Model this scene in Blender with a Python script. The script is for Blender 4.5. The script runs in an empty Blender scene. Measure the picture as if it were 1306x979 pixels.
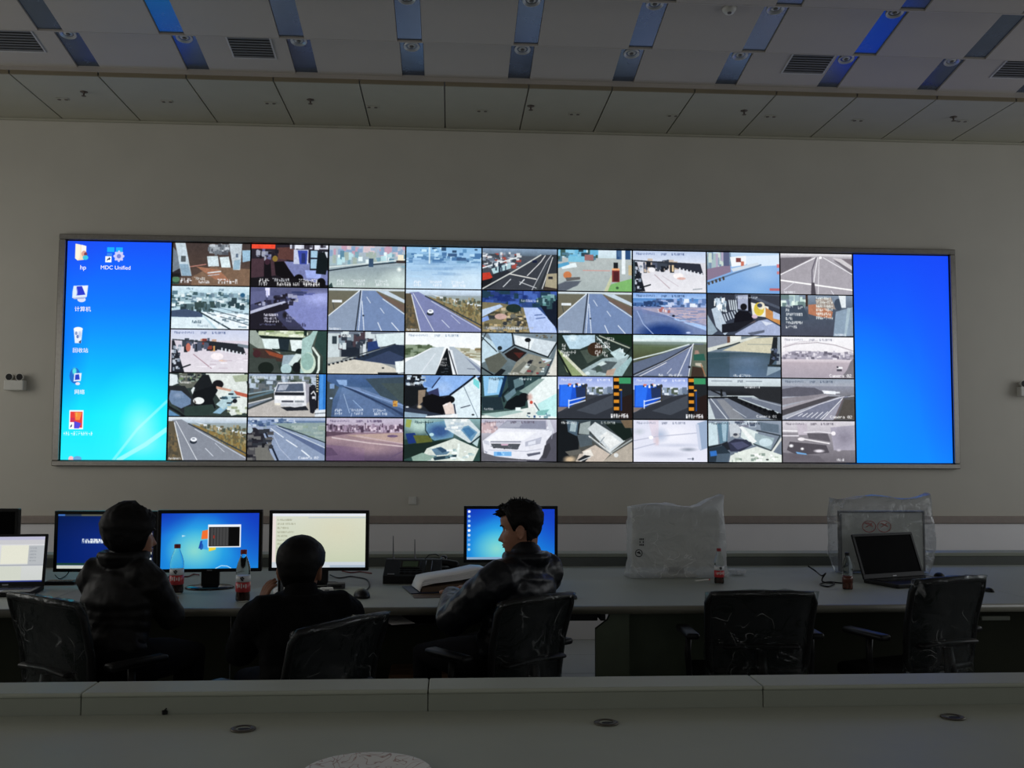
import bpy, bmesh, math, random
import numpy as np
from mathutils import Vector, Matrix, noise
PI = math.pi
C = bpy.context.scene.collection
scene = bpy.context.scene

# ---------------------------------------------------------------- camera, world, lights, exposure
F_PX, IMG_W, IMG_H = 1250., 1306, 979
YAW, PITCH, ROLL = -0.0626982, 0.0638263, -0.0046869
EYE = Vector((0, 0, 1.55))
CAM = Matrix.Rotation(YAW, 3, 'Z') @ Matrix.Rotation(PITCH, 3, 'X') @ Matrix.Rotation(ROLL, 3, 'Y')   # columns: right, forward, up
cam_data = bpy.data.cameras.new('camera'); cam = bpy.data.objects.new('camera', cam_data); C.objects.link(cam)
cam_data.sensor_width = 36; cam_data.lens = 36*F_PX/IMG_W; cam_data.clip_end = 100; cam_data.clip_start = .05
r_, f_, u_ = CAM.col[0], CAM.col[1], CAM.col[2]
cam.matrix_world = Matrix(((r_.x, u_.x, -f_.x, EYE.x), (r_.y, u_.y, -f_.y, EYE.y), (r_.z, u_.z, -f_.z, EYE.z), (0, 0, 0, 1)))
scene.camera = cam

world = bpy.data.worlds.new('world'); scene.world = world; world.use_nodes = True
bg = world.node_tree.nodes['Background']; bg.inputs['Color'].default_value = (.85, .9, 1, 1); bg.inputs['Strength'].default_value = .12

scene.view_settings.view_transform = 'Standard'; scene.view_settings.look = 'None'
scene.view_settings.exposure = 0; scene.view_settings.gamma = 1; scene.view_settings.use_curve_mapping = False

def area_light(name, loc, target, sx, sy, power, col):  # daylight through one of the room's windows
    d = bpy.data.lights.new(name, 'AREA'); d.shape = 'RECTANGLE'; d.size, d.size_y, d.energy, d.color = sx, sy, power, col
    o = bpy.data.objects.new(name, d); C.objects.link(o); o.location = loc
    o.rotation_euler = (Vector(target)-Vector(loc)).to_track_quat('-Z', 'Y').to_euler()
    return o
XL, XR, YB, YW, ZC = -5.6, 7.2, -5.0, 8.0, 4.7           # the room
WIN = [('left', y, 2.3) for y in (6.0, 2.6, -1.0)] + [('right', y, 2.3) for y in (6.0, 2.6, -1.0)]
for side, y, w in WIN:
    x = XL+.06 if side == 'left' else XR-.06
    area_light('window_light', (x, y, 2.35), (0, y, 1.3), w-.2, 1.9, 29 if y > 5 else 15, (1, .975, .91) if side == 'left' else (.93, .965, 1))
for x in (-3.2, .8, 4.8): area_light('window_light', (x, YB+.06, 2.35), (x, 0, 2.2), 2.4, 1.9, 11, (.97, .98, 1))

def at(px, py, Y=None, Z=None, X=None):                # the world point a picture position looks at on a given plane
    d = CAM @ Vector(((px-653)/F_PX, 1, -(py-489.5)/F_PX))
    t = (Y-EYE.y)/d.y if Y is not None else (Z-EYE.z)/d.z if Z is not None else (X-EYE.x)/d.x
    return EYE+d*t

# ---------------------------------------------------------------- materials
def nodes(m): return m.node_tree.nodes, m.node_tree.links
def mat(name, col, rough=.5, metal=0., var=.08, scale=14., bump=0., bscale=60., spec=.5, detail=3., coat=0., sheen=0., coords='Object'):
    """a principled surface whose colour and gloss vary a little by procedural noise"""
    m = bpy.data.materials.new(name); m.use_nodes = True
    n, l = nodes(m); p = n['Principled BSDF']
    p.inputs['Roughness'].default_value = rough; p.inputs['Metallic'].default_value = metal; p.inputs['Specular IOR Level'].default_value = spec
    p.inputs['Coat Weight'].default_value = coat; p.inputs['Sheen Weight'].default_value = sheen
    tc = n.new('ShaderNodeTexCoord'); t = n.new('ShaderNodeTexNoise'); t.inputs['Scale'].default_value = scale; t.inputs['Detail'].default_value = detail
    l.new(tc.outputs[coords], t.inputs['Vector'])
    r = n.new('ShaderNodeValToRGB'); a = max(0, 1-var); b = 1+var
    r.color_ramp.elements[0].position = .3; r.color_ramp.elements[1].position = .7
    r.color_ramp.elements[0].color = (*[c*a for c in col], 1); r.color_ramp.elements[1].color = (*[min(1, c*b) for c in col], 1)
    l.new(t.outputs['Fac'], r.inputs['Fac']); l.new(r.outputs['Color'], p.inputs['Base Color'])
    mr = n.new('ShaderNodeMapRange'); mr.inputs['To Min'].default_value = max(.02, rough-.06); mr.inputs['To Max'].default_value = min(1, rough+.06)
    l.new(t.outputs['Fac'], mr.inputs['Value']); l.new(mr.outputs['Result'], p.inputs['Roughness'])
    if bump:
        t2 = n.new('ShaderNodeTexNoise'); t2.inputs['Scale'].default_value = bscale; t2.inputs['Detail'].default_value = 4
        l.new(tc.outputs[coords], t2.inputs['Vector'])
        b_ = n.new('ShaderNodeBump'); b_.inputs['Strength'].default_value = bump; b_.inputs['Distance'].default_value = .004
        l.new(t2.outputs['Fac'], b_.inputs['Height']); l.new(b_.outputs['Normal'], p.inputs['Normal'])
    return m
def film(name, tint=(.9, .92, .92), haze=.12, gloss=.25, rough=.12, bscale=14., bstr=.6, fold_glint=.0):
    """clear or milky plastic film: see-through, with a little haze and wrinkled highlights"""
    m = bpy.data.materials.new(name); m.use_nodes = True
    n, l = nodes(m); n.remove(n['Principled BSDF']); out = n['Material Output']
    tr = n.new('ShaderNodeBsdfTransparent'); tr.inputs['Color'].default_value = (*tint, 1)
    di = n.new('ShaderNodeBsdfDiffuse'); di.inputs['Color'].default_value = (.85, .86, .86, 1)
    tl = n.new('ShaderNodeBsdfTranslucent'); tl.inputs['Color'].default_value = (.85, .86, .86, 1)
    gl = n.new('ShaderNodeBsdfGlossy'); gl.inputs['Roughness'].default_value = rough
    tc = n.new('ShaderNodeTexCoord'); t = n.new('ShaderNodeTexNoise'); t.inputs['Scale'].default_value = bscale; t.inputs['Detail'].default_value = 3; t.inputs['Distortion'].default_value = 1.5
    l.new(tc.outputs['Object'], t.inputs['Vector'])
    b = n.new('ShaderNodeBump'); b.inputs['Strength'].default_value = bstr; b.inputs['Distance'].default_value = .02
    l.new(t.outputs['Fac'], b.inputs['Height'])
    for s in (di, tl, gl): l.new(b.outputs['Normal'], s.inputs['Normal'])
    a0 = n.new('ShaderNodeMixShader'); a0.inputs[0].default_value = .4; l.new(di.outputs[0], a0.inputs[1]); l.new(tl.outputs[0], a0.inputs[2])
    a1 = n.new('ShaderNodeMixShader'); a1.inputs[0].default_value = haze; l.new(tr.outputs[0], a1.inputs[1]); l.new(a0.outputs[0], a1.inputs[2])
    oi = n.new('ShaderNodeObjectInfo'); sh = n.new('ShaderNodeVectorMath'); sh.operation = 'MULTIPLY_ADD'; sh.inputs[1].default_value = (31, 17, 23)   # each film its own folds
    l.new(oi.outputs['Random'], sh.inputs[0]); l.new(tc.outputs['Object'], sh.inputs[2]); vec = sh.outputs[0]; l.new(vec, t.inputs['Vector'])
    if fold_glint:                                          # whitened fold lines: highlights on the film painted into its haze
        def ridge(sc, dist, wid):
            q = n.new('ShaderNodeTexNoise'); q.inputs['Scale'].default_value = sc; q.inputs['Detail'].default_value = 1.5; q.inputs['Distortion'].default_value = dist; l.new(vec, q.inputs['Vector'])
            s_ = n.new('ShaderNodeMath'); s_.operation = 'SUBTRACT'; s_.inputs[1].default_value = .5; l.new(q.outputs['Fac'], s_.inputs[0])
            a_ = n.new('ShaderNodeMath'); a_.operation = 'ABSOLUTE'; l.new(s_.outputs[0], a_.inputs[0])
            r_ = n.new('ShaderNodeMapRange'); r_.inputs['From Max'].default_value = wid; r_.inputs['To Min'].default_value = 1; r_.inputs['To Max'].default_value = 0; l.new(a_.outputs[0], r_.inputs['Value']); return r_
        r1 = ridge(7, .8, .012); k_ = n.new('ShaderNodeTexNoise'); k_.inputs['Scale'].default_value = 6; l.new(vec, k_.inputs['Vector'])
        m_ = n.new('ShaderNodeMapRange'); m_.inputs['From Min'].default_value = .52; m_.inputs['From Max'].default_value = .62; l.new(k_.outputs['Fac'], m_.inputs['Value'])
        x1 = n.new('ShaderNodeMath'); x1.operation = 'MULTIPLY'; l.new(r1.outputs[0], x1.inputs[0]); l.new(m_.outputs[0], x1.inputs[1])
        x2 = n.new('ShaderNodeMath'); x2.operation = 'MULTIPLY_ADD'; x2.inputs[1].default_value = fold_glint; x2.inputs[2].default_value = haze; x2.use_clamp = True; l.new(x1.outputs[0], x2.inputs[0]); l.new(x2.outputs[0], a1.inputs[0])
    lw = n.new('ShaderNodeLayerWeight'); lw.inputs['Blend'].default_value = .25; l.new(b.outputs['Normal'], lw.inputs['Normal'])
    mu = n.new('ShaderNodeMath'); mu.operation = 'MULTIPLY_ADD'; mu.inputs[1].default_value = gloss; mu.inputs[2].default_value = gloss*.12; l.new(lw.outputs['Fresnel'], mu.inputs[0])
    a2 = n.new('ShaderNodeMixShader'); l.new(mu.outputs[0], a2.inputs[0]); l.new(a1.outputs[0], a2.inputs[1]); l.new(gl.outputs[0], a2.inputs[2])
    l.new(a2.outputs[0], out.inputs['Surface'])
    return m
def screen_mat(name, image, strength=1.):
    m = bpy.data.materials.new(name); m.use_nodes = True
    n, l = nodes(m); p = n['Principled BSDF']
    t = n.new('ShaderNodeTexImage'); t.image = image; t.extension = 'EXTEND'
    p.inputs['Base Color'].default_value = (.01, .01, .012, 1); p.inputs['Roughness'].default_value = .5; p.inputs['Specular IOR Level'].default_value = .1
    l.new(t.outputs['Color'], p.inputs['Emission Color']); p.inputs['Emission Strength'].default_value = strength
    return m
def glow(name, col, strength=1.):
    m = bpy.data.materials.new(name); m.use_nodes = True
    p = m.node_tree.nodes['Principled BSDF']; p.inputs['Base Color'].default_value = (0, 0, 0, 1)
    p.inputs['Emission Color'].default_value = (*col, 1); p.inputs['Emission Strength'].default_value = strength
    return m
def clear_plastic(name, col=(.9, .95, .93)):
    m = bpy.data.materials.new(name); m.use_nodes = True
    p = m.node_tree.nodes['Principled BSDF']; p.inputs['Base Color'].default_value = (*col, 1); p.inputs['Roughness'].default_value = .06
    p.inputs['Transmission Weight'].default_value = 1; p.inputs['IOR'].default_value = 1.15
    return m

# ---------------------------------------------------------------- mesh helpers
def link(name, me, m, parent=None):
    o = bpy.data.objects.new(name, me); C.objects.link(o)
    if m is not None and not me.materials: me.materials.append(m)
    if parent is not None: o.parent = parent
    return o
def obj(name, bm, m, parent=None, smooth=False):
    me = bpy.data.meshes.new(name); bmesh.ops.recalc_face_normals(bm, faces=bm.faces); bm.to_mesh(me); bm.free()
    if smooth: me.shade_smooth()
    return link(name, me, m, parent)
def tag(o, label=None, cat=None, group=None, kind=None):
    if label: o['label'] = label
    if cat: o['category'] = cat
    if group: o['group'] = group
    if kind: o['kind'] = kind
    return o
def thing(name, label, cat, loc=(0, 0, 0), rz=0., group=None):
    o = bpy.data.objects.new(name, None); C.objects.link(o); o.location = loc; o.rotation_euler = (0, 0, rz); o.empty_display_size = .1
    return tag(o, label, cat, group)
def dup(root, loc, rz, label):
    """a copy of a thing with copies of its parts and sub-parts; meshes are shared"""
    r = root.copy(); C.objects.link(r); r.location = loc; r.rotation_euler = (0, 0, rz); r['label'] = label
    for ch in list(root.children):
        c = ch.copy(); C.objects.link(c); c.parent = r
        for g in list(ch.children):
            d = g.copy(); C.objects.link(d); d.parent = c
    return r
def BM(): return bmesh.new()
def box(bm, x0, x1, y0, y1, z0, z1, bev=0., seg=1, M=None):
    r = bmesh.ops.create_cube(bm, size=1)
    vs = r['verts']
    for v in vs: v.co = Vector(((x0+x1)/2+v.co.x*(x1-x0), (y0+y1)/2+v.co.y*(y1-y0), (z0+z1)/2+v.co.z*(z1-z0)))
    if bev:
        es = list({e for v in vs for e in v.link_edges})
        vs = list({v for f in bmesh.ops.bevel(bm, geom=es, offset=bev, segments=seg, profile=.5, affect='EDGES')['faces'] for v in f.verts} | {v for v in vs if v.is_valid})
    if M is not None: bmesh.ops.transform(bm, matrix=M, verts=vs)
    return bm
def frame_for(d):
    d = d.normalized(); a = Vector((0, 0, 1)) if abs(d.z) < .9 else Vector((1, 0, 0))
    s = d.cross(a).normalized(); return s, s.cross(d).normalized()
def tube(bm, pts, rad, seg=10, cap=True, side=None):
    """a swept tube; rad is one number, one per point, or pairs (across, along-up) per point"""
    pts = [Vector(p) for p in pts]; n = len(pts)
    if not hasattr(rad, '__len__'): rad = [rad]*n
    rings = []; ps = None
    for i, p in enumerate(pts):
        d = (pts[min(i+1, n-1)]-pts[max(i-1, 0)]).normalized()
        if ps is None:
            if side is not None: ps = (Vector(side)-d*d.dot(Vector(side))).normalized()
            else: ps = frame_for(d)[0]
        else: ps = (ps-d*d.dot(ps)).normalized()
        q = d.cross(ps)
        ra, rb = rad[i] if hasattr(rad[i], '__len__') else (rad[i], rad[i])
        rings.append([bm.verts.new(p+ps*(ra*math.cos(2*PI*k/seg))+q*(rb*math.sin(2*PI*k/seg))) for k in range(seg)])
    for a, b in zip(rings, rings[1:]):
        for k in range(seg): bm.faces.new((a[k], a[(k+1) % seg], b[(k+1) % seg], b[k]))
    if cap: bm.faces.new(rings[0][::-1]); bm.faces.new(rings[-1])
    return bm
def round_tube(bm, pts, rad, seg=16, side=None):
    """a tube with domed ends, for limbs"""
    pts = [Vector(p) for p in pts]
    if not hasattr(rad, '__len__'): rad = [rad]*len(pts)
    rad = [r if hasattr(r, '__len__') else (r, r) for r in rad]
    out, rr = [], []
    d0 = (pts[0]-pts[1]).normalized(); d1 = (pts[-1]-pts[-2]).normalized()
    for t in (85, 60, 30): m = min(rad[0]); out.append(pts[0]+d0*m*math.sin(math.radians(t))); rr.append(tuple(r*math.cos(math.radians(t)) for r in rad[0]))
    out += pts; rr += rad
    for t in (30, 60, 85): m = min(rad[-1]); out.append(pts[-1]+d1*m*math.sin(math.radians(t))); rr.append(tuple(r*math.cos(math.radians(t)) for r in rad[-1]))
    return tube(bm, out, rr, seg, True, side)
def lathe(bm, prof, seg=24, cx=0., cy=0., z=0.):
    rings = [[bm.verts.new((cx+max(r, 1e-4)*math.cos(2*PI*k/seg), cy+max(r, 1e-4)*math.sin(2*PI*k/seg), z+h)) for k in range(seg)] for r, h in prof]
    for a, b in zip(rings, rings[1:]):
        for k in range(seg): bm.faces.new((a[k], a[(k+1) % seg], b[(k+1) % seg], b[k]))
    bm.faces.new(rings[0][::-1]); bm.faces.new(rings[-1])
    return bm
def prism(bm, outline, d0, d1, axis='Y'):
    """extrude a 2D outline; axis Y takes (x, z), axis Z takes (x, y), axis X takes (y, z)"""
    def P(a, b, d): return {'Y': (a, d, b), 'Z': (a, b, d), 'X': (d, a, b)}[axis]
    A = [bm.verts.new(P(a, b, d0)) for a, b in outline]; B = [bm.verts.new(P(a, b, d1)) for a, b in outline]
    n = len(A)
    for k in range(n): bm.faces.new((A[k], A[(k+1) % n], B[(k+1) % n], B[k]))
    bm.faces.new(A[::-1]); bm.faces.new(B)
    return bm
def round_rect(x0, x1, z0, z1, r, n=5):
    out = []
    for cx, cz, a0 in ((x1-r, z1-r, 0), (x0+r, z1-r, 90), (x0+r, z0+r, 180), (x1-r, z0+r, 270)):
        out += [(cx+r*math.cos(math.radians(a0+90*k/n)), cz+r*math.sin(math.radians(a0+90*k/n))) for k in range(n+1)]
    return out
def quad_uv(name, p, m, parent=None, uv=(0, 0, 1, 1)):
    """one rectangle from four points (bottom-left, bottom-right, top-right, top-left)"""
    me = bpy.data.meshes.new(name); me.from_pydata([tuple(v) for v in p], [], [(0, 1, 2, 3)])
    l = me.uv_layers.new(name='UVMap'); u0, v0, u1, v1 = uv
    for k, c in enumerate(((u0, v0), (u1, v0), (u1, v1), (u0, v1))): l.data[k].uv = c
    return link(name, me, m, parent)
def text_mesh(name, body, size, m, parent, M, align='CENTER'):
    cu = bpy.data.curves.new(name, 'FONT'); cu.body = body; cu.size = size; cu.align_x = align; cu.extrude = .0006
    to = bpy.data.objects.new(name, cu); C.objects.link(to)
    dg = bpy.context.evaluated_depsgraph_get(); me = bpy.data.meshes.new_from_object(to.evaluated_get(dg))
    bpy.data.objects.remove(to); bpy.data.curves.remove(cu)
    me.name = name; me.materials.clear(); me.transform(M)
    return link(name, me, m, parent)
def wrinkle(bm, amp, freq, seed=0., axis=None):
    for v in bm.verts:
        d = noise.noise_vector(v.co*freq+Vector((seed, seed*.7, -seed)))
        d2 = noise.noise_vector(v.co*freq*2.3+Vector((-seed, seed, seed*.3)))*.45
        d = (d+d2)*amp
        if axis is not None: d = Vector([a*b for a, b in zip(d, axis)])
        v.co += d
    return bm
# ---------------------------------------------------------------- screen pictures, drawn in code
class Canvas:
    """A small painter in unit coordinates (0..1, y downwards) for what the screens show."""
    def __init__(s, w, h, ss=2):
        s.w, s.h, s.ss = w, h, ss
        W, H = w*ss, h*ss
        s.a = np.zeros((H, W, 3), np.float32)
        s.X, s.Y = np.meshgrid((np.arange(W)+.5)/W, (np.arange(H)+.5)/H)
        s.asp = w/h
        s.rng = np.random.RandomState(7)
    @staticmethod
    def col(c):
        return np.array([int(c[i:i+2], 16)/255 for i in (0, 2, 4)], np.float32), (int(c[6:8], 16)/255 if len(c) > 6 else 1.)
    def mix(s, m, c):
        rgb, al = s.col(c)
        m = (m*al)[..., None]
        s.a += (rgb-s.a)*m
    def G(s, c0, c1, y0=0, y1=1):
        a, b = s.col(c0)[0], s.col(c1)[0]
        t = np.clip((s.Y-y0)/(y1-y0), 0, 1)[..., None]
        k = (s.Y >= y0) & (s.Y <= y1)
        s.a[k] = (a+(b-a)*t)[k]
    def P(s, c, *p):
        inside = np.zeros(s.X.shape, bool)
        n = len(p)//2
        for i in range(n):
            x0, y0 = p[2*i], p[2*i+1]; x1, y1 = p[(2*i+2) % (2*n)], p[(2*i+3) % (2*n)]
            if y0 == y1: continue
            k = (s.Y < y0) != (s.Y < y1)
            inside ^= k & (s.X < (x1-x0)*(s.Y-y0)/(y1-y0)+x0)
        s.mix(inside.astype(np.float32), c)
    def R(s, c, x0, y0, x1, y1):
        s.mix(((s.X >= x0) & (s.X < x1) & (s.Y >= y0) & (s.Y < y1)).astype(np.float32), c)
    def E(s, c, cx, cy, rx, ry, soft=0.):
        d = np.sqrt(((s.X-cx)/rx)**2+((s.Y-cy)/ry)**2)
        s.mix((d < 1).astype(np.float32) if soft == 0 else np.clip((1-d)/soft, 0, 1), c)
    def L(s, c, w, *p):
        m = np.zeros(s.X.shape, np.float32)
        for i in range(0, len(p)-2, 2):
            x0, y0, x1, y1 = p[i:i+4]
            dx, dy = (x1-x0)*s.asp, y1-y0
            t = np.clip(((s.X-x0)*s.asp*dx+(s.Y-y0)*dy)/(dx*dx+dy*dy+1e-9), 0, 1)
            d = np.hypot((s.X-x0)*s.asp-t*dx, s.Y-y0-t*dy)
            m = np.maximum(m, (d < w/2))
        s.mix(m, c)
    def S(s, n, x0, y0, x1, y1, sw, sh, cols, seed=1):
        r = np.random.RandomState(seed)
        H, W = s.X.shape
        for i in range(n):
            x = x0+(x1-x0)*r.rand(); y = y0+(y1-y0)*r.rand()
            w = sw*(.4+r.rand()); h = sh*(.4+r.rand())
            rgb, al = s.col(cols[r.randint(len(cols))])
            a, b, c, d = int(max(0, x-w/2)*W), int(min(1, x+w/2)*W)+1, int(max(0, y-h/2)*H), int(min(1, y+h/2)*H)+1
            s.a[c:d, a:b] += (rgb-s.a[c:d, a:b])*al
    def W(s, c, x, y, h, n, seed=3):
        """a run of n caption characters too blurred to read"""
        r = np.random.RandomState(seed)
        cw = h*.62/s.asp
        for i in range(n):
            for k in range(3):
                if r.rand() < .8: s.R(c, x+i*cw+k*cw*.26, y+h*.5*(r.rand() < .35), x+i*cw+k*cw*.26+cw*.17, y+h*(.5+.5*(r.rand() < .75)))
            for k in range(2):
                if r.rand() < .75: s.R(c, x+i*cw, y+h*(0, .42, .84)[r.randint(3)], x+i*cw+cw*.72, y+h*((0, .42, .84)[r.randint(3)]*0+.16)+h*.0) if k == 0 else s.R(c, x+i*cw, y+h*.42, x+i*cw+cw*.7, y+h*.58)
    G57 = {'C': (14, 17, 16, 16, 16, 17, 14), 'a': (0, 0, 14, 1, 15, 17, 15), 'm': (0, 0, 26, 21, 21, 21, 21), 'e': (0, 0, 14, 17, 31, 16, 14), 'r': (0, 0, 22, 25, 16, 16, 16),
           '0': (14, 17, 19, 21, 25, 17, 14), '1': (4, 12, 4, 4, 4, 4, 14), '2': (14, 17, 1, 6, 8, 16, 31), '3': (14, 17, 1, 6, 1, 17, 14), ' ': (0,)*7}
    def T(s, c, x, y, h, text):
        cw = h*.86/s.asp
        for i, ch in enumerate(text):
            for r, bits in enumerate(s.G57[ch]):
                for k in range(5):
                    if bits >> (4-k) & 1: s.R(c, x+i*cw+k*cw/6, y+r*h/7, x+i*cw+(k+1)*cw/6+.001, y+(r+1)*h/7)
    def N(s, amt=.05, blur=2):
        if amt:
            amt *= .5
            n = s.rng.randn(s.h, s.w).astype(np.float32)
            n = (n+np.roll(n, 1, 0)+np.roll(n, 1, 1))/2
            s.a *= (1+amt*np.repeat(np.repeat(n, s.ss, 0), s.ss, 1))[..., None]
            for q in (6, 12) if amt >= .015 else ():                           # soft mottling, as a camera sees real ground and walls
                n = s.rng.randn(-(-s.h*s.ss//q)+1, -(-s.w*s.ss//q)+1).astype(np.float32)
                n = (n+np.roll(n, 1, 0)+np.roll(n, 1, 1)+np.roll(np.roll(n, 1, 0), 1, 1))/4
                s.a *= (1+.9*amt*np.repeat(np.repeat(n, q, 0), q, 1)[:s.a.shape[0], :s.a.shape[1]])[..., None]
        for _ in range(blur):
            for ax in (0, 1):
                p = np.concatenate([s.a.take([0], ax), s.a, s.a.take([-1], ax)], ax)
                s.a = (p.take(range(0, p.shape[ax]-2), ax)+p.take(range(1, p.shape[ax]-1), ax)+p.take(range(2, p.shape[ax]), ax))/3
    def done(s):
        a = s.a.reshape(s.h, s.ss, s.w, s.ss, 3).mean((1, 3))
        return np.clip(a, 0, 1)
    def run(s, ops):
        if ops[0][0] == 'G': s.a += s.col(ops[0][2])[0]
        for o in ops: getattr(s, o[0])(*o[1:])
        return s

WH = 'f4f8ff'
def cap_top(c='50608c'):                               # the faint caption line along the top of a feed
    return [('W', c, .05, .05, .055, 13, 5), ('W', c, .38, .05, .06, 4, 6), ('W', c, .53, .05, .055, 9, 7)]
def cap_bot(c=WH, y=.82):
    return [('W', c, .11, y, .07, 4, 11), ('W', c, .11, y+.08, .07, 4, 12), ('W', c, .3, y, .065, 8, 13), ('W', c, .36, y+.08, .065, 5, 14), ('W', c, .6, y, .07, 7, 15), ('W', c, .62, y+.08, .07, 7, 16)]
def straight_road(vx, sign, tint='8c9cb4', r='748ab2'):   # a motorway seen from a gantry, running straight away
    return [('G', 'dfeaf2', 'b8c4c8', 0, .06), ('G', '6a6a5c', '6e6450', .06, 1),
            ('P', tint, vx-.02, .05, vx, .05, vx-.05, 1, 0, 1, 0, .66), ('P', r, vx, .05, vx+.18, .05, 1, .58, 1, 1, vx-.05, 1),
            ('P', 'c4d4e2', vx+.2, .05, vx+.35, .06, 1, .26, 1, .34), ('P', '6e5e54', vx+.2, .08, 1, .38, 1, .56, vx+.28, .22),
            ('L', 'e8f0f6', .022, 0, .66, vx-.02, .05), ('L', '2c3442', .03, vx-.01, .06, vx-.07, 1), ('L', 'dfe8f4', .018, vx+.005, .06, vx-.03, 1),
            ('L', 'dfe8f4', .02, vx+.01, .3, vx+.04, 1), ('L', 'e8f0fa', .014, vx+.07, .2, vx+.12, .34), ('L', 'e8f0fa', .02, vx+.22, .8, vx+.27, 1), ('L', 'e8f0fa', .02, vx+.4, .8, vx+.5, 1),
            ('L', 'e8f0fa', .014, vx+.25, .46, vx+.3, .58), ('L', 'd8e4ee', .02, vx+.28, .24, 1, .6), ('E', '28303c', vx+.03, .64, .012, .02)] + \
           ([('R', 'e4ecf2', .05, .28, .18, .34), ('L', '3c4448', .015, .06, .34, .08, .5)] if sign else []) + [('W', WH, .02, .93, .05, 9, 3), ('N', .04)]
def side_road(tint='7c84b0', sky='d8ecff', grass='8a7c58'):  # a motorway bending away to the left with one white car
    return [('G', sky, 'b4c4d4', 0, .14), ('G', '9aa8b0', '8c9884', .14, .4), ('G', grass, '6a5c44', .4, 1),
            ('P', 'dfe8f0', .34, .12, 1, .36, 1, .48, .45, .2), ('S', 130, .4, .22, 1, .62, .03, .07, ['8c8464', '6a6450', '50584c', 'a09474'], 4),
            ('P', grass, .3, .16, 1, .62, 1, .9, .36, .26), ('S', 120, .5, .35, 1, .72, .02, .06, ['94885c', '6c6040', '62624c'], 8),
            ('P', tint, .05, .08, .17, .06, 1, .92, 1, 1, .2, 1), ('P', '5c5444', 0, .1, .07, .1, .19, 1, 0, 1), ('S', 50, 0, .35, .12, 1, .03, .06, ['746448', '4c483c'], 5),
            ('L', 'eef4fa', .02, .08, .14, .2, 1), ('L', '343c44', .028, .26, .16, 1, .84), ('L', 'eef4fa', .014, .1, .1, .38, 1), ('L', 'e8f0fa', .012, .48, .72, .58, .9), ('L', 'e8f0fa', .01, .6, .6, .72, .8), ('L', 'dfe8f4', .012, .34, .28, 1, .95),
            ('E', '28303c', .325, .57, .045, .05), ('E', 'f4f8ff', .33, .52, .04, .05), ('R', '4c5868', .31, .5, .345, .52), ('W', WH, .02, .93, .05, 9, 3), ('N', .04)]
def blue_booth():
    return [('G', '8ca0e0', 'c8d4f4', 0, .3), ('R', '5a6478', 0, .3, 1, 1), ('S', 30, .35, .28, .75, .42, .05, .1, ['8c9cb0', 'dfe8f4', '6c7c94', '505c50'], 3),
            ('P', '30343c', 0, .86, .4, .5, .72, .4, .8, .4, .8, 1, 0, 1), ('P', '444a54', .25, .8, .74, .42, .76, .7, .5, .9), ('P', '3c4048', .0, .7, .4, .42, .55, .44, .1, .8),
            ('P', '1c54d0', .02, .2, .38, .18, .38, .5, .16, .72, .02, .72), ('P', '2c70f0', .04, .2, .2, .2, .16, .7, .03, .7), ('P', '24345c', .24, .25, .38, .24, .38, .48, .25, .5), ('S', 12, .1, .18, .38, .24, .04, .05, ['f4f4f8', 'd87868', '283040'], 4),
            ('L', 'e8f0ff', .022, .15, .58, .38, .48), ('L', 'e8f0ff', .022, .15, .68, .38, .56), ('L', 'e8f0ff', .025, .15, .56, .15, .74), ('L', '3c3830', .03, .38, .18, .38, .56), ('P', '807470', .0, .72, .14, .72, .04, .82, 0, .84),
            ('R', '202428', .74, 0, 1, 1), ('P', '241a18', .84, .5, 1, .4, 1, 1, .82, 1), ('R', '3c9464', .82, .02, .98, .16), ('R', '1c3c7c', .84, .3, .86, .8), ('R', '0c0c10', .75, 0, .82, .92)] + \
           [('R', 'd88c28', .75, .03+.17*k, .82, .11+.17*k) for k in range(5)] + [('R', 'e09c30', .82, .29, .86, .33)] + cap_top('f0f4ff') + [('W', WH, .71, .87, .1, 7, 9), ('W', 'ffffff', .715, .88, .09, 7, 19), ('N', .03)]

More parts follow.
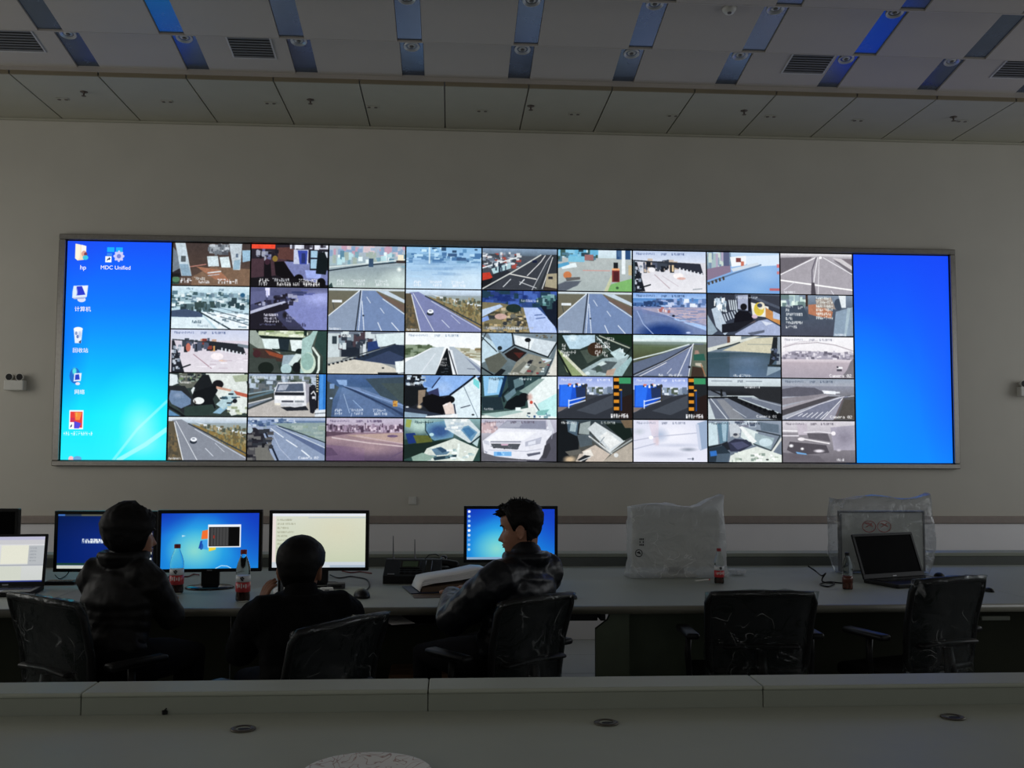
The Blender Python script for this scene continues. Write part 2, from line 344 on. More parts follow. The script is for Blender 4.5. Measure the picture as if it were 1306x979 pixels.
FEEDS = [[
 # row one
 [('G', '403634', '5c4a40'), ('P', '7a6250', .25, .8, .5, .55, 1, .6, 1, 1, .25, 1), ('P', 'a07058', .3, .55, .6, .62, .75, .9, .55, .85), ('P', '2c2a30', 0, .3, .1, .3, .12, .8, 0, .85), ('P', '707c88', 0, .1, .05, .2, .1, .6, 0, .7),
  ('P', 'c4d4de', .03, 0, .16, 0, .25, .78, .12, .78), ('P', '8ca8bc', .09, .5, .2, .5, .25, .78, .13, .78), ('R', '50585c', .11, .31, .17, .45), ('P', '9ca4ac', .46, .04, .72, .02, .7, .26, .47, .24), ('S', 22, .46, .02, .72, .26, .04, .08, ['6c747c', 'c4ccd4', '50545c'], 4),
  ('P', 'd0e0e6', .44, .31, .58, .3, .6, .54, .46, .55), ('P', 'd8e8ec', .6, .33, .72, .31, .75, .57, .63, .57), ('P', 'c0ccd4', .72, 0, .89, 0, .87, .62, .78, .62), ('P', '98b8cc', .79, .4, .87, .38, .86, .6, .78, .62), ('R', '5c6c80', .81, .24, .84, .33), ('P', '9cc0d8', .89, .16, 1, .15, 1, .4, .9, .44),
  ('L', 'c08478', .02, .23, .56, .43, .5), ('L', 'd8dce0', .03, .46, .7, .62, .66), ('L', 'b8bcc4', .02, .46, .76, .6, .73), ('R', '2a4038', .0, .82, .09, .97), ('E', '50785c', .05, .86, .05, .07), ('R', '1c1a1c', 0, .72, .1, .8), ('W', WH, .11, .83, .11, 4, 11), ('W', 'e8f0f4', .28, .8, .07, 6, 13), ('W', WH, .34, .88, .07, 6, 3), ('W', WH, .58, .84, .11, 7, 15), ('N', .09)],
 [('G', '2c2630', '16141a'), ('P', '45323a', 0, .35, .45, .3, .5, .7, 0, .8), ('P', '5c3c38', .33, .08, .56, .06, .56, .38, .35, .34), ('P', '7880b0', .43, .4, 1, .45, 1, .95, .56, .78), ('P', 'a0b0ec', .7, .6, .92, .6, .9, .8, .72, .78), ('R', '8a90a4', .07, .17, .26, .3), ('S', 18, .02, .12, .34, .36, .04, .08, ['1c1a22', '60648c', 'a0a4b4'], 3),
  ('R', 'ec4c34', 0, .0, .31, .11), ('R', 'd0d4e4', .5, .0, 1, .1), ('S', 16, .5, .0, 1, .12, .03, .1, ['4c4c58', 'e4e8f4', '302c38'], 6), ('R', 'c4cce4', .55, .12, .74, .46), ('P', '3848a4', .6, .14, .73, .14, .72, .46, .63, .46), ('R', '28346c', .65, .2, .7, .44), ('R', '20222c', .76, .12, 1, .6), ('R', 'a4c8e0', .77, .14, .86, .56), ('R', 'd8e0ec', .92, .16, .99, .3), ('P', '10181c', .86, .2, .95, .16, 1, .4, .97, .7, .84, .68), ('R', '1c2434', .77, .3, .86, .34),
  ('P', '120f14', .17, .4, .25, .38, .27, .8, .17, .78), ('E', '3a2430', .21, .42, .035, .07), ('P', '0e0c10', .3, .42, .42, .4, .5, .6, .58, .8, .62, .95, .32, .72), ('E', '8c7434', .31, .34, .035, .07), ('E', '0c0b0e', .91, .9, .06, .12), ('E', '0c0b0e', .62, .8, .06, .1), ('R', '141216', 0, .8, .6, 1), ('W', 'ffffff', .11, .81, .1, 4, 11), ('W', 'ffffff', .11, .9, .08, 4, 12), ('W', 'e8ecf4', .28, .8, .08, 8, 13), ('W', 'ffffff', .34, .89, .09, 6, 3), ('W', 'ffffff', .55, .9, .07, 4, 16), ('W', 'ffffff', .62, .81, .08, 9, 15), ('W', 'ffffff', .68, .89, .09, 7, 18), ('N', .08)],
 [('G', 'b4bccc', '9cb4bc', 0, .5), ('G', '8c9ca4', 'b8c8c4', .5, 1), ('S', 40, 0, .02, 1, .2, .06, .12, ['c09cb0', 'a4b8d0', '88a4c4', 'd8c4cc'], 3), ('S', 40, .05, .2, 1, .42, .05, .14, ['7ca4b4', 'b8dce4', '5c88a0', 'a4b4ac', 'e4f4f8'], 5), ('P', '98a8b0', 0, .48, 1, .36, 1, .46, 0, .62), ('L', '283440', .03, 0, .6, .5, .46, 1, .36), ('L', 'd4e0e0', .03, 0, .52, .5, .42, 1, .31), ('R', '38506c', .52, .3, .58, .5), ('R', 'f0e8d0', .9, .2, .98, .34), ('R', '3c3434', .88, .34, 1, .4), ('E', 'dcece8c0', .92, .8, .3, .35, .9), ('E', 'f4fcf8', .92, .55, .04, .07, .8), ('P', '2c4040', 0, .96, .04, .88, .06, 1, 0, 1)] + cap_bot('e4ecf0', .8) + [('N', .04)],
 [('G', '8cbce4', 'a0c8ec', 0, .3), ('G', '98c0e4', 'c8dff2', .3, 1), ('S', 60, 0, .16, 1, .36, .1, .06, ['5c88b4', '4c78a8', 'b8dcf4', '7ca8cc', '3c5c84'], 4), ('S', 24, .1, .3, .9, .75, .3, .05, ['84acd460', 'b4d8f480', '7098c450'], 9), ('E', 'd8ecf8b0', .85, .75, .4, .35, .9), ('R', 'e8f8fcc0', .3, 0, .32, .4), ('S', 12, .1, .02, .95, .12, .05, .06, ['c8e8f8', '6090bc', '304c6c'], 2)] + cap_bot(WH, .8) + [('N', .03)],
 [('G', '8ca4c0', '5c6c7c', 0, .18), ('G', '4c5460', '3c4044', .18, 1), ('S', 110, 0, .12, .5, .45, .05, .05, ['8c98a8', 'd8dce0', 'a04c44', '3c444c', '647080'], 4), ('P', '3a3e46', .06, 1, .78, .15, .93, .14, .68, 1), ('P', '282c34', 0, .75, .3, .5, .4, .58, .1, .95, 0, 1), ('L', 'e4ecf0', .03, 0, .48, .46, .22), ('P', 'b4d4dc', .12, .5, .38, .34, .38, .48, .15, .62), ('S', 10, .12, .38, .36, .58, .02, .12, ['2c3848', 'f0f4f8'], 2), ('P', 'c43c2c', 0, .6, .1, .58, .14, .7, .08, .76, 0, .78), ('P', '1a1c20', 0, .78, .14, .72, .1, .9, 0, .95),
  ('L', 'd0d4d0', .03, 0, .98, .42, .55, .78, .15), ('L', 'd8d8d4', .028, .36, .61, .72, .73), ('L', 'e8e8e8', .02, .6, .65, .78, .32, .84, .16), ('L', 'd8dce0', .016, .66, 1, .86, .3, .92, .15), ('L', 'dfe4e8', .02, .28, .92, .38, .74), ('L', 'dfe4e8', .025, .5, .86, .56, .74), ('L', 'c8ccd0', .02, .5, .8, .72, .94), ('R', '18203c', .67, .28, .73, .34), ('P', '30343a', .93, .14, 1, .14, 1, 1, .74, 1), ('L', 'e8e8e8', .02, .8, .95, .94, .2), ('P', 'a49c84', .86, .6, 1, .58, 1, .96, .83, .94), ('R', '2c2c30', .88, .66, .94, .72), ('P', '38302c', .82, .9, 1, .95, 1, 1, .82, 1), ('N', .06)],
 [('G', 'd8e8f4', 'c8dce4', 0, .2), ('G', 'b4bcbc', 'a8b4b4', .2, 1), ('S', 60, 0, .02, .5, .22, .08, .12, ['50788c', '6cb4d8', '3c5854', '88c4e0', '2c4450'], 4), ('R', '7cc0dc', .14, .16, .36, .3), ('R', '9c6c6c', .36, .12, .48, .26), ('P', 'e4f0f4', .04, .38, .24, .32, .26, .42, .06, .48), ('P', '58a0c8', .0, .36, .14, .3, .16, .36, 0, .46), ('E', 'c87c50', .13, .62, .055, .09), ('P', '606060', .1, .68, .3, .66, .3, .72, .12, .76), ('P', '50586480', 0, .84, .12, .75, .32, .75, .26, .88, 0, 1), ('P', '58606c', 0, .86, .1, .78, .3, .76, .26, .86, .1, 1, 0, 1), ('L', 'd49890', .02, .34, .5, .7, .5), ('P', '7cb46c', .64, 1, .72, .82, 1, .68, 1, 1), ('P', 'c4c8a8', .62, 1, .72, .6, .76, .6, .67, 1), ('R', '2c4c78', .79, 0, .98, .22), ('S', 8, .79, 0, .98, .22, .04, .1, ['4c6c94', '203450'], 3), ('R', 'e8f0f4', .86, 0, .91, .58), ('R', '7c3434', .73, .45, .83, .77), ('R', '502428', .75, .52, .82, .75), ('R', '1c2024', .75, .3, .81, .46), ('R', 'e8a878', .73, .44, .83, .49), ('R', 'c8b890', .95, .36, 1, .6), ('E', '3c5c3c', .8, .91, .02, .03), ('N', .04)],
 [('G', 'bccce8', 'd8e0f0', 0, .28), ('G', 'd8d8e0', 'e8e8ee', .28, 1), ('S', 40, .15, .27, .6, .46, .05, .12, ['1c2028', '50586c', 'c8b8a8', '3c4450'], 4), ('P', '2c303c', .4, .26, .92, .3, .96, .56, .6, .42), ('L', '30363e', .03, 0, .24, .2, .26, .55, .3)] + [('R', 'e4e8f0', .63+.05*k, .4+.02*k, .65+.05*k, .54+.012*k) for k in range(7)] + [('R', 'e0c8a0', .53, .34, .56, .5), ('E', 'f8f4f4', .62, .6, .07, .07), ('E', 'e0b8b0', .66, .66, .06, .03), ('E', 'f0f0f4', .26, .46, .05, .06), ('L', 'b8a8b0', .02, .3, .58, .5, .9), ('L', 'c8c0c8', .015, .4, .6, .62, .85), ('P', '1a1e26', 0, .28, .06, .28, .17, .98, 0, 1), ('S', 26, 0, .4, .12, 1, .03, .06, ['8c98a8', '2c3440', 'c4ccd8'], 5), ('L', '14181e', .03, .1, .9, .24, .82), ('R', '384850', 0, .26, .03, 1), ('L', '889098', .02, .82, .92, .94, .9)] + cap_top() + [('N', .03)],
 [('G', 'c0d8f0', 'a4c4e8', 0, .3), ('G', '8cb4e4', '78a4dc', .3, 1), ('P', 'd8e8f8', .4, .1, 1, .05, 1, .3, .6, .35), ('P', 'a4bcc0', 0, .05, .3, .02, .3, .4, 0, .45), ('S', 30, 0, .05, .32, .36, .04, .2, ['c8d8d0', '8ca4b4', '7890a8', 'b0a8c0'], 4), ('P', '887890', 0, .42, .32, .3, .33, .48, 0, .7), ('R', '586080', .23, 0, .31, .34), ('P', 'f0f4f8', .32, .12, .54, .08, .54, .3, .34, .36), ('R', '7c4444', .4, .14, .47, .24), ('R', 'c87460', .47, .22, .51, .4), ('L', '5c789c', .035, 0, .76, .4, .5, .74, .3), ('P', 'd0dce8', .33, .4, .7, .24, .72, .3, .36, .48)] + [('P', '484038', .01+.05*k, .74-.035*k, .035+.05*k, .73-.035*k, .045+.05*k, .79-.03*k, .02+.05*k, .81-.03*k) for k in range(5)] + [('E', 'b4d0f080', .75, .55, .3, .3, .9), ('E', 'a0c4ec80', .6, .9, .3, .2, .9), ('R', 'd07880', .96, .28, 1, .36), ('R', 'c88088', .96, .45, 1, .52), ('R', 'b86870', .86, .86, 1, .92), ('N', .02, 2)],
 [('G', 'f0f0f4', 'a09ca4', 0, .12), ('G', '7c747c', '8c848c', .12, 1), ('P', '6c6870', 0, .12, .46, .08, 0, .5), ('P', 'a8a4ac', .48, .08, .56, .06, .7, .08, 1, .44, 1, 1, 0, 1, 0, .52), ('P', 'd0ccd0', .72, .1, .85, .12, 1, .3, 1, .4), ('P', '747078', .74, .16, .82, .2, 1, .44, 1, .5), ('L', 'f4f4f8', .025, 0, .53, .5, .09), ('L', 'f0f0f4', .02, .6, .1, 1, .5), ('L', '686470', .03, .5, .1, .44, .4, .44, .9), ('L', 'f4f4f8', .02, .52, .1, .47, .6, .46, .8), ('L', 'f4f4f8', .014, .54, .1, .52, 1), ('L', 'ffffff', .035, 0, .66, 1, .88), ('P', '4c4850', .43, .71, .47, .71, .49, 1, .42, 1), ('L', 'd8d8e0', .015, .2, .7, .05, .9), ('L', 'e8e8f0', .015, .7, .9, .74, 1), ('E', 'ffffff', .56, .1, .02, .03), ('W', WH, .05, .92, .05, 9, 3), ('N', .04)],
], [
 # row two
 [('G', 'd8ecf6', 'bcd8e4', 0, .16), ('G', '8cacbc', 'b0c8cc', .16, .5), ('S', 160, 0, .16, 1, .48, .05, .06, ['5c7c8c', 'c8e0e8', '7890a0', '405c64', 'a4bcc0', 'e4f0f4'], 4), ('S', 30, .14, .42, .6, .6, .05, .12, ['2c3c44', '506870', '384c4c'], 6), ('P', '40506c', 0, .58, .18, .54, .4, .62, .4, .74, 0, .72), ('P', 'e8f4fa', .38, .6, 1, .64, 1, 1, .6, 1), ('P', 'dcecf4', 0, .74, .42, .72, .56, 1, 0, 1), ('L', '283840', .03, .36, .6, .76, 1), ('L', '40505c', .016, .5, .54, 1, .78), ('L', '40505c', .016, .46, .62, 1, .9), ('L', '7890a0', .014, .6, .5, 1, .66), ('S', 26, .5, .58, 1, .96, .05, .03, ['90a4b0', 'ffffff', '607480'], 8), ('S', 8, .74, .3, .92, .5, .05, .1, ['30444c', '2c4850'], 9), ('E', '2c5c80', .91, .2, .03, .05), ('W', '506c80', .19, .03, .06, 4, 4), ('W', '506c80', .6, .06, .05, 4, 6), ('W', '405868', .27, .8, .07, 5, 3), ('W', '8ca0b0', .34, .9, .05, 8, 5), ('N', .06)],
 [('G', '585c80', '50547c', 0, .25), ('G', '484c70', '34364c', .25, 1), ('P', '8088c0', .55, .2, 1, .12, 1, 1, .72, 1, .45, .55), ('E', 'b4bcf4d0', .9, .25, .3, .25, .9), ('P', '1e1c26', 0, .64, .5, .34, .5, .5, .3, .62, .5, 1, 0, 1), ('S', 40, .1, .18, .6, .4, .05, .07, ['2c2c40', '606488', 'a0a4c0', '201e2a'], 4), ('P', 'b8bcd4', 0, .57, .2, .44, .45, .32, .46, .36, .22, .5, 0, .64), ('P', '22202c', .05, .34, .14, .3, .14, .38, .06, .42), ('R', 'e4e4fc', .19, .02, .25, .2), ('R', 'c8ccf4', .21, .08, .23, .24), ('S', 10, .5, .06, .95, .2, .1, .03, ['384068', '5c64a0'], 3), ('P', '60648c', 0, .12, .2, .08, .2, .3, 0, .42), ('E', '1c1a20', .45, .65, .04, .1, .6), ('W', 'e8e8f8', .18, .62, .06, 9, 3), ('W', 'd0d0e4', .18, .7, .06, 8, 4), ('W', 'e8e8f8', .19, .77, .06, 9, 5), ('W', 'a0a4c4', .47, .63, .05, 3, 6), ('W', '9498bc', .47, .7, .05, 7, 7), ('W', 'a0a4c4', .47, .77, .05, 4, 8), ('W', '70749c', .13, .85, .05, 12, 9), ('W', '3c3c5c', .42, .83, .09, 10, 10), ('N', .06)],
 straight_road(.43, 1),
 side_road(),
 [('G', '2c448c', '304a80', 0, .4), ('S', 70, 0, 0, 1, .36, .1, .1, ['1c3070', '3c58a4', '283c78', '203c50', '4868b8'], 4), ('P', '7c7458', 0, .28, .25, .3, .6, .42, .64, 1, 0, 1), ('S', 160, 0, .42, .6, 1, .05, .06, ['a89468', '4c4838', 'c8b898', '6c6c64', '34383c', '8c8870'], 5), ('P', 'b8cce8', 0, .46, .24, .33, .28, .38, 0, .64), ('E', 'c8a8a0', .25, .62, .08, .07), ('E', '20302c', .42, .42, .1, .1), ('P', 'b4c8f4', .55, .4, .74, .4, .96, .78, 1, 1, .64, 1), ('L', '4c649c', .02, .7, .58, .8, .56), ('L', '4c649c', .02, .72, .66, .84, .63), ('P', '141c2c', .76, .3, 1, .2, 1, .9, .88, .66), ('S', 20, .76, .12, .95, .4, .08, .1, ['5c8c8c', '2c4850', '80a8b0'], 6), ('P', '86a4e4', .0, .66, .08, .6, .1, .7, 0, .76), ('W', 'ffffff', .52, .21, .06, 11, 3), ('W', 'b4bccc', .06, .86, .06, 30, 3), ('W', 'e4ecf4', .35, .86, .07, 8, 3), ('N', .07)],
 straight_road(.41, 1),
 [('G', '7ca4e0', 'a4c4f0', 0, .14), ('G', '4c84c4', '8ca8dc', .14, .3), ('S', 60, .3, .16, 1, .38, .06, .08, ['c8d4f0', '6480b4', '9cb0dc', '48608c', 'e4ecf8'], 4), ('S', 30, 0, .24, .45, .36, .06, .07, ['304c7c', '4468a0', '28406c'], 6), ('G', '848cb4', '6478a8', .34, .62), ('P', 'a8a4bc', .1, .38, 1, .34, 1, .8, .6, .6), ('S', 60, .35, .38, 1, .7, .14, .02, ['c4b4c0', '8c94bc', 'b8a8b8', '7484ac'], 7), ('P', '6c80ac', 0, .42, .12, .42, .24, 1, 0, 1), ('G', '5c74a8', '6478a8', .98, 1), ('P', '7486b0', .14, .5, .5, .6, 1, .9, 1, 1, .2, 1), ('E', '1c3878', .42, 1, .42, .34, .5), ('L', 'a8bce4', .018, .06, .45, .14, .75, .28, 1), ('L', 'b4c4e8', .014, .34, .46, 1, .88), ('L', '8090b8', .02, .5, .5, 1, .78), ('E', '1c2030', .55, .55, .02, .025), ('E', 'c4d4f8', .75, .95, .04, .03, .5), ('S', 12, .35, .36, .5, .46, .03, .05, ['a86c6c', 'e4d4d8'], 9)] + cap_top('304870') + [('N', .05)],
 [('G', '303440', '3c4454'), ('P', '505868', .38, 0, 1, 0, 1, .36, .6, .1, .38, .2), ('P', '383c48', .6, .02, 1, .04, 1, .3), ('P', 'b8c8d8', .02, .1, .1, .05, .3, .9, .24, 1, .12, .8), ('P', '2c3440', .0, .0, .12, .04, .16, .3, .02, .4), ('P', '90a4b4', 0, .5, .14, .9, .06, 1, 0, 1)] + [('L', 'd8e4ec', .04, .11+.035*k, .14+.015*k, .17+.03*k, .4+.01*k) for k in range(4)] + [('L', 'd0dce4', .03, .3+.03*k, .16, .32+.028*k, .38) for k in range(4)] + [('L', 'c8d4e0', .03, .16+.035*k, .54-.02*k, .19+.035*k, .7-.025*k) for k in range(8)] + \
 [('P', 'c8d8e8', .1, .12, .24, .1, .26, .34, .13, .36), ('S', 20, .1, .1, .26, .36, .02, .1, ['fcffff', '9cb0c0', '687c8c'], 4), ('P', 'a8b0c8', .42, .04, .56, .02, .56, .4, .42, .36), ('P', '14141a', .56, .02, .6, .02, .6, .42, .56, .42), ('E', '16161a', .5, .31, .045, .08), ('P', '12121a', .38, .5, .44, .4, .56, .42, .64, .56, .6, .7, .36, .74), ('P', '5c5458', .36, .72, .66, .62, .66, .68, .3, .84), ('P', '1a1c24', .2, .74, .5, .66, .66, .62, .4, .9, .2, .95), ('P', 'e8e8e0', .6, .2, .84, .3, .84, .56, .62, .52), ('E', 'd8c048', .71, .36, .07, .16), ('E', 'e8e0c8', .74, .28, .05, .09), ('E', '40485c', .72, .27, .035, .05), ('P', 'c88c50', .8, .32, 1, .52, 1, .74, .8, .56), ('P', 'b4c4e0', .9, .4, 1, .48, 1, .62, .9, .58), ('E', 'd0b8c8', .65, .54, .04, .05), ('P', 'a4b0d0', .38, .96, .7, .64, .82, .6, 1, .78, 1, 1, .38, 1), ('P', '5c6478', .55, .94, .78, .86, .78, .92, .6, 1), ('P', 'd8e0f0', .74, .64, .9, .7, .8, .76), ('W', 'e8f0f8', .4, .06, .06, 14, 5), ('N', .06)],
 [('G', '8494a8', '5c6878', 0, .35), ('G', '4c5868', '484c5c', .35, 1), ('S', 24, 0, .02, .34, .3, .08, .14, ['c8e0d8', 'e4f4ec', '6c8484', '9cb4bc'], 4), ('P', '404c5c', 0, .3, .3, .24, .4, .6, 0, .7), ('P', 'b4785c', .38, .24, .5, .22, .72, .4, .7, .56, .5, .52, .38, .46), ('P', '9c9088', .48, .1, .7, .06, .76, .34, .5, .3), ('E', '404c5c', .8, .22, .06, .14), ('P', 'e4ecf0', .8, .0, .9, 0, .9, .3, .84, .3), ('P', '8ca0b4', .76, .4, 1, .28, 1, .98, .72, 1), ('P', 'a8bcc8', .92, .3, .97, .3, .9, 1, .87, 1), ('L', '3c2c28', .05, .36, 0, .36, .26)] + \
 [('W', 'fbffff', .07, .24+.1*k, .075, (4, 2, 10, 4, 9, 6)[k], k+4) for k in range(6)] + [('W', 'fbffff', .24, .28, .07, 3, 9)] + [('W', 'f4fcf8', .49, .04+.095*k, .075, (8, 9, 9, 9, 8, 9)[k], k+14) for k in range(6)] + [('W', WH, .74, .93, .05, 9, 3), ('N', .05)],
], [
 # row three
 [('G', 'c8d0e8', 'd8dcec', 0, .26), ('G', 'd8d0dc', 'e0dce4', .26, 1), ('S', 40, .18, .26, .6, .46, .05, .12, ['1c2028', '50586c', 'c09c88', '3c4450', '843c34'], 4), ('P', '24282f', .44, .26, .92, .34, .97, .58, .6, .46), ('L', '30363e', .025, .03, .24, .2, .26, .5, .3), ('P', '788490', .86, .32, 1, .36, 1, .44, .86, .38)] + [('R', 'dfe4ec', .65+.048*k, .42+.02*k, .67+.048*k, .52+.012*k) for k in range(7)] + [('E', 'c07060', .23, .42, .03, .1), ('R', 'd8a060', .55, .38, .57, .5), ('E', 'f8f0f4', .6, .62, .08, .08), ('E', 'e8c8b8', .68, .72, .06, .02), ('L', 'a88c98', .02, .3, .58, .53, .9), ('P', '20242c', .02, .26, .05, .26, .19, 1, .02, 1), ('S', 26, .03, .4, .13, 1, .03, .06, ['8c98a8', '2c3440', 'c4ccd8'], 5), ('L', '14181e', .03, .14, .9, .26, .82), ('S', 14, .3, .5, 1, 1, .1, .015, ['f4f0f8', 'c8bcc8'], 6)] + cap_top() + [('N', .03)],
 [('G', '586058', '24302c'), ('P', '98a49c', 0, 0, .1, 0, .26, .45, .4, .52, .4, .6, .18, .5, 0, .3), ('P', '1a2420', .08, 0, .22, 0, .2, .1, .1, .06), ('P', 'a8b498', .12, .02, .7, 0, .72, .16, .14, .16), ('S', 20, .14, 0, .7, .14, .1, .06, ['c8d4b0', '788c60', 'e4ecd8'], 4), ('P', '14201c', .12, .12, .72, .18, .72, .22, .15, .18), ('P', 'dcecec', .16, .2, .38, .2, .4, .42, .3, .46, .2, .42), ('P', 'e4f0f0', .52, .22, .7, .22, .7, .46, .55, .5), ('P', '202c34', .37, .2, .52, .2, .5, .5, .4, .5), ('E', '1a2424', .65, .48, .05, .06), ('L', '14201c', .025, .3, .44, .7, .52, .73, .2), ('P', '40302c', .04, .42, .28, .44, .46, .6, .42, .74, .1, .62), ('P', '8c4830', .2, .46, .44, .58, .42, .66, .26, .58), ('E', '402428', .1, .55, .05, .09), ('P', '3c4440', 0, .64, .34, .66, .42, 1, 0, 1), ('E', '18201c', .22, .88, .1, .14), ('P', '98acb8', .44, .58, .6, .56, .58, .76, .42, .82), ('P', 'd0e0e0', .6, .54, .7, .56, .58, .84, .5, .8), ('E', '14181c', .62, .86, .06, .12), ('E', 'b0ccd0', .48, .9, .07, .12), ('P', 'a4c4c0', .68, .2, .78, .1, .82, 0, .88, 0, .8, .4, .84, .7, .78, 1, .66, 1), ('E', 'c8dccc', .76, .76, .1, .25), ('E', '94b8b0', .75, .72, .08, .2), ('L', 'dce8e0', .05, .82, .4, .9, .6, .9, .9, .88, 1), ('P', '2c4440', .88, 0, 1, 0, 1, 1, .95, 1, .95, .6, .84, .36), ('P', '1c2c28', .7, 0, .74, 0, .74, .12, .7, .12), ('N', .07)],
 [('G', '6a7484', '8c9498', 0, .6), ('R', 'c8d4d8', 0, .05, .16, .7), ('R', '303c44', .06, .12, .12, .3), ('R', '202834', .18, .22, .42, .6), ('S', 40, .15, .06, .6, .36, .06, .12, ['303844', '8494a0', 'd0dce0', '483c44'], 4), ('R', 'd8e0e4', .46, .3, .5, .56), ('P', '283c70', .52, .26, .68, .2, .68, .4, .52, .48), ('P', 'd8e8ec', .62, .06, 1, .02, 1, .3, .66, .36), ('P', '243044', .3, .66, .88, .3, 1, .32, 1, .64, .9, .78), ('P', '50608c60', .45, .7, .8, .45, 1, .6, .9, .78), ('P', 'd0ccc0', 0, .78, .34, .66, .7, .74, .88, .86, .92, 1, 0, 1), ('P', 'b4b8b4', 0, .62, .2, .6, .34, .62, 0, .76), ('L', '283038', .02, .2, .66, .88, .29)] + [('R', '20242a', .01+.055*k, .77-.026*k, .04+.055*k, .81-.026*k) for k in range(10)] + [('P', 'e8f0f0', .88, .7, 1, .68, 1, .94, .9, .98), ('R', '202428', .66, .96, .92, 1), ('R', '303438', .71, .84, .74, .87), ('W', 'f4f8f8', .18, .08, .06, 6, 3), ('N', .05)],
 [('G', 'eef4f8', 'f4f8fa', 0, .3), ('P', '7c8c78', 0, .3, .28, .3, .42, .36, .3, .5, 0, .62), ('S', 50, 0, .3, .35, .55, .06, .06, ['5c6c54', '8c9c84', '44543c'], 4), ('P', 'c4c8b8', .6, .34, 1, .42, 1, .68, .8, .56), ('S', 20, .7, .38, 1, .62, .1, .03, ['9c9c84', 'd8d4c8', '887858'], 5), ('P', 'c8d4dc', 0, .72, .36, .36, .52, .34, .4, 1, 0, 1), ('P', 'b0bcc8', .58, .34, .64, .34, 1, .8, 1, 1, .66, 1), ('P', '7c88a0', .78, .56, 1, .86, 1, .96), ('P', 'e8eef4', .58, .4, .62, .42, .7, 1, .64, 1), ('L', '282c34', .025, .58, .44, .68, 1), ('L', 'f4f8fc', .025, 0, .7, .34, .38), ('P', '101418', .545, .38, .56, .38, .63, 1, .4, 1), ('W', 'ffffff', .47, .6, .06, 4, 3), ('W', 'ffffff', .47, .68, .06, 4, 4), ('W', 'ffffff', .46, .74, .06, 5, 5), ('L', 'dfe6ee', .02, .2, 1, .4, .5), ('L', '606878', .014, .82, .85, .92, .86), ('S', 10, .48, .8, .58, .98, .03, .02, ['20282c', '384048'], 7)] + cap_top('8498b0') + [('N', .03)],
 [('G', '7c8c98', '5c6c70'), ('P', 'a0c0dc', .08, .0, .4, 0, .4, .3, .3, .45, .2, .4), ('P', 'c0d8e4', 0, .05, .14, .2, .24, .5, 0, .72), ('P', 'd0dce4', .42, .04, 1, .2, .9, .56, .6, .4, .44, .28), ('P', 'e8f0f4', .44, .06, .7, .14, .64, .4, .45, .28), ('L', '141c20', .03, .4, 0, .43, .28, .88, .56, 1, .2), ('L', '141c24', .03, .44, .28, .28, .46), ('L', '1c2428', .02, 0, .1, .2, .44), ('L', '1c2428', .02, .06, 0, 0, .2), ('P', '5c6058', .04, .62, .24, .46, .34, .66, .2, .96, .1, .9), ('P', '201a1a', .3, .5, .44, .34, .6, .46, .46, .68, .34, .58), ('P', '4c2420', .42, .46, .56, .46, .5, .6), ('P', '8c8c80', .46, .68, .62, .48, .94, .62, .72, 1, .36, 1), ('P', '70746c', .4, .9, .56, .66, .74, .8, .66, 1), ('P', 'b4b8b0', .5, .92, .6, .7, .66, .74, .56, .96), ('P', 'c8d8e0', .78, .58, .96, .62, .84, .7), ('E', '101418', .61, .16, .04, .05), ('L', '181c20', .015, .63, .16, .62, .4), ('E', '14181c', .64, .68, .03, .03), ('P', 'd8d8d0', .96, .6, 1, .3, 1, 1, .86, 1), ('L', '202830', .02, .94, .6, .84, 1), ('E', '20282c', .24, .36, .03, .05), ('P', '181c20', .16, 1, .26, .84, .32, .88, .26, 1), ('L', '0c1014', .03, 0, .82, .16, 1), ('S', 16, .6, .62, .9, .95, .04, .03, ['40484c', '843c40', 'd0dcdc', '30343c'], 5), ('W', 'f4f8f8', .35, .93, .05, 8, 4), ('S', 10, .7, .04, .98, .12, .03, .03, ['605c50', '8c8878'], 2), ('N', .06)],
 [('G', '202c28', '303c38'), ('P', 'b8d4e4', .06, .04, .5, .02, .5, .2, .3, .36, .16, .36), ('E', 'd8ecf4', .2, .1, .08, .1, .7), ('P', '8c9c70', 0, .36, .1, .5, .36, .98, .2, 1, .12, .9), ('P', 'd0d4c0', .06, .5, .12, .52, .4, 1, .34, 1), ('L', '101814', .04, 0, .42, .18, 1), ('P', '48544c', .3, .4, .6, .3, .7, .4, .4, .7), ('E', '38281c', .5, .36, .1, .16), ('P', 'a0b4b8', .32, .86, .6, .58, .96, .5, .8, 1, .4, 1), ('P', '505c60', .44, .84, .64, .64, .8, .66, .66, .94), ('P', 'c8d8d8', .52, .72, .6, .64, .66, .7, .58, .76), ('P', 'bcd4d8', .7, .44, .84, .32, .88, .42, .96, .5, .8, .62), ('P', 'd8e8ec', .8, .4, .88, .34, .88, .44), ('P', '98b8bc', .78, .86, .98, .52, 1, .6, .86, 1, .74, 1), ('P', 'b8a090', .66, .86, .78, .8, .74, .98, .64, .98), ('L', '14201c', .03, .9, .5, 1, .3), ('P', '182c1c', .6, 0, 1, 0, 1, .3), ('L', 'a8b0a0', .03, .56, .04, .96, .32), ('L', 'c0d8dc', .02, .52, .06, .8, .56), ('E', 'd8e8ec', .4, .93, .03, .04), ('P', '40504c', .5, .8, .56, .74, .6, .86, .52, .92)] + [('W', 'ffffff', x, y, .075, n, s) for x, y, n, s in ((.06, .24, 2, 3), (.06, .32, 2, 4), (.04, .4, 8, 5), (.06, .47, 4, 6), (.52, .1, 3, 8), (.52, .18, 7, 9), (.5, .26, 8, 10), (.5, .38, 3, 11), (.6, .4, 2, 12), (.5, .46, 2, 13), (.62, .47, 2, 14), (.66, .08, 4, 15))] + [('N', .08)],
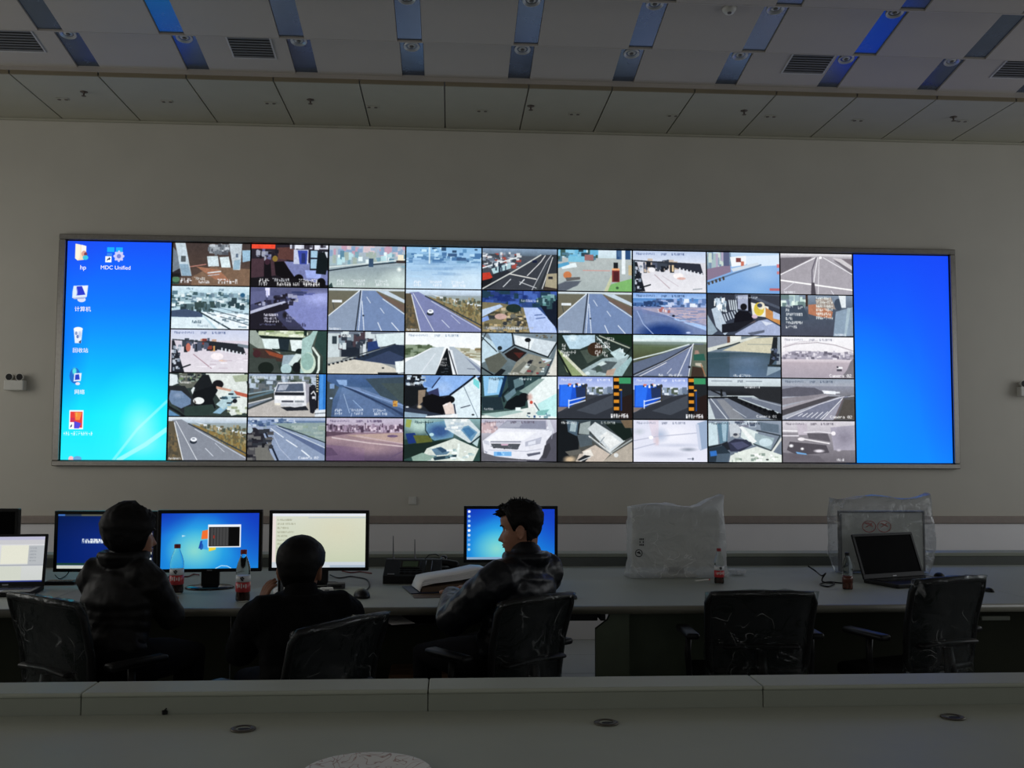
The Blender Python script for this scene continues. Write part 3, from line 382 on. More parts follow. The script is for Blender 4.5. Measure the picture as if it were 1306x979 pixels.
 [('G', 'c8e4ec', 'e8f4f4', 0, .16), ('G', '8ca09c', '4c5840', .16, .26), ('G', '5c6c50', '484c34', .26, .6), ('G', '50584c', '404448', .6, 1), ('E', '8ca0a080', .5, .2, .6, .1, .9), ('P', '606c84', 0, .68, .82, .2, .86, .2, .96, .2, .72, 1, 0, 1), ('P', '7480a0', .1, .96, .44, .66, .78, .3, .74, .98), ('L', 'd8e4e4', .03, 0, .6, .4, .42, .76, .22), ('L', '282c34', .03, 0, .96, .42, .62, .8, .24), ('L', 'e8e8ec', .018, .08, 1, .45, .66), ('L', 'c0c4cc', .014, .02, .98, .4, .66, .8, .26), ('L', 'e8ecf4', .02, .6, 1, .78, .3, .82, .2), ('L', 'e8ecf4', .014, .46, .92, .52, .8), ('L', 'f0f4fa', .02, .75, .98, .8, .36, .82, .22), ('P', '60685c', .82, .22, 1, .22, 1, 1, .76, 1), ('P', '2c5c50', .82, .46, .96, .44, .98, .6, .82, .6), ('P', 'a08478', .84, .36, .88, .36, .9, .44, .83, .46), ('P', 'c0b8a8', .84, .66, .92, .66, .95, .76, .84, .72), ('P', '3c3028', .8, .74, .94, .78, .96, 1, .78, 1), ('L', 'a8704c', .02, .92, .7, .98, .98), ('E', '1c2030', .76, .76, .015, .03), ('W', 'f4f8f8', .35, .93, .06, 3, 3), ('W', 'f4f8f8', .48, .93, .06, 9, 4), ('N', .04)],
 [('G', '7c8890', '6c7c8c', 0, .4), ('G', '405460', '586c84', .4, 1), ('P', '8890a0', 0, 0, .3, 0, .3, .16, 0, .3), ('P', '6c4c40', .27, .02, .31, .02, .31, .2, .27, .2), ('P', 'e4e8e4', .31, .0, .46, .0, .46, .14, .31, .18), ('P', 'd0ccb4', .2, .36, .6, .06, .92, .02, .92, .42, .5, .38), ('P', 'd8dcd4', 0, .3, .66, .0, .74, .0, .2, .3, 0, .4), ('L', '303838', .03, .14, .32, .34, .22, .44, .16), ('L', '8c9490', .014, .55, .2, .92, .2), ('P', '30485480', 0, .44, .3, .4, .3, 1, 0, 1), ('E', '7890b480', .55, .6, .35, .2, .9), ('E', '6080a860', .55, .85, .3, .2, .9), ('P', '202428', .9, .02, .96, .02, .96, .5, .86, .72, .84, .68), ('P', '909ca8', .96, .02, 1, .02, 1, .7, .94, .7), ('S', 12, .86, .28, .96, .6, .04, .06, ['505c74', '788494', '2c3444'], 4), ('P', '283034', .82, .68, 1, .68, 1, .74, .82, .72), ('P', '8ca0b0', .82, .74, 1, .74, 1, .8, .8, .96), ('L', '50606c', .012, .0, .56, .8, .46), ('W', 'f4f8fa', .35, .92, .065, 11, 4), ('N', .04)],
 [('G', 'f4f4f8', 'f0ecf0', 0, .5), ('G', 'c0b4bc', 'a8a0ac', .5, 1), ('L', 'b0a8b0', .02, .03, .26, .2, .18, .5, .14, .75, .2, 1, .34), ('L', 'c8c0c8', .012, .05, .22, .25, .13, .5, .1), ('P', 'a8a4b4', .03, .4, .2, .34, .8, .38, 1, .42, 1, .54, 0, .54), ('S', 70, 0, .36, 1, .54, .04, .05, ['7c7888', 'c8c4d0', '8c8898', 'e4e0e8', '686474'], 4), ('G', 'dcd4dc', 'c8bcc4', .55, .62), ('P', '7c7880', .95, .6, 1, .5, 1, .98, .82, .98, .9, .8), ('R', 'f4f4f8', .76, .72, .84, .77), ('R', '504c58', .76, .78, .83, .83), ('R', '3c3844', .76, .71, .785, .75), ('L', 'd8d0dc', .012, .06, .06, .06, .5), ('T', 'ffffff', .66, .9, .07, 'Camera 02')] + cap_top('8c8c9c') + [('N', .03)],
], [
 # row four
 [('G', '2c3838', '34403c'), ('P', 'dce8ec', 0, .02, .1, .05, .12, .24, .04, .3, 0, .3), ('P', '60645c', .12, 0, .4, 0, .5, .3, .2, .36, .12, .26), ('S', 20, .12, 0, .42, .2, .06, .05, ['20282c', '6c8060', '90a094', '303c44'], 4), ('P', 'dce4e0', .46, 0, .95, 0, 1, .3, 1, .9, .8, .98, .6, .5, .5, .3), ('P', 'a8b49c', .8, .06, 1, .02, 1, .18, .84, .2), ('P', '181c20', .3, .34, .42, .04, .5, .04, .56, .3, .4, .5), ('E', '16161a', .62, .26, .07, .1), ('P', '101418', .3, .44, .58, .28, .62, .4, .56, .6, .6, .8, .5, .96, .34, .86, .3, .6), ('P', '24282c', 0, .3, .2, .3, .32, .6, .3, .96, .2, .96, 0, .6), ('P', '6c84a4', .02, .4, .16, .42, .28, .6, .28, .72, .16, .82, .04, .72, 0, .6), ('E', '8498b4', .12, .52, .08, .08, .8), ('E', 'e8ecec', .38, .64, .07, .08), ('P', '4c4440', .32, .6, .35, .68, .33, .72), ('P', '2c3c38', .2, .78, .56, .72, .6, .9, .4, 1, .2, 1), ('P', '8cb4cc', .56, .92, .74, .66, .8, .72, .66, .94), ('P', 'b4d0d8', .6, .72, .8, .4, .9, .44, .7, .84), ('S', 14, .66, .42, .9, .82, .05, .03, ['243038', '3c5868', 'd8e8e8'], 6), ('P', 'b8604c', .82, .4, 1, .48, 1, .56, .86, .5), ('P', 'c89c88', .6, .3, .8, .38, .78, .42, .6, .36), ('E', '181c24', .84, .64, .03, .05), ('L', '14181c', .05, 0, .78, .12, .9, .2, 1), ('P', '5c88b0', 0, .84, .16, 1, 0, 1), ('S', 10, .75, .76, 1, .98, .06, .04, ['98a488', '303830', 'c8d0b8'], 9), ('W', 'dce4e4', .14, .06, .05, 10, 5), ('W', 'ffffff', .14, .2, .045, 9, 3), ('P', 'e4ecf0', .28, .4, .31, .32, .33, .34, .3, .5), ('N', .07)],
 [('G', 'a8b8d0', '788494', 0, .16), ('G', '6c747c', '585c5c', .16, .5), ('S', 90, 0, .06, 1, .4, .06, .1, ['4c5860', '8c9cac', '38443c', 'b8c8d8', '606c64'], 4), ('P', 'b8b4b0', 0, .84, .34, .6, 1, .62, 1, 1, 0, 1), ('P', '404440', 0, .5, .34, .36, .34, .56, 0, .72), ('L', '58707c', .05, 0, .58, .32, .42), ('L', '88a0ac', .03, 0, .48, .32, .38), ('L', '3c4448', .04, 0, .82, .36, .56), ('L', 'c8ccd0', .03, 0, .7, .3, .56), ('P', '20242c', .42, .78, .74, .74, .78, .84, .5, .86), ('P', 'dfe2e8', .33, .42, .38, .2, .73, .18, .76, .3, .75, .74, .6, .78, .34, .7), ('P', '505c70', .38, .24, .7, .22, .71, .4, .35, .42), ('P', 'a4acbc', .4, .26, .52, .25, .48, .38, .37, .39), ('P', '20242c', .34, .43, .72, .43, .72, .5, .34, .5), ('P', 'f4f6f8', .34, .52, .74, .52, .72, .6, .34, .6), ('P', '484c58', .43, .62, .58, .62, .58, .66, .43, .66), ('R', 'c8ccd4', .42, .69, .7, .76), ('R', '8c949c', .6, .62, .72, .66), ('R', 'e8e4d8', .34, .68, .42, .73), ('P', '9c9ca8', .73, .2, .8, .26, .8, .6, .75, .7), ('P', '1a1c24', .78, .3, .86, .26, .88, .8, .84, .92, .8, .9, .78, .6), ('E', '20242c', .83, .3, .03, .05), ('L', 'e4e8ec', .025, .81, .46, .84, .4, .87, .5, .87, .6), ('R', 'd8dce4', .82, .52, .86, .58), ('R', '14161c', .87, .02, .9, .8)] + [('R', 'e0d8b0', .875, .03+.06*k, .895, .055+.06*k) for k in range(7)] + [('R', '2c74c8', .91, .0, 1, .84), ('R', '4c94e0', .92, .0, .96, .84), ('P', 'dce4ec', .86, .84, 1, .82, 1, .98, .86, 1), ('L', '606870', .02, .86, .92, 1, .9), ('W', 'e4ecf4', .05, .06, .06, 8, 3), ('W', 'e4ecf4', .42, .06, .06, 8, 4), ('N', .06)],
 [('G', '4c6898', '3c5880', 0, .3), ('G', '506c94', '44587c', .3, 1), ('P', '3c4c58', .5, .1, 1, .05, 1, .8, .7, .5), ('P', '48544c80', .7, .2, 1, .2, 1, .7), ('P', '404c54', 0, .16, .16, .3, .08, .6, .06, 1, 0, 1), ('P', '5c749c', .2, .3, .34, .32, .9, .96, .1, .98), ('E', '6c88b0a0', .3, .4, .25, .2, .9), ('P', '6c84ac', .24, .28, .4, .3, .98, .68, 1, .8), ('P', '2c3c5c', .2, .28, .3, .3, 1, .9, 1, .98, .84, .8), ('L', '88a4d0', .02, .22, .26, .6, .5, 1, .72), ('P', '8cacd8', .12, .13, .26, .13, .26, .26, .16, .24), ('P', '7c9cc8', .04, .22, .1, .22, .1, .34, .04, .34), ('L', 'a8c0e0', .014, .22, .46, .3, .9), ('L', '98b4d8', .014, .34, .6, .46, .8), ('E', 'b8d0f0', .06, .56, .02, .02), ('R', 'c89848', .86, .61, .92, .74), ('S', 8, .86, .61, .92, .74, .02, .03, ['a06c3c', 'e0b460'], 2)] + cap_bot('e4ecf8', .8) + [('L', 'c4d4f0', .012, .32, .98, .33, .9), ('N', .06)],
 [('G', '1c2028', '20242c'), ('P', '8cb4ec', .22, 0, 1, 0, .78, .3, .6, .46, .44, .5, .3, .4, .24, .24), ('E', 'b0ccf4c0', .5, .3, .16, .2, .9), ('P', '6c94d0', .24, 0, .5, 0, .36, .3, .24, .24), ('P', '14181c', 0, .26, .3, .3, .24, .6, .1, .74, 0, .7), ('P', 'dcecf4', .6, .46, .94, .02, 1, .2, 1, 1, .62, 1), ('P', '7cd8dc', .9, .06, .98, .14, .98, .32, .9, .2), ('L', '101828', .045, .6, .46, .78, .22, .92, .02), ('L', '687888', .014, .77, .24, .96, .98), ('L', '1c2440', .025, .36, .3, .46, .06), ('S', 30, .02, .02, .26, .22, .04, .05, ['d8e8f4', '303c4c', 'a4b8cc', '14181c'], 4), ('W', 'f4fcff', .04, .18, .07, 4, 3), ('W', 'f4fcff', .16, .18, .06, 4, 4), ('P', '8c7c6c', .18, .36, .28, .34, .26, .6, .18, .72), ('P', '34385c', .3, .4, .44, .3, .46, .5, .36, .6), ('P', '0c0c10', .24, .52, .36, .44, .54, .54, .62, .64, .5, .92, .34, .88, .24, .7), ('E', '0c0c10', .59, .57, .07, .09), ('P', 'e4d4cc', .5, .7, .6, .62, .64, .7, .66, .9, .54, .92), ('P', 'f4ecec', .5, .72, .54, .66, .58, .64, .56, .7), ('L', '202438', .03, .65, .68, .68, .98), ('L', '384050', .02, .74, .76, .86, .7), ('E', '303840', .9, .92, .02, .02), ('P', '2c3444', 0, .72, .1, .78, .34, .86, .5, .92, .5, 1, 0, 1), ('P', '90a8bc', 0, .86, .3, .92, .3, 1, 0, 1), ('P', 'eef4f8', .28, .96, .7, .9, .7, 1, .28, 1), ('E', 'd0d8e0', .04, .75, .02, .02), ('E', 'c8b8a0', .2, .74, .04, .06, .6), ('N', .06)],
 [('G', '2c4448', '3c5450'), ('P', '88c0e8', .02, 0, .32, 0, .26, .44, .04, .48), ('P', 'b4d8f0', .1, .04, .24, .04, .2, .4, .08, .42), ('P', '102c50', .3, 0, .34, 0, .26, .52, .22, .52), ('P', '1c2c34', .34, 0, .6, 0, .56, .3, .36, .4), ('P', '607c84', .42, .1, .54, .02, .56, .2, .44, .3), ('P', '203038', 0, .5, .26, .5, .3, .8, .02, .82), ('P', 'eaf4f4', .6, .46, .8, .02, 1, .0, 1, 1, .64, 1), ('P', '88a09c', .5, .36, .76, .06, .84, .06, .6, .44), ('P', '64808c', .3, .48, .44, .28, .46, .4, .34, .6), ('L', '182428', .05, .3, .6, .28, .46, .36, .3), ('P', '0e1418', .34, .6, .46, .46, .6, .46, .58, .7, .4, .8, .3, .76), ('E', '101418', .56, .5, .07, .1), ('E', 'd0b0a8', .64, .5, .05, .12, .7), ('P', 'f4f0f0', .62, .6, .72, .56, .7, .76, .62, .76), ('P', 'c0ecec', .74, .66, 1, .4, 1, .96, .78, .9), ('L', '506068', .03, .7, .64, .78, .86), ('E', 'c84c3c', .66, .62, .02, .04), ('P', 'e0e8e4', 0, .94, .4, .82, .7, .72, .74, 1, 0, 1), ('P', 'a4c0bc', 0, .9, .46, .8, .56, .84, .2, .98), ('R', 'e8f4f4', .45, .74, .52, .82), ('S', 12, .55, .86, .9, .98, .04, .04, ['305080', '182838', '80a4b0'], 4), ('P', '80bcb8', .74, .82, .9, .78, .84, .92, .74, .92), ('W', 'f4f8f8', .04, .76, .05, 7, 3), ('W', '1c3444', .1, .04, .07, 9, 8), ('W', 'e0ecec', .5, .04, .06, 8, 5), ('N', .05)],
 blue_booth(), blue_booth(),
 [('G', 'd4e0e8', 'c4d0d4', 0, .2), ('G', '30343a', '1c1e22', .2, .42), ('P', '5c6470', .0, .3, .24, .34, .26, .44, 0, .44), ('P', '282a2e', .46, .26, 1, .22, 1, .64, .7, .5), ('P', '6c7484', 0, .48, .34, .5, .9, .98, .1, .98), ('P', '707888', .4, .46, .6, .46, 1, .62, 1, .84), ('P', '888c94', .12, .52, .22, .52, .5, .98, .3, .98), ('P', '1a1c20', .24, .46, .34, .44, 1, .88, 1, 1, .86, .98), ('L', '14161a', .04, 0, .48, .4, .46), ('L', '1c1e24', .035, .05, .3, .2, .42), ('L', '141618', .05, .185, .3, .185, .42), ('L', 'dce4ec', .02, .04, .5, .26, .98), ('L', 'd0d8e0', .014, .34, .74, .52, .94), ('L', 'c4ccd4', .012, 0, .72, .06, .98), ('L', 'b8c0c8', .014, .6, .48, 1, .66)] + [('E', '0c0e12', .46+.06*k+.0006*k*k, .58+.032*k+.001*k*k, .016+.002*k, .03+.003*k) for k in range(8)] + [('E', '08090c', .88, .82, .03, .06), ('E', '08090c', .97, .9, .04, .07), ('W', 'f8fcff', .5, .19, .055, 11, 3), ('T', 'f4f8fa', .66, .88, .065, 'Camera 01'), ('L', '404858', .008, .05, .08, .33, .08), ('L', '404858', .008, .52, .08, .74, .08), ('W', '404858', .4, .05, .06, 4, 6), ('N', .04)],
 [('G', '98a4b4', 'a8acb8', 0, .18), ('G', '8c90a0', '7c7c84', .18, .4), ('P', '5c5c68', 0, .26, .2, .2, .45, .22, .6, .34, .4, .42, 0, .44), ('P', '8c8890', 0, .48, .6, .36, .56, .44, 0, .64), ('P', 'a4a0a8', 0, .7, .62, .38, .66, .4, 0, .78), ('P', '4c4a50', 0, .76, .64, .42, .8, .42, .3, .72, 0, .9), ('P', '787c90', 0, 1, .5, .6, .84, .42, .92, .42, .6, 1), ('P', '9c9cac', .56, .98, .84, .5, .86, .44, .7, .98), ('L', 'e0e0e8', .018, .06, .96, .5, .62, .86, .42), ('L', 'f0f0f4', .02, .54, 1, .84, .46)] + [('L', 'eceef4', .018, .22+.06*k, .9+.012*k, .28+.07*k, .84-.01*k) for k in range(6)] + [('P', '58585c', .84, .46, 1, .42, 1, 1, .7, 1), ('P', '504c48', .86, .5, 1, .5, 1, .98, .76, .96), ('L', '7c6468', .014, .84, .5, .72, .98), ('P', 'f0f4fa', .55, .28, .74, .3, .74, .38, .58, .36), ('R', 'dce0e8', .74, .31, .8, .35), ('L', '303038', .01, .8, .42, .94, .4), ('T', 'ffffff', .66, .88, .07, 'Camera 02')] + cap_top('505c70') + [('N', .05)],
], [
 # row five
 side_road('868c98', 'e4ecf0', '8a7444'),
 [('G', 'b8c8e0', '98a8c4', 0, .08), ('G', '60789c', '90a0a8', .08, .25), ('S', 50, 0, .05, .6, .2, .06, .05, ['3c5078', '8ca0c4', 'c4d0e0', '50688c'], 4), ('P', '8ca0a0', .3, .14, 1, .12, 1, .6, .6, .3), ('S', 30, .5, .2, 1, .5, .1, .04, ['a4b4b0', '788c8c', '90a498'], 5), ('P', '8c9cb8', .24, .2, .36, .18, 1, .6, 1, 1, .38, 1), ('P', '5c6c90', .36, .22, .4, .2, 1, .72, 1, .88), ('P', 'a0acc4', 0, .2, .2, .22, .2, .28, 0, .26), ('L', 'e8f0f8', .02, .3, .26, .46, .46), ('L', 'e8f0f8', .024, .5, .52, .64, .68), ('L', 'e8f0f8', .03, .7, .76, .8, .9), ('L', '202c3c', .02, .4, .2, .7, .38, 1, .58), ('L', 'b8c4d8', .014, .3, .3, .42, .72, .56, .98), ('L', 'c8d4e0', .02, .38, .21, 1, .7), ('L', '182030', .04, .22, .3, .4, 1), ('P', '24242c', 0, .26, .1, .24, .2, .36, .34, 1, 0, 1), ('S', 50, .0, .3, .3, 1, .08, .08, ['181a20', '4c4c50', '6c6c6c', '30343c'], 6), ('E', 'a8b8c4', .03, .3, .04, .07), ('P', '70706c', .1, .7, .26, .7, .36, 1, .12, 1), ('T', 'f4f8ff', .66, .9, .06, 'Camera 02'), ('N', .05)],
 [('G', 'c4bcd0', 'b8acc0', 0, .18), ('R', '6a5468', 0, .18, 1, .32), ('S', 110, .0, .18, 1, .34, .025, .1, ['b8a8bc', '4c3c50', 'd8c8d8', '7c6c80', '9c88a0'], 4), ('G', '907888', 'a0888c', .34, .5), ('G', 'a08890', '584864', .5, 1), ('P', 'b8a098', .25, .4, 1, .34, 1, .6, .55, .5), ('P', '5c4858', 0, .32, .4, .34, .1, .42, 0, .44), ('L', 'd0c0c4', .03, .08, .46, .55, .58, 1, .66), ('L', 'c4b0b8', .02, .4, .42, 1, .6), ('E', '6c5878', .86, .42, .07, .03), ('P', '70587c80', 0, .62, .5, .7, .5, 1, 0, 1), ('P', '48385480', 0, .68, .08, .7, .16, .86, 0, .9), ('L', '60506c', .02, .8, .96, 1, .76), ('E', 'c4a8a880', .6, .7, .4, .2, .9)] + cap_top('584c6c') + [('W', '3c2c4c', .4, .05, .06, 4, 9), ('W', '3c2c4c', .62, .05, .06, 5, 12), ('N', .05)],
 [('G', '8cb0b4', '3c5454', 0, .5), ('G', '243c38', '2c4844', .5, 1), ('E', 'b4d0c8', .2, .16, .22, .24, .7), ('P', '98a858', .03, .02, .1, .04, .08, .22, .02, .2), ('P', '6c98b4', .28, .12, .6, .04, .66, .3, .64, .44, .4, .52, .3, .4), ('E', '38588c', .46, .3, .18, .2, .6), ('P', '1c3474', .02, .36, .14, .34, .2, .56, .06, .6), ('P', '5c6430', .12, .4, .34, .4, .4, .66, .2, .72), ('P', '182824', 0, .62, .3, .56, .6, .5, .4, .68, .2, .84, 0, .96), ('P', 'd0dce0', .52, .02, .84, .0, 1, .3, .96, .6, .84, .56, .56, .26), ('P', '6c98b8', .72, .22, .84, .16, .96, .32, .88, .54), ('P', '4878a4', .76, .24, .84, .2, .93, .32, .86, .46), ('P', 'b4ccd0', .88, .56, 1, .3, .96, .66), ('P', 'd8e0d8', .3, .7, .66, .46, .84, .6, .98, .7, .9, 1, .2, 1), ('P', '5c7c94', .36, .72, .48, .66, .6, .78, .56, .84, .42, .86), ('P', '304c68', .42, .68, .5, .68, .58, .76, .5, .8), ('P', '243c48', .38, .9, .7, .84, .7, .9, .4, .98), ('S', 20, .3, .7, .9, .96, .06, .04, ['f4fcfc', '98b4b8', 'c0d4d4', '50707c'], 4), ('L', 'eaf4f0', .05, .72, .6, .7, .9, .78, .98), ('E', 'b8dce4', .36, .38, .03, .04), ('P', '8ca89c', .1, .9, .24, .8, .4, .9, .3, 1, .12, 1), ('L', '14242c', .03, .86, .6, 1, .4), ('S', 16, .55, .04, .8, .3, .08, .04, ['f4f8f8', 'b8c8d4'], 7), ('W', '203840', .14, .06, .07, 10, 5), ('L', '20343c', .025, .28, .08, .28, .28, .34, .44), ('N', .06)],
 [('G', 'c0c0d0', 'b0b0c0', 0, .3), ('P', 'c8b0b4', .0, .1, .2, .06, .18, .3, 0, .36), ('S', 20, .0, .08, .2, .34, .03, .06, ['e0d0d4', '9c8c98', 'c0a8ac'], 4), ('G', 'b4b4c0', '484850', .34, .98), ('P', '50505c', .8, .5, 1, .3, 1, 1, .6, 1), ('P', '606068', 0, .78, .3, .9, .6, .98, 0, 1), ('P', 'e6e8f2', .02, .52, .2, .28, .24, .22, .86, .2, .92, .1, .96, .3, .86, .52, .84, .76, .76, .96, .5, .94, .2, .88, .04, .8), ('P', '8c90a4', .22, .22, .34, .04, .85, .04, .86, .24), ('P', 'a8acbc', .24, .2, .34, .06, .56, .06, .5, .2), ('L', 'c8ccd8', .02, .23, .22, .86, .25), ('P', 'f2f4fa', .06, .5, .24, .3, .74, .3, .56, .5, .12, .54), ('L', '8c90a0', .028, .13, .535, .52, .535), ('P', '50545c', .12, .56, .52, .58, .48, .72, .16, .68), ('S', 16, .14, .58, .5, .7, .02, .01, ['787c88', '383c44'], 5), ('L', 'e0e0ea', .03, .13, .57, .52, .57), ('P', 'd8b4cc', .26, .59, .36, .59, .35, .625, .27, .625), ('P', 'c8ccda', .03, .5, .1, .52, .11, .62, .04, .58), ('P', 'b8bccc', .58, .54, .8, .42, .78, .58, .58, .65), ('P', 'e0e4f0', .62, .55, .72, .5, .72, .58, .62, .62), ('R', '7cb8ec', .17, .77, .4, .87), ('S', 8, .18, .79, .39, .85, .02, .05, ['5898d8', 'a4d4f8'], 3), ('P', '5c6070', .6, .82, .78, .77, .78, .82, .62, .88), ('P', 'a0a4b4', .04, .74, .09, .78, .07, .82), ('L', 'b4b8c8', .014, .1, .73, .6, .76, .8, .7), ('P', '3c3c44', .84, .62, .9, .56, .92, .7, .86, .92, .8, .92), ('L', 'a8acbc', .014, .86, .26, .95, .2, .93, .46), ('P', 'd0d4e0', .86, .0, .9, 0, .96, .26, .9, .3)] + cap_top('605868') + [('W', '3c3848', .39, .05, .06, 4, 9), ('N', .03)],
 [('G', '303c44', '5c5850'), ('P', '14181c', 0, 0, .3, .1, .28, .7, .1, .98, 0, 1), ('P', '485c6c', .12, .02, .28, .06, .26, .4, .14, .3), ('P', 'a0b4bc', .18, .08, .26, .1, .24, .3, .16, .28), ('P', '505c64', .26, .36, .46, .36, .46, .6, .3, .66), ('P', '98a4a4', .3, .1, .44, .04, .42, .36, .28, .34), ('P', 'd0d8dc', .4, .22, .5, .06, .9, .5, .7, .78), ('P', 'e8ecec', .56, .4, .66, .28, .84, .54, .7, .7), ('L', '8c98a0', .02, .62, .42, .56, .56), ('L', 'd8dcdc', .035, .42, .4, .72, .8), ('L', '788084', .02, .44, .44, .7, .82), ('L', 'a8b0b0', .03, .7, .8, 1, .46), ('P', '14201c', .6, .06, .96, .1, 1, .4, .88, .5), ('P', '70604c', .84, .02, 1, .0, 1, .2, .9, .2), ('P', 'b0a89c', .72, .82, 1, .52, 1, 1, .6, 1), ('P', 'c8bcb0', .3, .78, .5, .6, .7, .82, .6, 1, .24, 1), ('P', 'e8e4dc', .34, .76, .44, .7, .48, .86, .34, .86), ('E', 'd0b898', .16, .94, .1, .1, .7), ('P', '60605c', .1, .76, .3, .7, .34, .8, .16, .86), ('P', '24282c', .26, .96, .36, .84, .44, .86, .36, 1), ('L', 'e8ecec', .02, .3, .98, .44, .88), ('E', 'dce0e0', .78, .84, .03, .05), ('W', 'f4f8f8', .05, .05, .06, 10, 4), ('W', 'f4f8f8', .58, .05, .06, 9, 7), ('N', .06, 2)],
 [('G', 'dcdff0', 'e4e6f4'), ('E', 'f4f4fcd0', .55, .35, .4, .4, .9), ('E', 'a0b0ccc0', .36, .36, .14, .2, .9), ('P', 'e0ccd880', .2, .0, .34, 0, .34, .6, .28, .6), ('L', 'b8bcd0', .02, 0, .5, .3, .4, .9, .3), ('L', 'c0c4d8', .025, .0, .7, .3, .56), ('E', 'ffffff', .24, .42, .03, .04), ('E', 'b0b8d080', .6, .6, .4, .06, .9), ('P', '98acc8', .86, .08, 1, .0, 1, .66, .9, .72), ('P', 'c8d0e4', .84, .1, .88, .1, .92, .7, .88, .7), ('E', '9098a8', .74, .7, .14, .06, .9), ('E', 'c4ccd8', .08, .28, .1, .1, .9), ('E', 'b4b8ccb0', .4, .82, .4, .1, .9), ('E', 'd8c8d0', .32, .5, .04, .14, .9), ('E', '505868', .8, .92, .012, .03), ('L', '707890', .015, .73, .92, .78, .92)] + cap_top('8088a0') + [('W', '505870', .39, .05, .06, 3, 9), ('N', .02, 2)],
 [('G', '909cac', '606c7c'), ('P', 'c8dce4', .0, .08, .12, .04, .14, .6, 0, .7), ('P', '5c7c90', .12, .08, .28, .04, .26, .5, .16, .56), ('P', 'a0bccc', .18, .04, .26, .04, .24, .5, .2, .5), ('L', 'dce4e8', .04, .4, .02, .4, .34), ('P', 'c4ccd4', .28, .02, .42, .0, .44, .3, .3, .4), ('P', '7c8090', .36, .02, .62, .0, .64, .14, .44, .18), ('P', 'd8e4e4', .46, .14, .68, .28, .62, .6, .44, .4), ('P', '607080', .7, .04, .96, .1, .96, .3, .72, .24), ('P', '9cb0b8', .64, .3, .9, .42, .84, .72, .62, .56), ('E', 'c8dce4', .78, .52, .09, .1), ('L', '303840', .03, .66, .24, .98, .36), ('L', '303c40', .025, .56, .52, .86, .72, .98, .36), ('L', 'd8dcd8', .05, .86, .76, 1, .42), ('P', 'f0f4f4', .42, .16, .46, .14, .66, .5, .6, .56), ('P', '303448', .24, .56, .36, .44, .52, .46, .6, .58, .44, .74, .3, .74), ('P', '4c506c', .3, .54, .46, .5, .56, .6, .4, .7), ('E', 'b0b4b8', .38, .36, .05, .06), ('E', '404450', .37, .34, .03, .03), ('P', '20242c', .18, .56, .26, .5, .3, .7, .2, .72), ('P', '283440', 0, .68, .2, .6, .3, .78, .24, .98, 0, 1), ('P', '3470c0', .02, .74, .11, .72, .12, .84, .03, .86), ('P', '4c5c6c', .12, .8, .3, .78, .26, 1, .1, 1), ('P', 'dfe6e0', .3, .84, .46, .72, .66, .62, 1, .82, 1, 1, .28, 1), ('S', 24, .32, .78, .96, .98, .06, .05, ['ffffff', 'b0bcb0', 'e4ece4', '8c9c94'], 4), ('E', '404848', .8, .93, .02, .02), ('P', '242c34', .0, .62, .18, .56, .18, .6, 0, .68), ('S', 14, .3, .02, .66, .14, .06, .05, ['b8c4d0', '505c70', 'd8e0e8'], 8), ('N', .05)] + cap_top('303c4c') + [('N', .0, 0)],
 [('G', 'd8d4dc', 'c0bcc4', 0, .28), ('G', 'a09ca4', '6c6870', .28, 1), ('P', '8c8890', .0, .3, .6, .3, .64, .56, 0, .8), ('P', 'a8a4b4', .66, .16, 1, .1, 1, .7, .7, .7), ('E', '8c8898', .85, .4, .18, .3, .9), ('P', 'c4bcc8', .2, .08, .34, .06, .34, .34, .22, .34), ('L', 'f0eef2', .035, 0, .24, .2, .25), ('L', 'e8e4ec', .03, 0, .36, .22, .36), ('L', 'e0dce4', .03, .3, .28, .5, .26, .7, .3), ('E', 'f8f4f8', .7, .3, .03, .05), ('P', '605c64', .34, .3, .62, .3, .66, .5, .36, .42), ('L', 'f4f0f4', .03, .3, .44, .64, .54), ('E', 'f0ecf0', .26, .44, .05, .04), ('P', '504c54', .1, .5, .6, .58, .64, .76, .2, .82, .06, .7), ('E', 'f8f8fc', .12, .6, .04, .05, .6), ('E', 'fcfcff', .27, .67, .03, .04, .6), ('E', 'e8e4ec', .5, .72, .09, .05, .6), ('P', '74b0e8', .18, .74, .32, .78, .34, .82, .2, .79), ('P', '68646c', 0, .76, .5, .84, .6, 1, 0, 1), ('E', 'd0ccd8', .77, .7, .04, .04, .7), ('W', 'f0f0f4', .74, .9, .06, 5, 4), ('E', '60586090', .2, .86, .2, .1, .9)] + cap_top('605c68') + [('W', '48444c', .4, .05, .06, 4, 9), ('N', .04, 2)],
]]
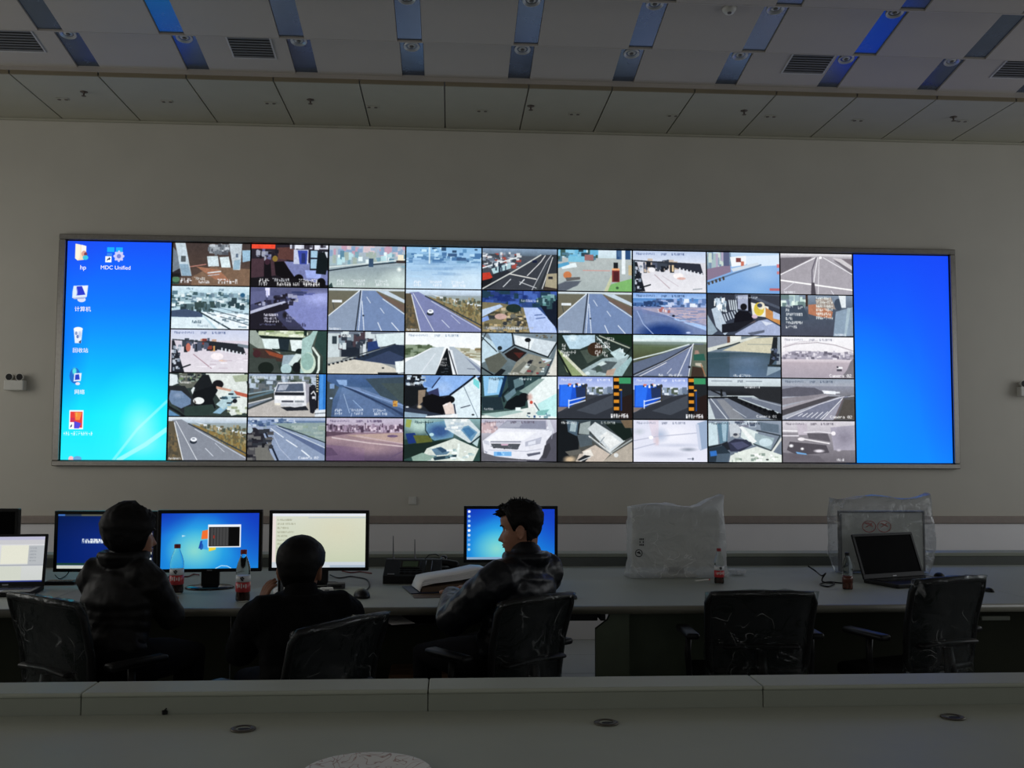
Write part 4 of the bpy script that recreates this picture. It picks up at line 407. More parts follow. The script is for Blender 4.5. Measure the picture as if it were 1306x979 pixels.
FEED_LABELS = [['indoor hall feed with white kiosks on a red floor', 'dark hall feed with a red banner and people', 'pale toll lane feed with queue of people', 'washed blue yard feed', 'dark motorway feed with tan truck at the right', 'toll yard feed with red booth on green grass', 'bright toll plaza feed with dark fence at left', 'blue toll lane feed with booth at left', 'grey straight motorway feed with white cross line'],
 ['hazy industrial yard feed', 'dim purple office feed', 'straight motorway feed with median', 'bluish motorway feed with one white car', 'blue hillside feed with pale slab', 'straight motorway feed, second copy', 'blue plaza feed with dark foreground', 'toll booth interior feed with yellow vest', 'grey room feed with blocks of white characters'],
 ['bright toll plaza feed in pink tone', 'vehicle cab feed with round chair', 'booth lane feed with striped kerb', 'overexposed motorway feed with black median', 'booth interior feed with angled desk', 'fisheye booth feed with white characters', 'motorway feed through green fields', 'shadowed concrete lane feed', 'pale toll arch feed'],
 ['booth feed with clerk at a blue screen', 'white truck feed at the barrier', 'blue dusk road feed with orange sign', 'booth feed with clerk in black', 'glaring booth interior feed', 'blue booth and orange pole feed', 'blue booth and orange pole feed, second copy', 'motorway feed under dark overpass', 'grey motorway feed with white lorry'],
 ['motorway feed with one white car and dry grass', 'motorway feed with dark slope at left', 'pink toll plaza feed', 'green fisheye booth feed', 'white saloon car feed', 'grey slanted booth feed', 'blown-out white feed', 'booth interior feed with crowded desk', 'blurred grey car feed']]

def srgb2lin(a): return np.where(a <= .04045, a/12.92, ((a+.055)/1.055)**2.4)
def make_image(name, a):                                # a: rows from the top, display-referred RGB
    h, w = a.shape[:2]
    im = bpy.data.images.new(name, w, h)
    px = np.ones((h, w, 4), np.float32); px[..., :3] = a[::-1]
    im.pixels.foreach_set(px.ravel()); im.update(); im.pack()
    return im
def draw_feeds():
    rows = []
    for r in FEEDS: rows.append(np.concatenate([Canvas(192, 108).run(f).done() for f in r], 1))
    return np.concatenate(rows, 0)

def wallpaper(c, cx, cy, logo=True):                   # the blue default desktop with its glow and the four-colour flag
    c.G('1440c8', '1880d8'); c.E('18a0e8d0', cx, cy, .62, .8, .9); c.E('40c8ecd0', cx-.03, cy+.1, .42, .62, .9); c.E('a0e0c8c0', cx-.08, cy+.18, .3, .42, .95)
    c.E('1038b8a0', 1.05, .1, .5, .9, .9); c.E('0c30a8a0', 0, -.1, .4, .5, .9)
    if logo:
        x, y, q = .495, .47, .078
        c.P('f07030', x-q, y-.15, x-.005, y-.18, x-.012, y-.01, x-q-.01, y+.0); c.P('88c840', x+.005, y-.18, x+q, y-.15, x+q-.008, y+.02, x, y-.01)
        c.P('40a0e8', x-q-.012, y+.02, x-.014, y+.01, x-.02, y+.19, x-q-.02, y+.17); c.P('f0d038', x, y+.01, x+q-.01, y+.03, x+q-.016, y+.19, x-.008, y+.22)
    return c
def draw_monitor_desktop():
    c = wallpaper(Canvas(256, 144), .42, .5)
    c.L('d8f0ff', .012, .56, 1., .62, .95, .68, .96, .74, 1.02); c.P('b8e0f0', .21, .39, .25, .405, .21, .43); c.E('2060b0', .41, .6, .02, .06); c.P('1848a8', .38, .64, .4, .5, .42, .5, .41, .62)
    c.R('f0f4fa', .475, .205, .815, .62); c.R('0c0c0e', .485, .25, .8, .6)
    for k in range(26): c.R(('585858', '303030', '6c6c6c', '444444')[k % 4], .495+.0078*k, .26, .4995+.0078*k, .59)
    c.R('8c2c24', .53, .4, .545, .46); c.R('060606', .685, .25, .8, .6)
    c.N(0, 1); return c.done()
def draw_monitor_blue():
    c = Canvas(256, 144); c.G('001850', '04206c'); c.E('0a2c88a0', .5, .5, .6, .7, .9)
    c.R('2c3848', 0, 0, 1, .035); c.R('3c6cb8', .0, 0, .07, .03); c.R('58584c', .24, 0, .7, .03); c.R('1c4030', 0, .9, 1, .935); c.R('c8ccc4', 0, .94, 1, 1)
    c.W('f4f8f8', .255, .45, .085, 9, 3); c.W('f4f8f8', .255, .455, .08, 9, 8)
    c.R('0a1430', .9, .02, 1, .9)
    for y0, y1, k in ((.06, .22, 'dcdcd4'), (.26, .3, '3068a0'), (.34, .5, 'd0c8c0'), (.56, .74, 'b8b8a8'), (.8, .94, 'c8d0d0')): c.R(k, .945, y0, .985, y1)
    c.N(.02, 1); return c.done()
def draw_monitor_document():
    c = Canvas(256, 144); c.G('d8dccc', 'c4ccb0'); c.E('d8d4b8a0', .7, .3, .5, .6, .9); c.R('e4e8f0', 0, 0, 1, .05); c.R('b8c4cc', .38, .065, 1, .085); c.R('c8d0d8', 0, .9, 1, 1)
    c.R('a8b8c8', .62, .96, 1, 1); c.R('e8dcd8', 0, .05, .035, .9)
    for k in range(9): c.W('9c9c84', .05, .1+.075*k, .035, (13, 16, 11, 15, 9, 14, 15, 10, 12)[k], k); 
    c.N(.01, 1); return c.done()
def draw_monitor_icons():
    c = wallpaper(Canvas(256, 144), .42, .62, False)
    for k in range(9): c.E(('f0f4ff', 'a0c8f4', '88b8f0', 'd0e8f8', 'ffffff', 'c0dcf4', '70a8e8', '90c0f0', 'b0d8e8')[k], .025, .05+.094*k, .016, .028)
    c.R('88a8c8', .0, .955, 1, 1); c.R('d8e8f4', .98, .96, .99, .99); c.N(0, 1); return c.done()
def draw_laptop_white():
    c = Canvas(192, 120); c.G('dcdce0', 'ccd0cc'); c.R('b8b8d0', 0, 0, 1, .07); c.R('c8c8cc', 0, .07, 1, .17); c.R('e4e4d4', .4, .19, .78, .6); c.R('b8bcc0', .02, .2, .3, .95); c.R('a4a8b0', .3, .62, 1, .645); c.R('d0d4c8', .3, .66, .7, .96); c.R('b4b8bc', .78, .2, 1, .62)
    for k in range(10): c.W('9ca0a8', .04, .24+.07*k, .03, 9, k)
    for k in range(5): c.W('8c9098', .8, .24+.07*k, .035, 7, k+20)
    c.R('303c80', 0, .97, 1, 1); c.N(.01, 1); return c.done()
def draw_desktop_left():
    c = Canvas(300, 634); c.G('1450f0', '0878ff', 0, .3); c.G('0878ff', '04b4ff', .3, .58); c.G('04b4ff', '10e4ff', .58, .8); c.G('10e4ff', '28e8fc', .8, 1)
    c.E('40f4ffa0', .75, .85, .5, .3, .95); c.E('2044e8a0', -.05, -.1, .5, .35, .9); c.E('0060f890', 0, .45, .25, .4, .95)
    c.E('c0f8ff90', .75, .85, .22, .14, .9); c.L('b8f8ff80', .012, .5, 1, .72, .86, 1, .73); c.L('c8f8ffa0', .02, .55, 1, .8, .93, 1, .86); c.E('a0f0f870', .8, .93, .3, .08, .9); c.N(0, 4)
    # folder
    c.P('f0d8b8', .075, .012, .165, .022, .165, .086, .1, .09, .075, .08); c.P('f8ecd8', .075, .012, .125, .016, .12, .075, .1, .09, .075, .08); c.P('f4f0ec', .13, .016, .18, .022, .18, .06, .135, .06); c.E('d8a090', .16, .058, .025, .014); c.E('783c50', .175, .06, .015, .009); c.E('3cc0e0', .175, .076, .027, .011)
    # linked program icon: two blue tiles, a gear, an arrow badge
    c.R('18a8f8', .38, .026, .45, .048); c.R('18a8f8', .465, .026, .53, .048); c.R('3c88e8', .38, .054, .43, .065); c.E('c8c8f4', .495, .067, .042, .021)
    for k in range(8): c.E('c8c8f4', .495+.042*math.cos(k*math.pi/4), .067+.021*math.sin(k*math.pi/4), .011, .006)
    c.E('7080d0', .495, .067, .02, .01); c.R('f4f8ff', .365, .068, .425, .096); c.P('182850', .38, .091, .385, .08, .4, .077, .4, .071, .416, .079, .4, .087, .4, .083, .392, .084)
    # computer, bin, network
    c.P('d8e4f8', 0.07, 0.207, 0.21, 0.204, 0.2, 0.257, 0.06, 0.262); c.P('2838c8', 0.1, 0.21, 0.15, 0.208, 0.185, 0.247, 0.09, 0.252); c.P('e8ecfc', 0.15, 0.208, 0.2, 0.207, 0.19, 0.242); c.E('d8dcf4', 0.15, 0.27, 0.04, 0.012); c.P('a8b4dc', 0.06, 0.262, 0.2, 0.257, 0.17, 0.267, 0.08, 0.268); c.E('d8e8f8', 0.085, 0.237, 0.03, 0.03, 0.5)
    c.P('e0e8f4', .085, .405, .17, .405, .16, .47, .1, .47); c.E('f4f4fc', .128, .406, .044, .01); c.E('8498c8', .11, .425, .012, .008); c.E('6078b8', .125, .44, .012, .008); c.P('28386c', .135, .465, .16, .455, .155, .472); c.E('b8c8e8', .145, .43, .018, .02, .6)
    c.E('1c6cc8', 0.11, 0.618, 0.05, 0.036); c.E('58dce0', 0.105, 0.598, 0.025, 0.02, 0.5); c.P('e0e8f8', 0.105, 0.608, 0.175, 0.606, 0.168, 0.643, 0.1, 0.645); c.P('2440c0', 0.115, 0.614, 0.15, 0.612, 0.158, 0.636, 0.112, 0.638); c.E('e8dcf0', 0.14, 0.655, 0.022, 0.007)
    # red program icon with an arrow badge, then the next one cut by the edge
    c.R('f0f4fc', .07, .775, .205, .862); c.R('e03c3c', .08, .782, .195, .855); c.P('f0883c', .12, .785, .19, .785, .17, .82, .13, .82); c.R('c83058', .08, .81, .12, .83); c.R('e8b04c', .135, .785, .145, .805); c.P('5048d8', .12, .825, .185, .835, .165, .858, .12, .858); c.R('f4f8fc', .07, .83, .118, .862); c.P('303c58', .08, .855, .088, .843, .1, .84, .098, .85)
    c.E('f0c0c8', .1, .995, .025, .012); c.E('60a8d8', .16, .995, .04, .012); c.W('e8f4fc', .02, .872, .018, 12, 4)
    c.N(0, 1); return c.done()
def draw_desktop_right():
    c = Canvas(300, 634); c.G('1048f0', '0c78ff', 0, .7); c.G('0c78ff', '0888ff', .7, 1)
    c.E('0498ffd0', -.05, .75, .75, .5, .95); c.E('1444f0a0', 1, .1, .5, .5, .95); c.E('1454fcb0', 1.05, .6, .4, .6, .95); c.N(0, 4)
    return c.done()
# ---------------------------------------------------------------- surfaces
M_WALL = mat('wall paint', (.55, .525, .46), .75, var=.03, scale=2.5, bump=.08, bscale=180, coords='Object')
M_DADO = mat('white dado panel', (.82, .80, .80), .45, var=.02, scale=3)
M_TRIM = mat('brown trim', (.30, .25, .22), .4, var=.06, scale=20)
M_CEIL = mat('ceiling panel', (.44, .40, .36), .55, var=.02, scale=4)
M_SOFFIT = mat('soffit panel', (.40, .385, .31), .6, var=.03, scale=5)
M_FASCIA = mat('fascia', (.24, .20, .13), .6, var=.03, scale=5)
M_STRIP = mat('brushed strip metal', (.15, .19, .27), .26, metal=.8, var=.05, scale=9)
M_FLOOR = mat('floor tile', (.42, .44, .43), .35, var=.05, scale=6)
M_GROUT = mat('tile joint', (.12, .12, .11), .9)
M_STEEL = mat('stainless steel', (.33, .315, .29), .34, metal=1., var=.08, scale=40)
M_BLACK = mat('black plastic', (.004, .004, .0045), .45, spec=.25, var=.1, scale=60)
M_BLACKGLOSS = mat('glossy black plastic', (.006, .006, .007), .15, var=.1, scale=30)
M_DARKVENT = mat('grille paint', (.14, .14, .14), .6)
M_WHITEPL = mat('white plastic', (.62, .61, .56), .45, var=.03)
M_WINFRAME = mat('window frame', (.6, .6, .6), .4)
M_GLASS = clear_plastic('window glass', (.95, .97, 1)); M_GLASS.node_tree.nodes['Principled BSDF'].inputs['IOR'].default_value = 1.02

def struct(o): o['kind'] = 'structure'; return o
bm = BM(); box(bm, XL-.2, XR+.2, YB-.2, YW+.2, -.15, -.012)
floor = struct(obj('floor', bm, M_GROUT))
for j in range(5):                                      # floor tiles behind the long console, where the floor shows
    for i in range(11):
        bm = BM(); x = -2.4+.6*i; y = 5.0+.6*j; box(bm, x+.003, x+.597, y+.003, y+.597, -.02, 0, .0015); obj('floor_tile', bm, M_FLOOR, floor)
bm = BM()
for (x0, x1, y0, y1) in ((XL-.2, XR+.2, YB-.2, 4.997), (XL-.2, -2.403, 5, YW+.1), (4.203, XR+.2, 5, YW+.1)): box(bm, x0, x1, y0, y1, -.02, 0)
obj('tile_field', bm, M_FLOOR, floor)
bm = BM(); box(bm, XL-.2, XR+.2, YW, YW+.2, 0, ZC+.2)
wall_front = struct(obj('wall_front', bm, M_WALL))
# dado with its brown cap rail along the video wall
bm = BM(); box(bm, XL, XR, 7.96, 8.0, 0, .93, .004)
dado = struct(obj('trim_1', bm, M_DADO))
bm = BM(); box(bm, XL, XR, 7.945, 8.0, .93, .99, .006)
struct(obj('trim_2', bm, M_TRIM))

# side and rear walls with window openings
def wall_with_windows(name, along, fixed, sign, spans, lo, hi):
    """a wall lying across X (along='Y') or across Y (along='X') with openings at spans"""
    bm = BM(); t0, t1 = (fixed, fixed+.2*sign) if sign > 0 else (fixed-.2, fixed)
    def b(a0, a1, z0, z1):
        if along == 'Y': box(bm, t0, t1, a0, a1, z0, z1)
        else: box(bm, a0, a1, t0, t1, z0, z1)
    cur = lo
    for a0, a1 in spans:
        b(cur, a0, 0, ZC+.2); b(a0, a1, 0, 1.3); b(a0, a1, 3.4, ZC+.2); cur = a1
    b(cur, hi, 0, ZC+.2)
    return struct(obj(name, bm, M_WALL))
def window(k, along, fixed, a0, a1):
    def B(bm, p0, p1, z0, z1, d0, d1):
        if along == 'Y': box(bm, fixed+d0, fixed+d1, p0, p1, z0, z1, .004)
        else: box(bm, p0, p1, fixed+d0, fixed+d1, z0, z1, .004)
    bm = BM()
    for (p0, p1, z0, z1) in ((a0, a1, 1.3, 1.37), (a0, a1, 3.33, 3.4), (a0, a0+.07, 1.37, 3.33), (a1-.07, a1, 1.37, 3.33), ((a0+a1)/2-.03, (a0+a1)/2+.03, 1.37, 3.33)): B(bm, p0, p1, z0, z1, -.04, .04)
    f = struct(obj(f'window_{k}', bm, M_WINFRAME))
    for p0, p1 in ((a0+.07, (a0+a1)/2-.03), ((a0+a1)/2+.03, a1-.07)):
        bm = BM(); B(bm, p0, p1, 1.37, 3.33, -.004, .004); obj('window_pane', bm, M_GLASS, f)
sp = sorted((y-1.15, y+1.15) for s, y, w in WIN if s == 'left')
wall_with_windows('wall_left', 'Y', XL, -1, sp, YB-.2, YW+.2); wall_with_windows('wall_right', 'Y', XR, 1, sp, YB-.2, YW+.2)
spb = [(x-1.25, x+1.25) for x in (-3.2, .8, 4.8)]
wall_with_windows('wall_back', 'X', YB, -1, spb, XL-.2, XR+.2)
k = 1
for a0, a1 in sp: window(k, 'Y', XL-.1, a0, a1); window(k+1, 'Y', XR+.1, a0, a1); k += 2
for a0, a1 in spb: window(k, 'X', YB-.1, a0, a1); k += 1

# ---------------------------------------------------------------- ceiling: tilted rows of panels stepping down towards the video wall, and the soffit
SL = .175; ROWY = [7.02-.69*k for k in range(18)]
def row_z(k, Y): return (4.225 if k == 0 else 4.205)+SL*(ROWY[k]-Y)
def on_row(k, px, py):                                  # where a picture position meets ceiling row k
    d = CAM @ Vector(((px-653)/F_PX, 1, -(py-489.5)/F_PX))
    z0 = row_z(k, 0); t = (z0-EYE.z)/(d.z+SL*d.y); return EYE+d*t
bm = BM()
for k in range(17):                                     # the carcass above the panels
    y1, y0 = ROWY[k], ROWY[k+1]
    prism(bm, [(y1, row_z(k, y1)+.03), (y1, ZC+.2), (y0, ZC+.2), (y0, row_z(k, y0)+.03)], XL-.2, XR+.2, 'X')
box(bm, XL-.2, XR+.2, 7.0, YW, 4.20, ZC+.2)
ceiling = struct(obj('ceiling', bm, M_CEIL))
SX0 = at(115, 85, Y=7.02).x; SPX = .767; SW = .157
def row_slab(bm, k, x0, x1, ya, yb, lift=0., th=.02):   # a slab lying in row k between depths ya (far) and yb (near)
    vs = []
    for x in (x0, x1):
        for y in (ya, yb):
            for d in (lift, lift+th): vs.append(bm.verts.new((x, y, row_z(k, y)+d)))
    a = vs
    for f in ((0, 2, 6, 4), (1, 5, 7, 3), (0, 1, 3, 2), (4, 6, 7, 5), (0, 4, 5, 1), (2, 3, 7, 6)): bm.faces.new([a[i] for i in f])
NS = range(-3, 12)
for k in range(3):
    ya, yb = ROWY[k]-.004, ROWY[k+1]+.002
    for i in NS:
        xc = SX0+SPX*i
        if XL+.3 < xc < XR-.2:
            bm = BM(); row_slab(bm, k, xc-SW/2, xc+SW/2, ya, yb, .012, .014); obj('metal_strip', bm, M_STRIP, ceiling)
        x0, x1 = max(XL, xc+SW/2+.003), min(XR, xc+SPX-SW/2-.003)
        if x1 > x0+.05: bm = BM(); row_slab(bm, k, x0, x1, ya, yb, 0, .03); obj('ceiling_panel', bm, M_CEIL, ceiling)
bm = BM()
for k in range(3, 17): row_slab(bm, k, XL, XR, ROWY[k], ROWY[k+1], 0, .03)
for k in range(1, 17): box(bm, XL, XR, ROWY[k]-.002, ROWY[k]+.01, row_z(k, ROWY[k]), row_z(k-1, ROWY[k])+.03)
obj('ceiling_field', bm, M_CEIL, ceiling)
# soffit panels with open joints, and the fascia above them
QX = at(567, 109, Y=7.02).x; QP = .6165
for i in range(-8, 11):
    x0, x1 = max(XL, QX+QP*i+.005), min(XR, QX+QP*(i+1)-.005)
    if x1 <= x0: continue
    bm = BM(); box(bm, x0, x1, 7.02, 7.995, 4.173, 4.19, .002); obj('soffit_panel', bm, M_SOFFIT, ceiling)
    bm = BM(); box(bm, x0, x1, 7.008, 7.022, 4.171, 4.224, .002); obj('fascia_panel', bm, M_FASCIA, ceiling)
bm = BM(); box(bm, XL, XR, 7.962, 8.0, 4.158, 4.173, .003); struct(obj('trim_3', bm, M_SOFFIT))

# ceiling fittings
M_LENS = mat('frosted lens', (.5, .5, .48), .25, var=.05)
M_CHROME = mat('bright ring', (.5, .5, .5), .35, metal=.5)
def downlight(p, k, label):
    t = thing('recessed_downlight', label, 'ceiling light', p, 0, 'recessed ceiling downlights'); t.rotation_euler = (-math.atan(SL), 0, 0)
    bm = BM(); lathe(bm, [(.038, .0), (.048, -.010), (.054, -.010), (.057, -.004), (.057, .004), (.036, .006)], 24); obj('trim_ring', bm, M_CHROME, t, True)
    bm = BM(); lathe(bm, [(.0, -.002), (.022, -.004), (.037, .004), (.037, .012), (0, .014)], 20); obj('lens', bm, M_LENS, t, True)
    bm = BM(); lathe(bm, [(.0, -.012), (.012, -.011), (.015, -.003), (0, -.002)], 14); obj('lamp', bm, M_DARKVENT, t, True)
    return t
ords = ['first', 'second', 'third', 'fourth', 'fifth', 'sixth', 'seventh', 'eighth', 'ninth']
first = None
for r, ys in ((0, [45, 50, 54, 61, 65, 70, 72, 77, 80]), (1, [None, None, None, 0, 3, 7, 13, 18, None])):
    n = 0
    for i, y in enumerate(ys):
        if y is None: continue
        X = SX0+SPX*i; px = 574+X*185; p = on_row(r, px, y)
        for _ in range(3): px += (X-p.x)*185; p = on_row(r, px, y)
        n += 1
        lab = f'round ceiling downlight in the {ords[i]} metal strip from the left, ' + ('row next to the soffit' if r == 0 else 'upper row')
        p = (X, p.y, row_z(r, p.y)+.012)
        if first is None: first = downlight(p, r, lab)
        else: d = dup(first, p, 0, lab); d.rotation_euler = first.rotation_euler
M_VENTFR = mat('vent frame', (.5, .49, .5), .4)
def vent(x0, x1, ya, yb, label):
    xc, yc = (x0+x1)/2, (ya+yb)/2; w, h = (x1-x0)/2, (ya-yb)/2
    t = thing('ceiling_vent', label, 'vent', (xc, yc, row_z(0, yc)), 0, 'ceiling air vents'); t.rotation_euler = (-math.atan(SL), 0, 0)
    bm = BM(); box(bm, -w, w, -h, h, -.002, .004); obj('backing', bm, M_BLACK, t)
    bm = BM()
    for a in ((-w-.012, w+.012, h, h+.012), (-w-.012, w+.012, -h-.012, -h), (-w-.012, -w, -h, h), (w, w+.012, -h, h)): box(bm, *a, -.008, .002, .002)
    obj('frame', bm, M_VENTFR, t)
    n = 9
    for i in range(n):
        y = -h+2*h*(i+.5)/n; bm = BM(); box(bm, -w, w, -h/n*.85, h/n*.85, -.0015, .0015, M=Matrix.Translation((0, y, -.006)) @ Matrix.Rotation(.2, 4, 'X')); obj('slat', bm, M_DARKVENT, t)
    return t
def vent_px(xl, xr, yt, yb):
    a, b, c = on_row(0, xl, (yt+yb)/2), on_row(0, xr, (yt+yb)/2), None
    mx = (xl+xr)/2
    return a.x, b.x, on_row(0, mx, yb).y, on_row(0, mx, yt).y
vent(*vent_px(294, 346, 43, 73), 'dark square ceiling vent between the second and third metal strips')
vent(*vent_px(-32, 45, 33, 64), 'dark square ceiling vent at the left end of the ceiling, cut by the picture edge')
vent(*vent_px(1006, 1058, 65, 93), 'dark square ceiling vent between the seventh and eighth metal strips')
vent(*vent_px(1277, 1330, 71, 99), 'dark square ceiling vent at the right end of the ceiling, cut by the picture edge')
# sprinkler heads and small twin plates on the soffit
M_BRONZE = mat('sprinkler bronze', (.10, .08, .07), .4, metal=.5)
for i, (x, y) in enumerate(((107, 117), (396, 127), (677, 135), (949, 141), (1216, 149))):
    p = at(x, y, Z=4.173); t = thing('sprinkler_head', f'small dark sprinkler head on the soffit, {ords[i]} of five from the left', 'sprinkler', p, 0, 'soffit sprinkler heads')
    bm = BM(); lathe(bm, [(.0, -.004), (.026, -.004), (.028, 0), (0, 0)], 14); obj('escutcheon', bm, M_BRONZE, t)
    bm = BM(); lathe(bm, [(.0, -.034), (.016, -.034), (.017, -.031), (.006, -.028), (.007, -.012), (.011, -.004), (0, -.004)], 12); obj('deflector', bm, M_BRONZE, t)
for i, (x, y) in enumerate(((80, 126), (213, 129), (345, 131), (475, 136), (615, 141), (733, 145), (858, 147), (983, 148), (1094, 153), (1227, 154))):
    p = at(x, y, Z=4.173); t = thing('soffit_spot_plate', f'tiny flush twin plate on the soffit, {(ords+["tenth"])[i]} of ten from the left', 'fitting', p, 0, 'small soffit plates')
    bm = BM(); box(bm, -.045, .045, -.022, .022, -.006, 0, .003); obj('plate', bm, M_SOFFIT, t)
    for s in (-1, 1): bm = BM(); lathe(bm, [(0, -.009), (.012, -.009), (.014, -.006), (0, -.006)], 10, s*.026); obj('cap', bm, M_BRONZE, t)
p = on_row(1, 930, 11); t = thing('smoke_detector', 'small round smoke detector on the upper ceiling row between two strips', 'detector', p); t.rotation_euler = (-math.atan(SL), 0, 0)
bm = BM(); lathe(bm, [(0, -.03), (.03, -.028), (.042, -.01), (.045, 0), (0, 0)], 18); obj('housing', bm, M_WHITEPL, t, True)
bm = BM(); lathe(bm, [(0, -.034), (.012, -.033), (.014, -.029), (0, -.029)], 12); obj('sensor_cap', bm, M_BRONZE, t)

# wall fittings
def emergency_light(px, py, label):
    p = at(px, py, Y=8); t = thing('emergency_light', label, 'emergency light', (p.x, 8, p.z), 0, 'emergency lights')
    bm = BM(); box(bm, -.075, .075, -.07, 0, -.05, .03, .006, 2); obj('case', bm, M_WHITEPL, t)
    for s in (-1, 1):
        bm = BM(); lathe(bm, [(0, -.03), (.018, -.03), (.03, .02), (.03, .026), (0, .026)], 14); bmesh.ops.transform(bm, matrix=Matrix.Translation((s*.04, -.035, .055)) @ Matrix.Rotation(PI/2, 4, 'X'), verts=bm.verts); obj('lamp_head', bm, M_WHITEPL, t)
        bm = BM(); lathe(bm, [(0, .026), (.026, .026), (.024, .029), (0, .029)], 14); bmesh.ops.transform(bm, matrix=Matrix.Translation((s*.04, -.035, .055)) @ Matrix.Rotation(PI/2, 4, 'X'), verts=bm.verts); obj('lamp_face', bm, M_BLACK, t)
emergency_light(22, 490, 'white twin-lamp emergency light on the wall left of the video wall')
emergency_light(1307, 498, 'white twin-lamp emergency light on the wall right of the video wall')
p = at(526, 638, Y=8); t = thing('wall_socket', 'small white wall plate low on the wall below the video wall', 'socket', (p.x, 8, p.z))
bm = BM(); box(bm, -.032, .032, -.012, 0, -.032, .032, .004, 2); obj('plate', bm, M_WHITEPL, t)
bm = BM(); box(bm, -.018, .018, -.015, -.011, -.02, .02, .002); obj('rocker', bm, M_WHITEPL, t)
# ---------------------------------------------------------------- the video wall
vw = thing('video_wall', 'long video wall of camera feeds between two plain blue desktop areas', 'video wall', (0.56, YW, 1.38))
def off(o): o.matrix_parent_inverse = Matrix.Translation(-Vector(o.parent.location)); return o    # built in room coordinates
feed_im = make_image('feeds', draw_feeds()); M_FEED = screen_mat('camera feeds', feed_im, 1.05)
M_DL = screen_mat('desktop left', make_image('desktop left', draw_desktop_left()), 1.1)
M_DR = screen_mat('desktop right', make_image('desktop right', draw_desktop_right()), 1.1)
bm = BM(); box(bm, -3.085, 4.212, 7.985, 8.0, 1.422, 3.19); off(obj('backing', bm, M_BLACK, vw))
YS = 7.983
FX0, FX1, FZ0, FZ1 = -2.25, 3.372, 1.427, 3.184; dx, dz = (FX1-FX0)/9, (FZ1-FZ0)/5
for r in range(5):
    for c in range(9):
        x0, x1 = FX0+dx*c+.006, FX0+dx*(c+1)-.006; z1, z0 = FZ1-dz*r-.005, FZ1-dz*(r+1)+.005
        o = off(quad_uv('camera_feed', [(x0, YS, z0), (x1, YS, z0), (x1, YS, z1), (x0, YS, z1)], M_FEED, vw, ((c+.006)/9, 1-(r+.99)/5, (c+.994)/9, 1-(r+.01)/5)))
        o['label'] = FEED_LABELS[r][c]
o = off(quad_uv('desktop_area', [(-3.075, YS, 1.43), (-2.258, YS, 1.43), (-2.258, YS, 3.18), (-3.075, YS, 3.18)], M_DL, vw)); o['label'] = 'blue to cyan desktop area with icons'
o = off(quad_uv('desktop_area', [(3.38, YS, 1.43), (4.203, YS, 1.43), (4.203, YS, 3.18), (3.38, YS, 3.18)], M_DR, vw)); o['label'] = 'plain blue desktop area'
M_CAPTION = glow('screen white', (.95, .97, 1), 1.0)
for body, px, py, size in (('hp', 106, 343.5, .05), ('MDC Unified', 147.5, 343.5, .044), ('计算机', 105.5, 396.5, .043), ('回收站', 102.6, 449, .041), ('网络', 101.5, 502, .041)):
    p = at(px, py, Y=YS); text_mesh('icon_caption', body, size, M_CAPTION, vw, Matrix.Translation((p.x, YS-.0025, p.z-.0)) @ Matrix.Rotation(PI/2, 4, 'X'))
for o in vw.children:
    if o.name.startswith('icon_caption'): off(o)
for x0, x1, z0, z1 in ((-3.135, 4.256, 3.188, 3.234), (-3.135, 4.256, 1.381, 1.424)):
    bm = BM(); box(bm, x0, x1, 7.955, 8.0, z0, z1, .006); off(obj('steel_frame_bar', bm, M_STEEL, vw))
for x0, x1 in ((-3.135, -3.083), (4.211, 4.256)):
    bm = BM(); box(bm, x0, x1, 7.955, 8.0, 1.4245, 3.1875, .006); off(obj('steel_frame_bar', bm, M_STEEL, vw))
# ---------------------------------------------------------------- consoles
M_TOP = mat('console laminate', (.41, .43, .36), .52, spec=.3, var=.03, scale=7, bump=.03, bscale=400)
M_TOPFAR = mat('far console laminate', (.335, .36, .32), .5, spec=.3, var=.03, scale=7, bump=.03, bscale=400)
M_EDGE = mat('console edge band', (.17, .165, .13), .4, var=.05, scale=20)
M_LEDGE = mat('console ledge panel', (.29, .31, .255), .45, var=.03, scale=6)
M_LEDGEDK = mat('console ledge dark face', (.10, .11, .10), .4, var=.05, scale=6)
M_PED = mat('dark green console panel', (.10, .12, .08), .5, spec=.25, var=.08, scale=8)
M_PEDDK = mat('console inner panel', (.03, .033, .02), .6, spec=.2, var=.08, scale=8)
ZD = .75
con = thing('control_console', 'long grey operators\' console with the monitors, in front of the video wall', 'console', (0, 5.0, 0))
def offc(o): return off(o)
cx0, cx1, yf, yb = -4.6, 5.6, 4.955, 6.62
splits = [cx0, -2.05, .56, 3.1, cx1]
for a, b in zip(splits, splits[1:]):
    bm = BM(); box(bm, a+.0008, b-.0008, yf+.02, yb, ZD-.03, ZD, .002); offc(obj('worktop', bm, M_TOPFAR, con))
    bm = BM(); tube(bm, [(a+.0008, yf+.02, ZD-.021), (b-.0008, yf+.02, ZD-.021)], [(.021, .021)]*2, 16); offc(obj('edge_band', bm, M_EDGE, con, True))
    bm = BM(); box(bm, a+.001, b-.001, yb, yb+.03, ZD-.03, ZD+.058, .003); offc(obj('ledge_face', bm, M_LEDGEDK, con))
    bm = BM(); box(bm, a+.001, b-.001, yb, yb+.16, ZD+.058, ZD+.085, .006, 2); offc(obj('ledge_cap', bm, M_LEDGE, con))
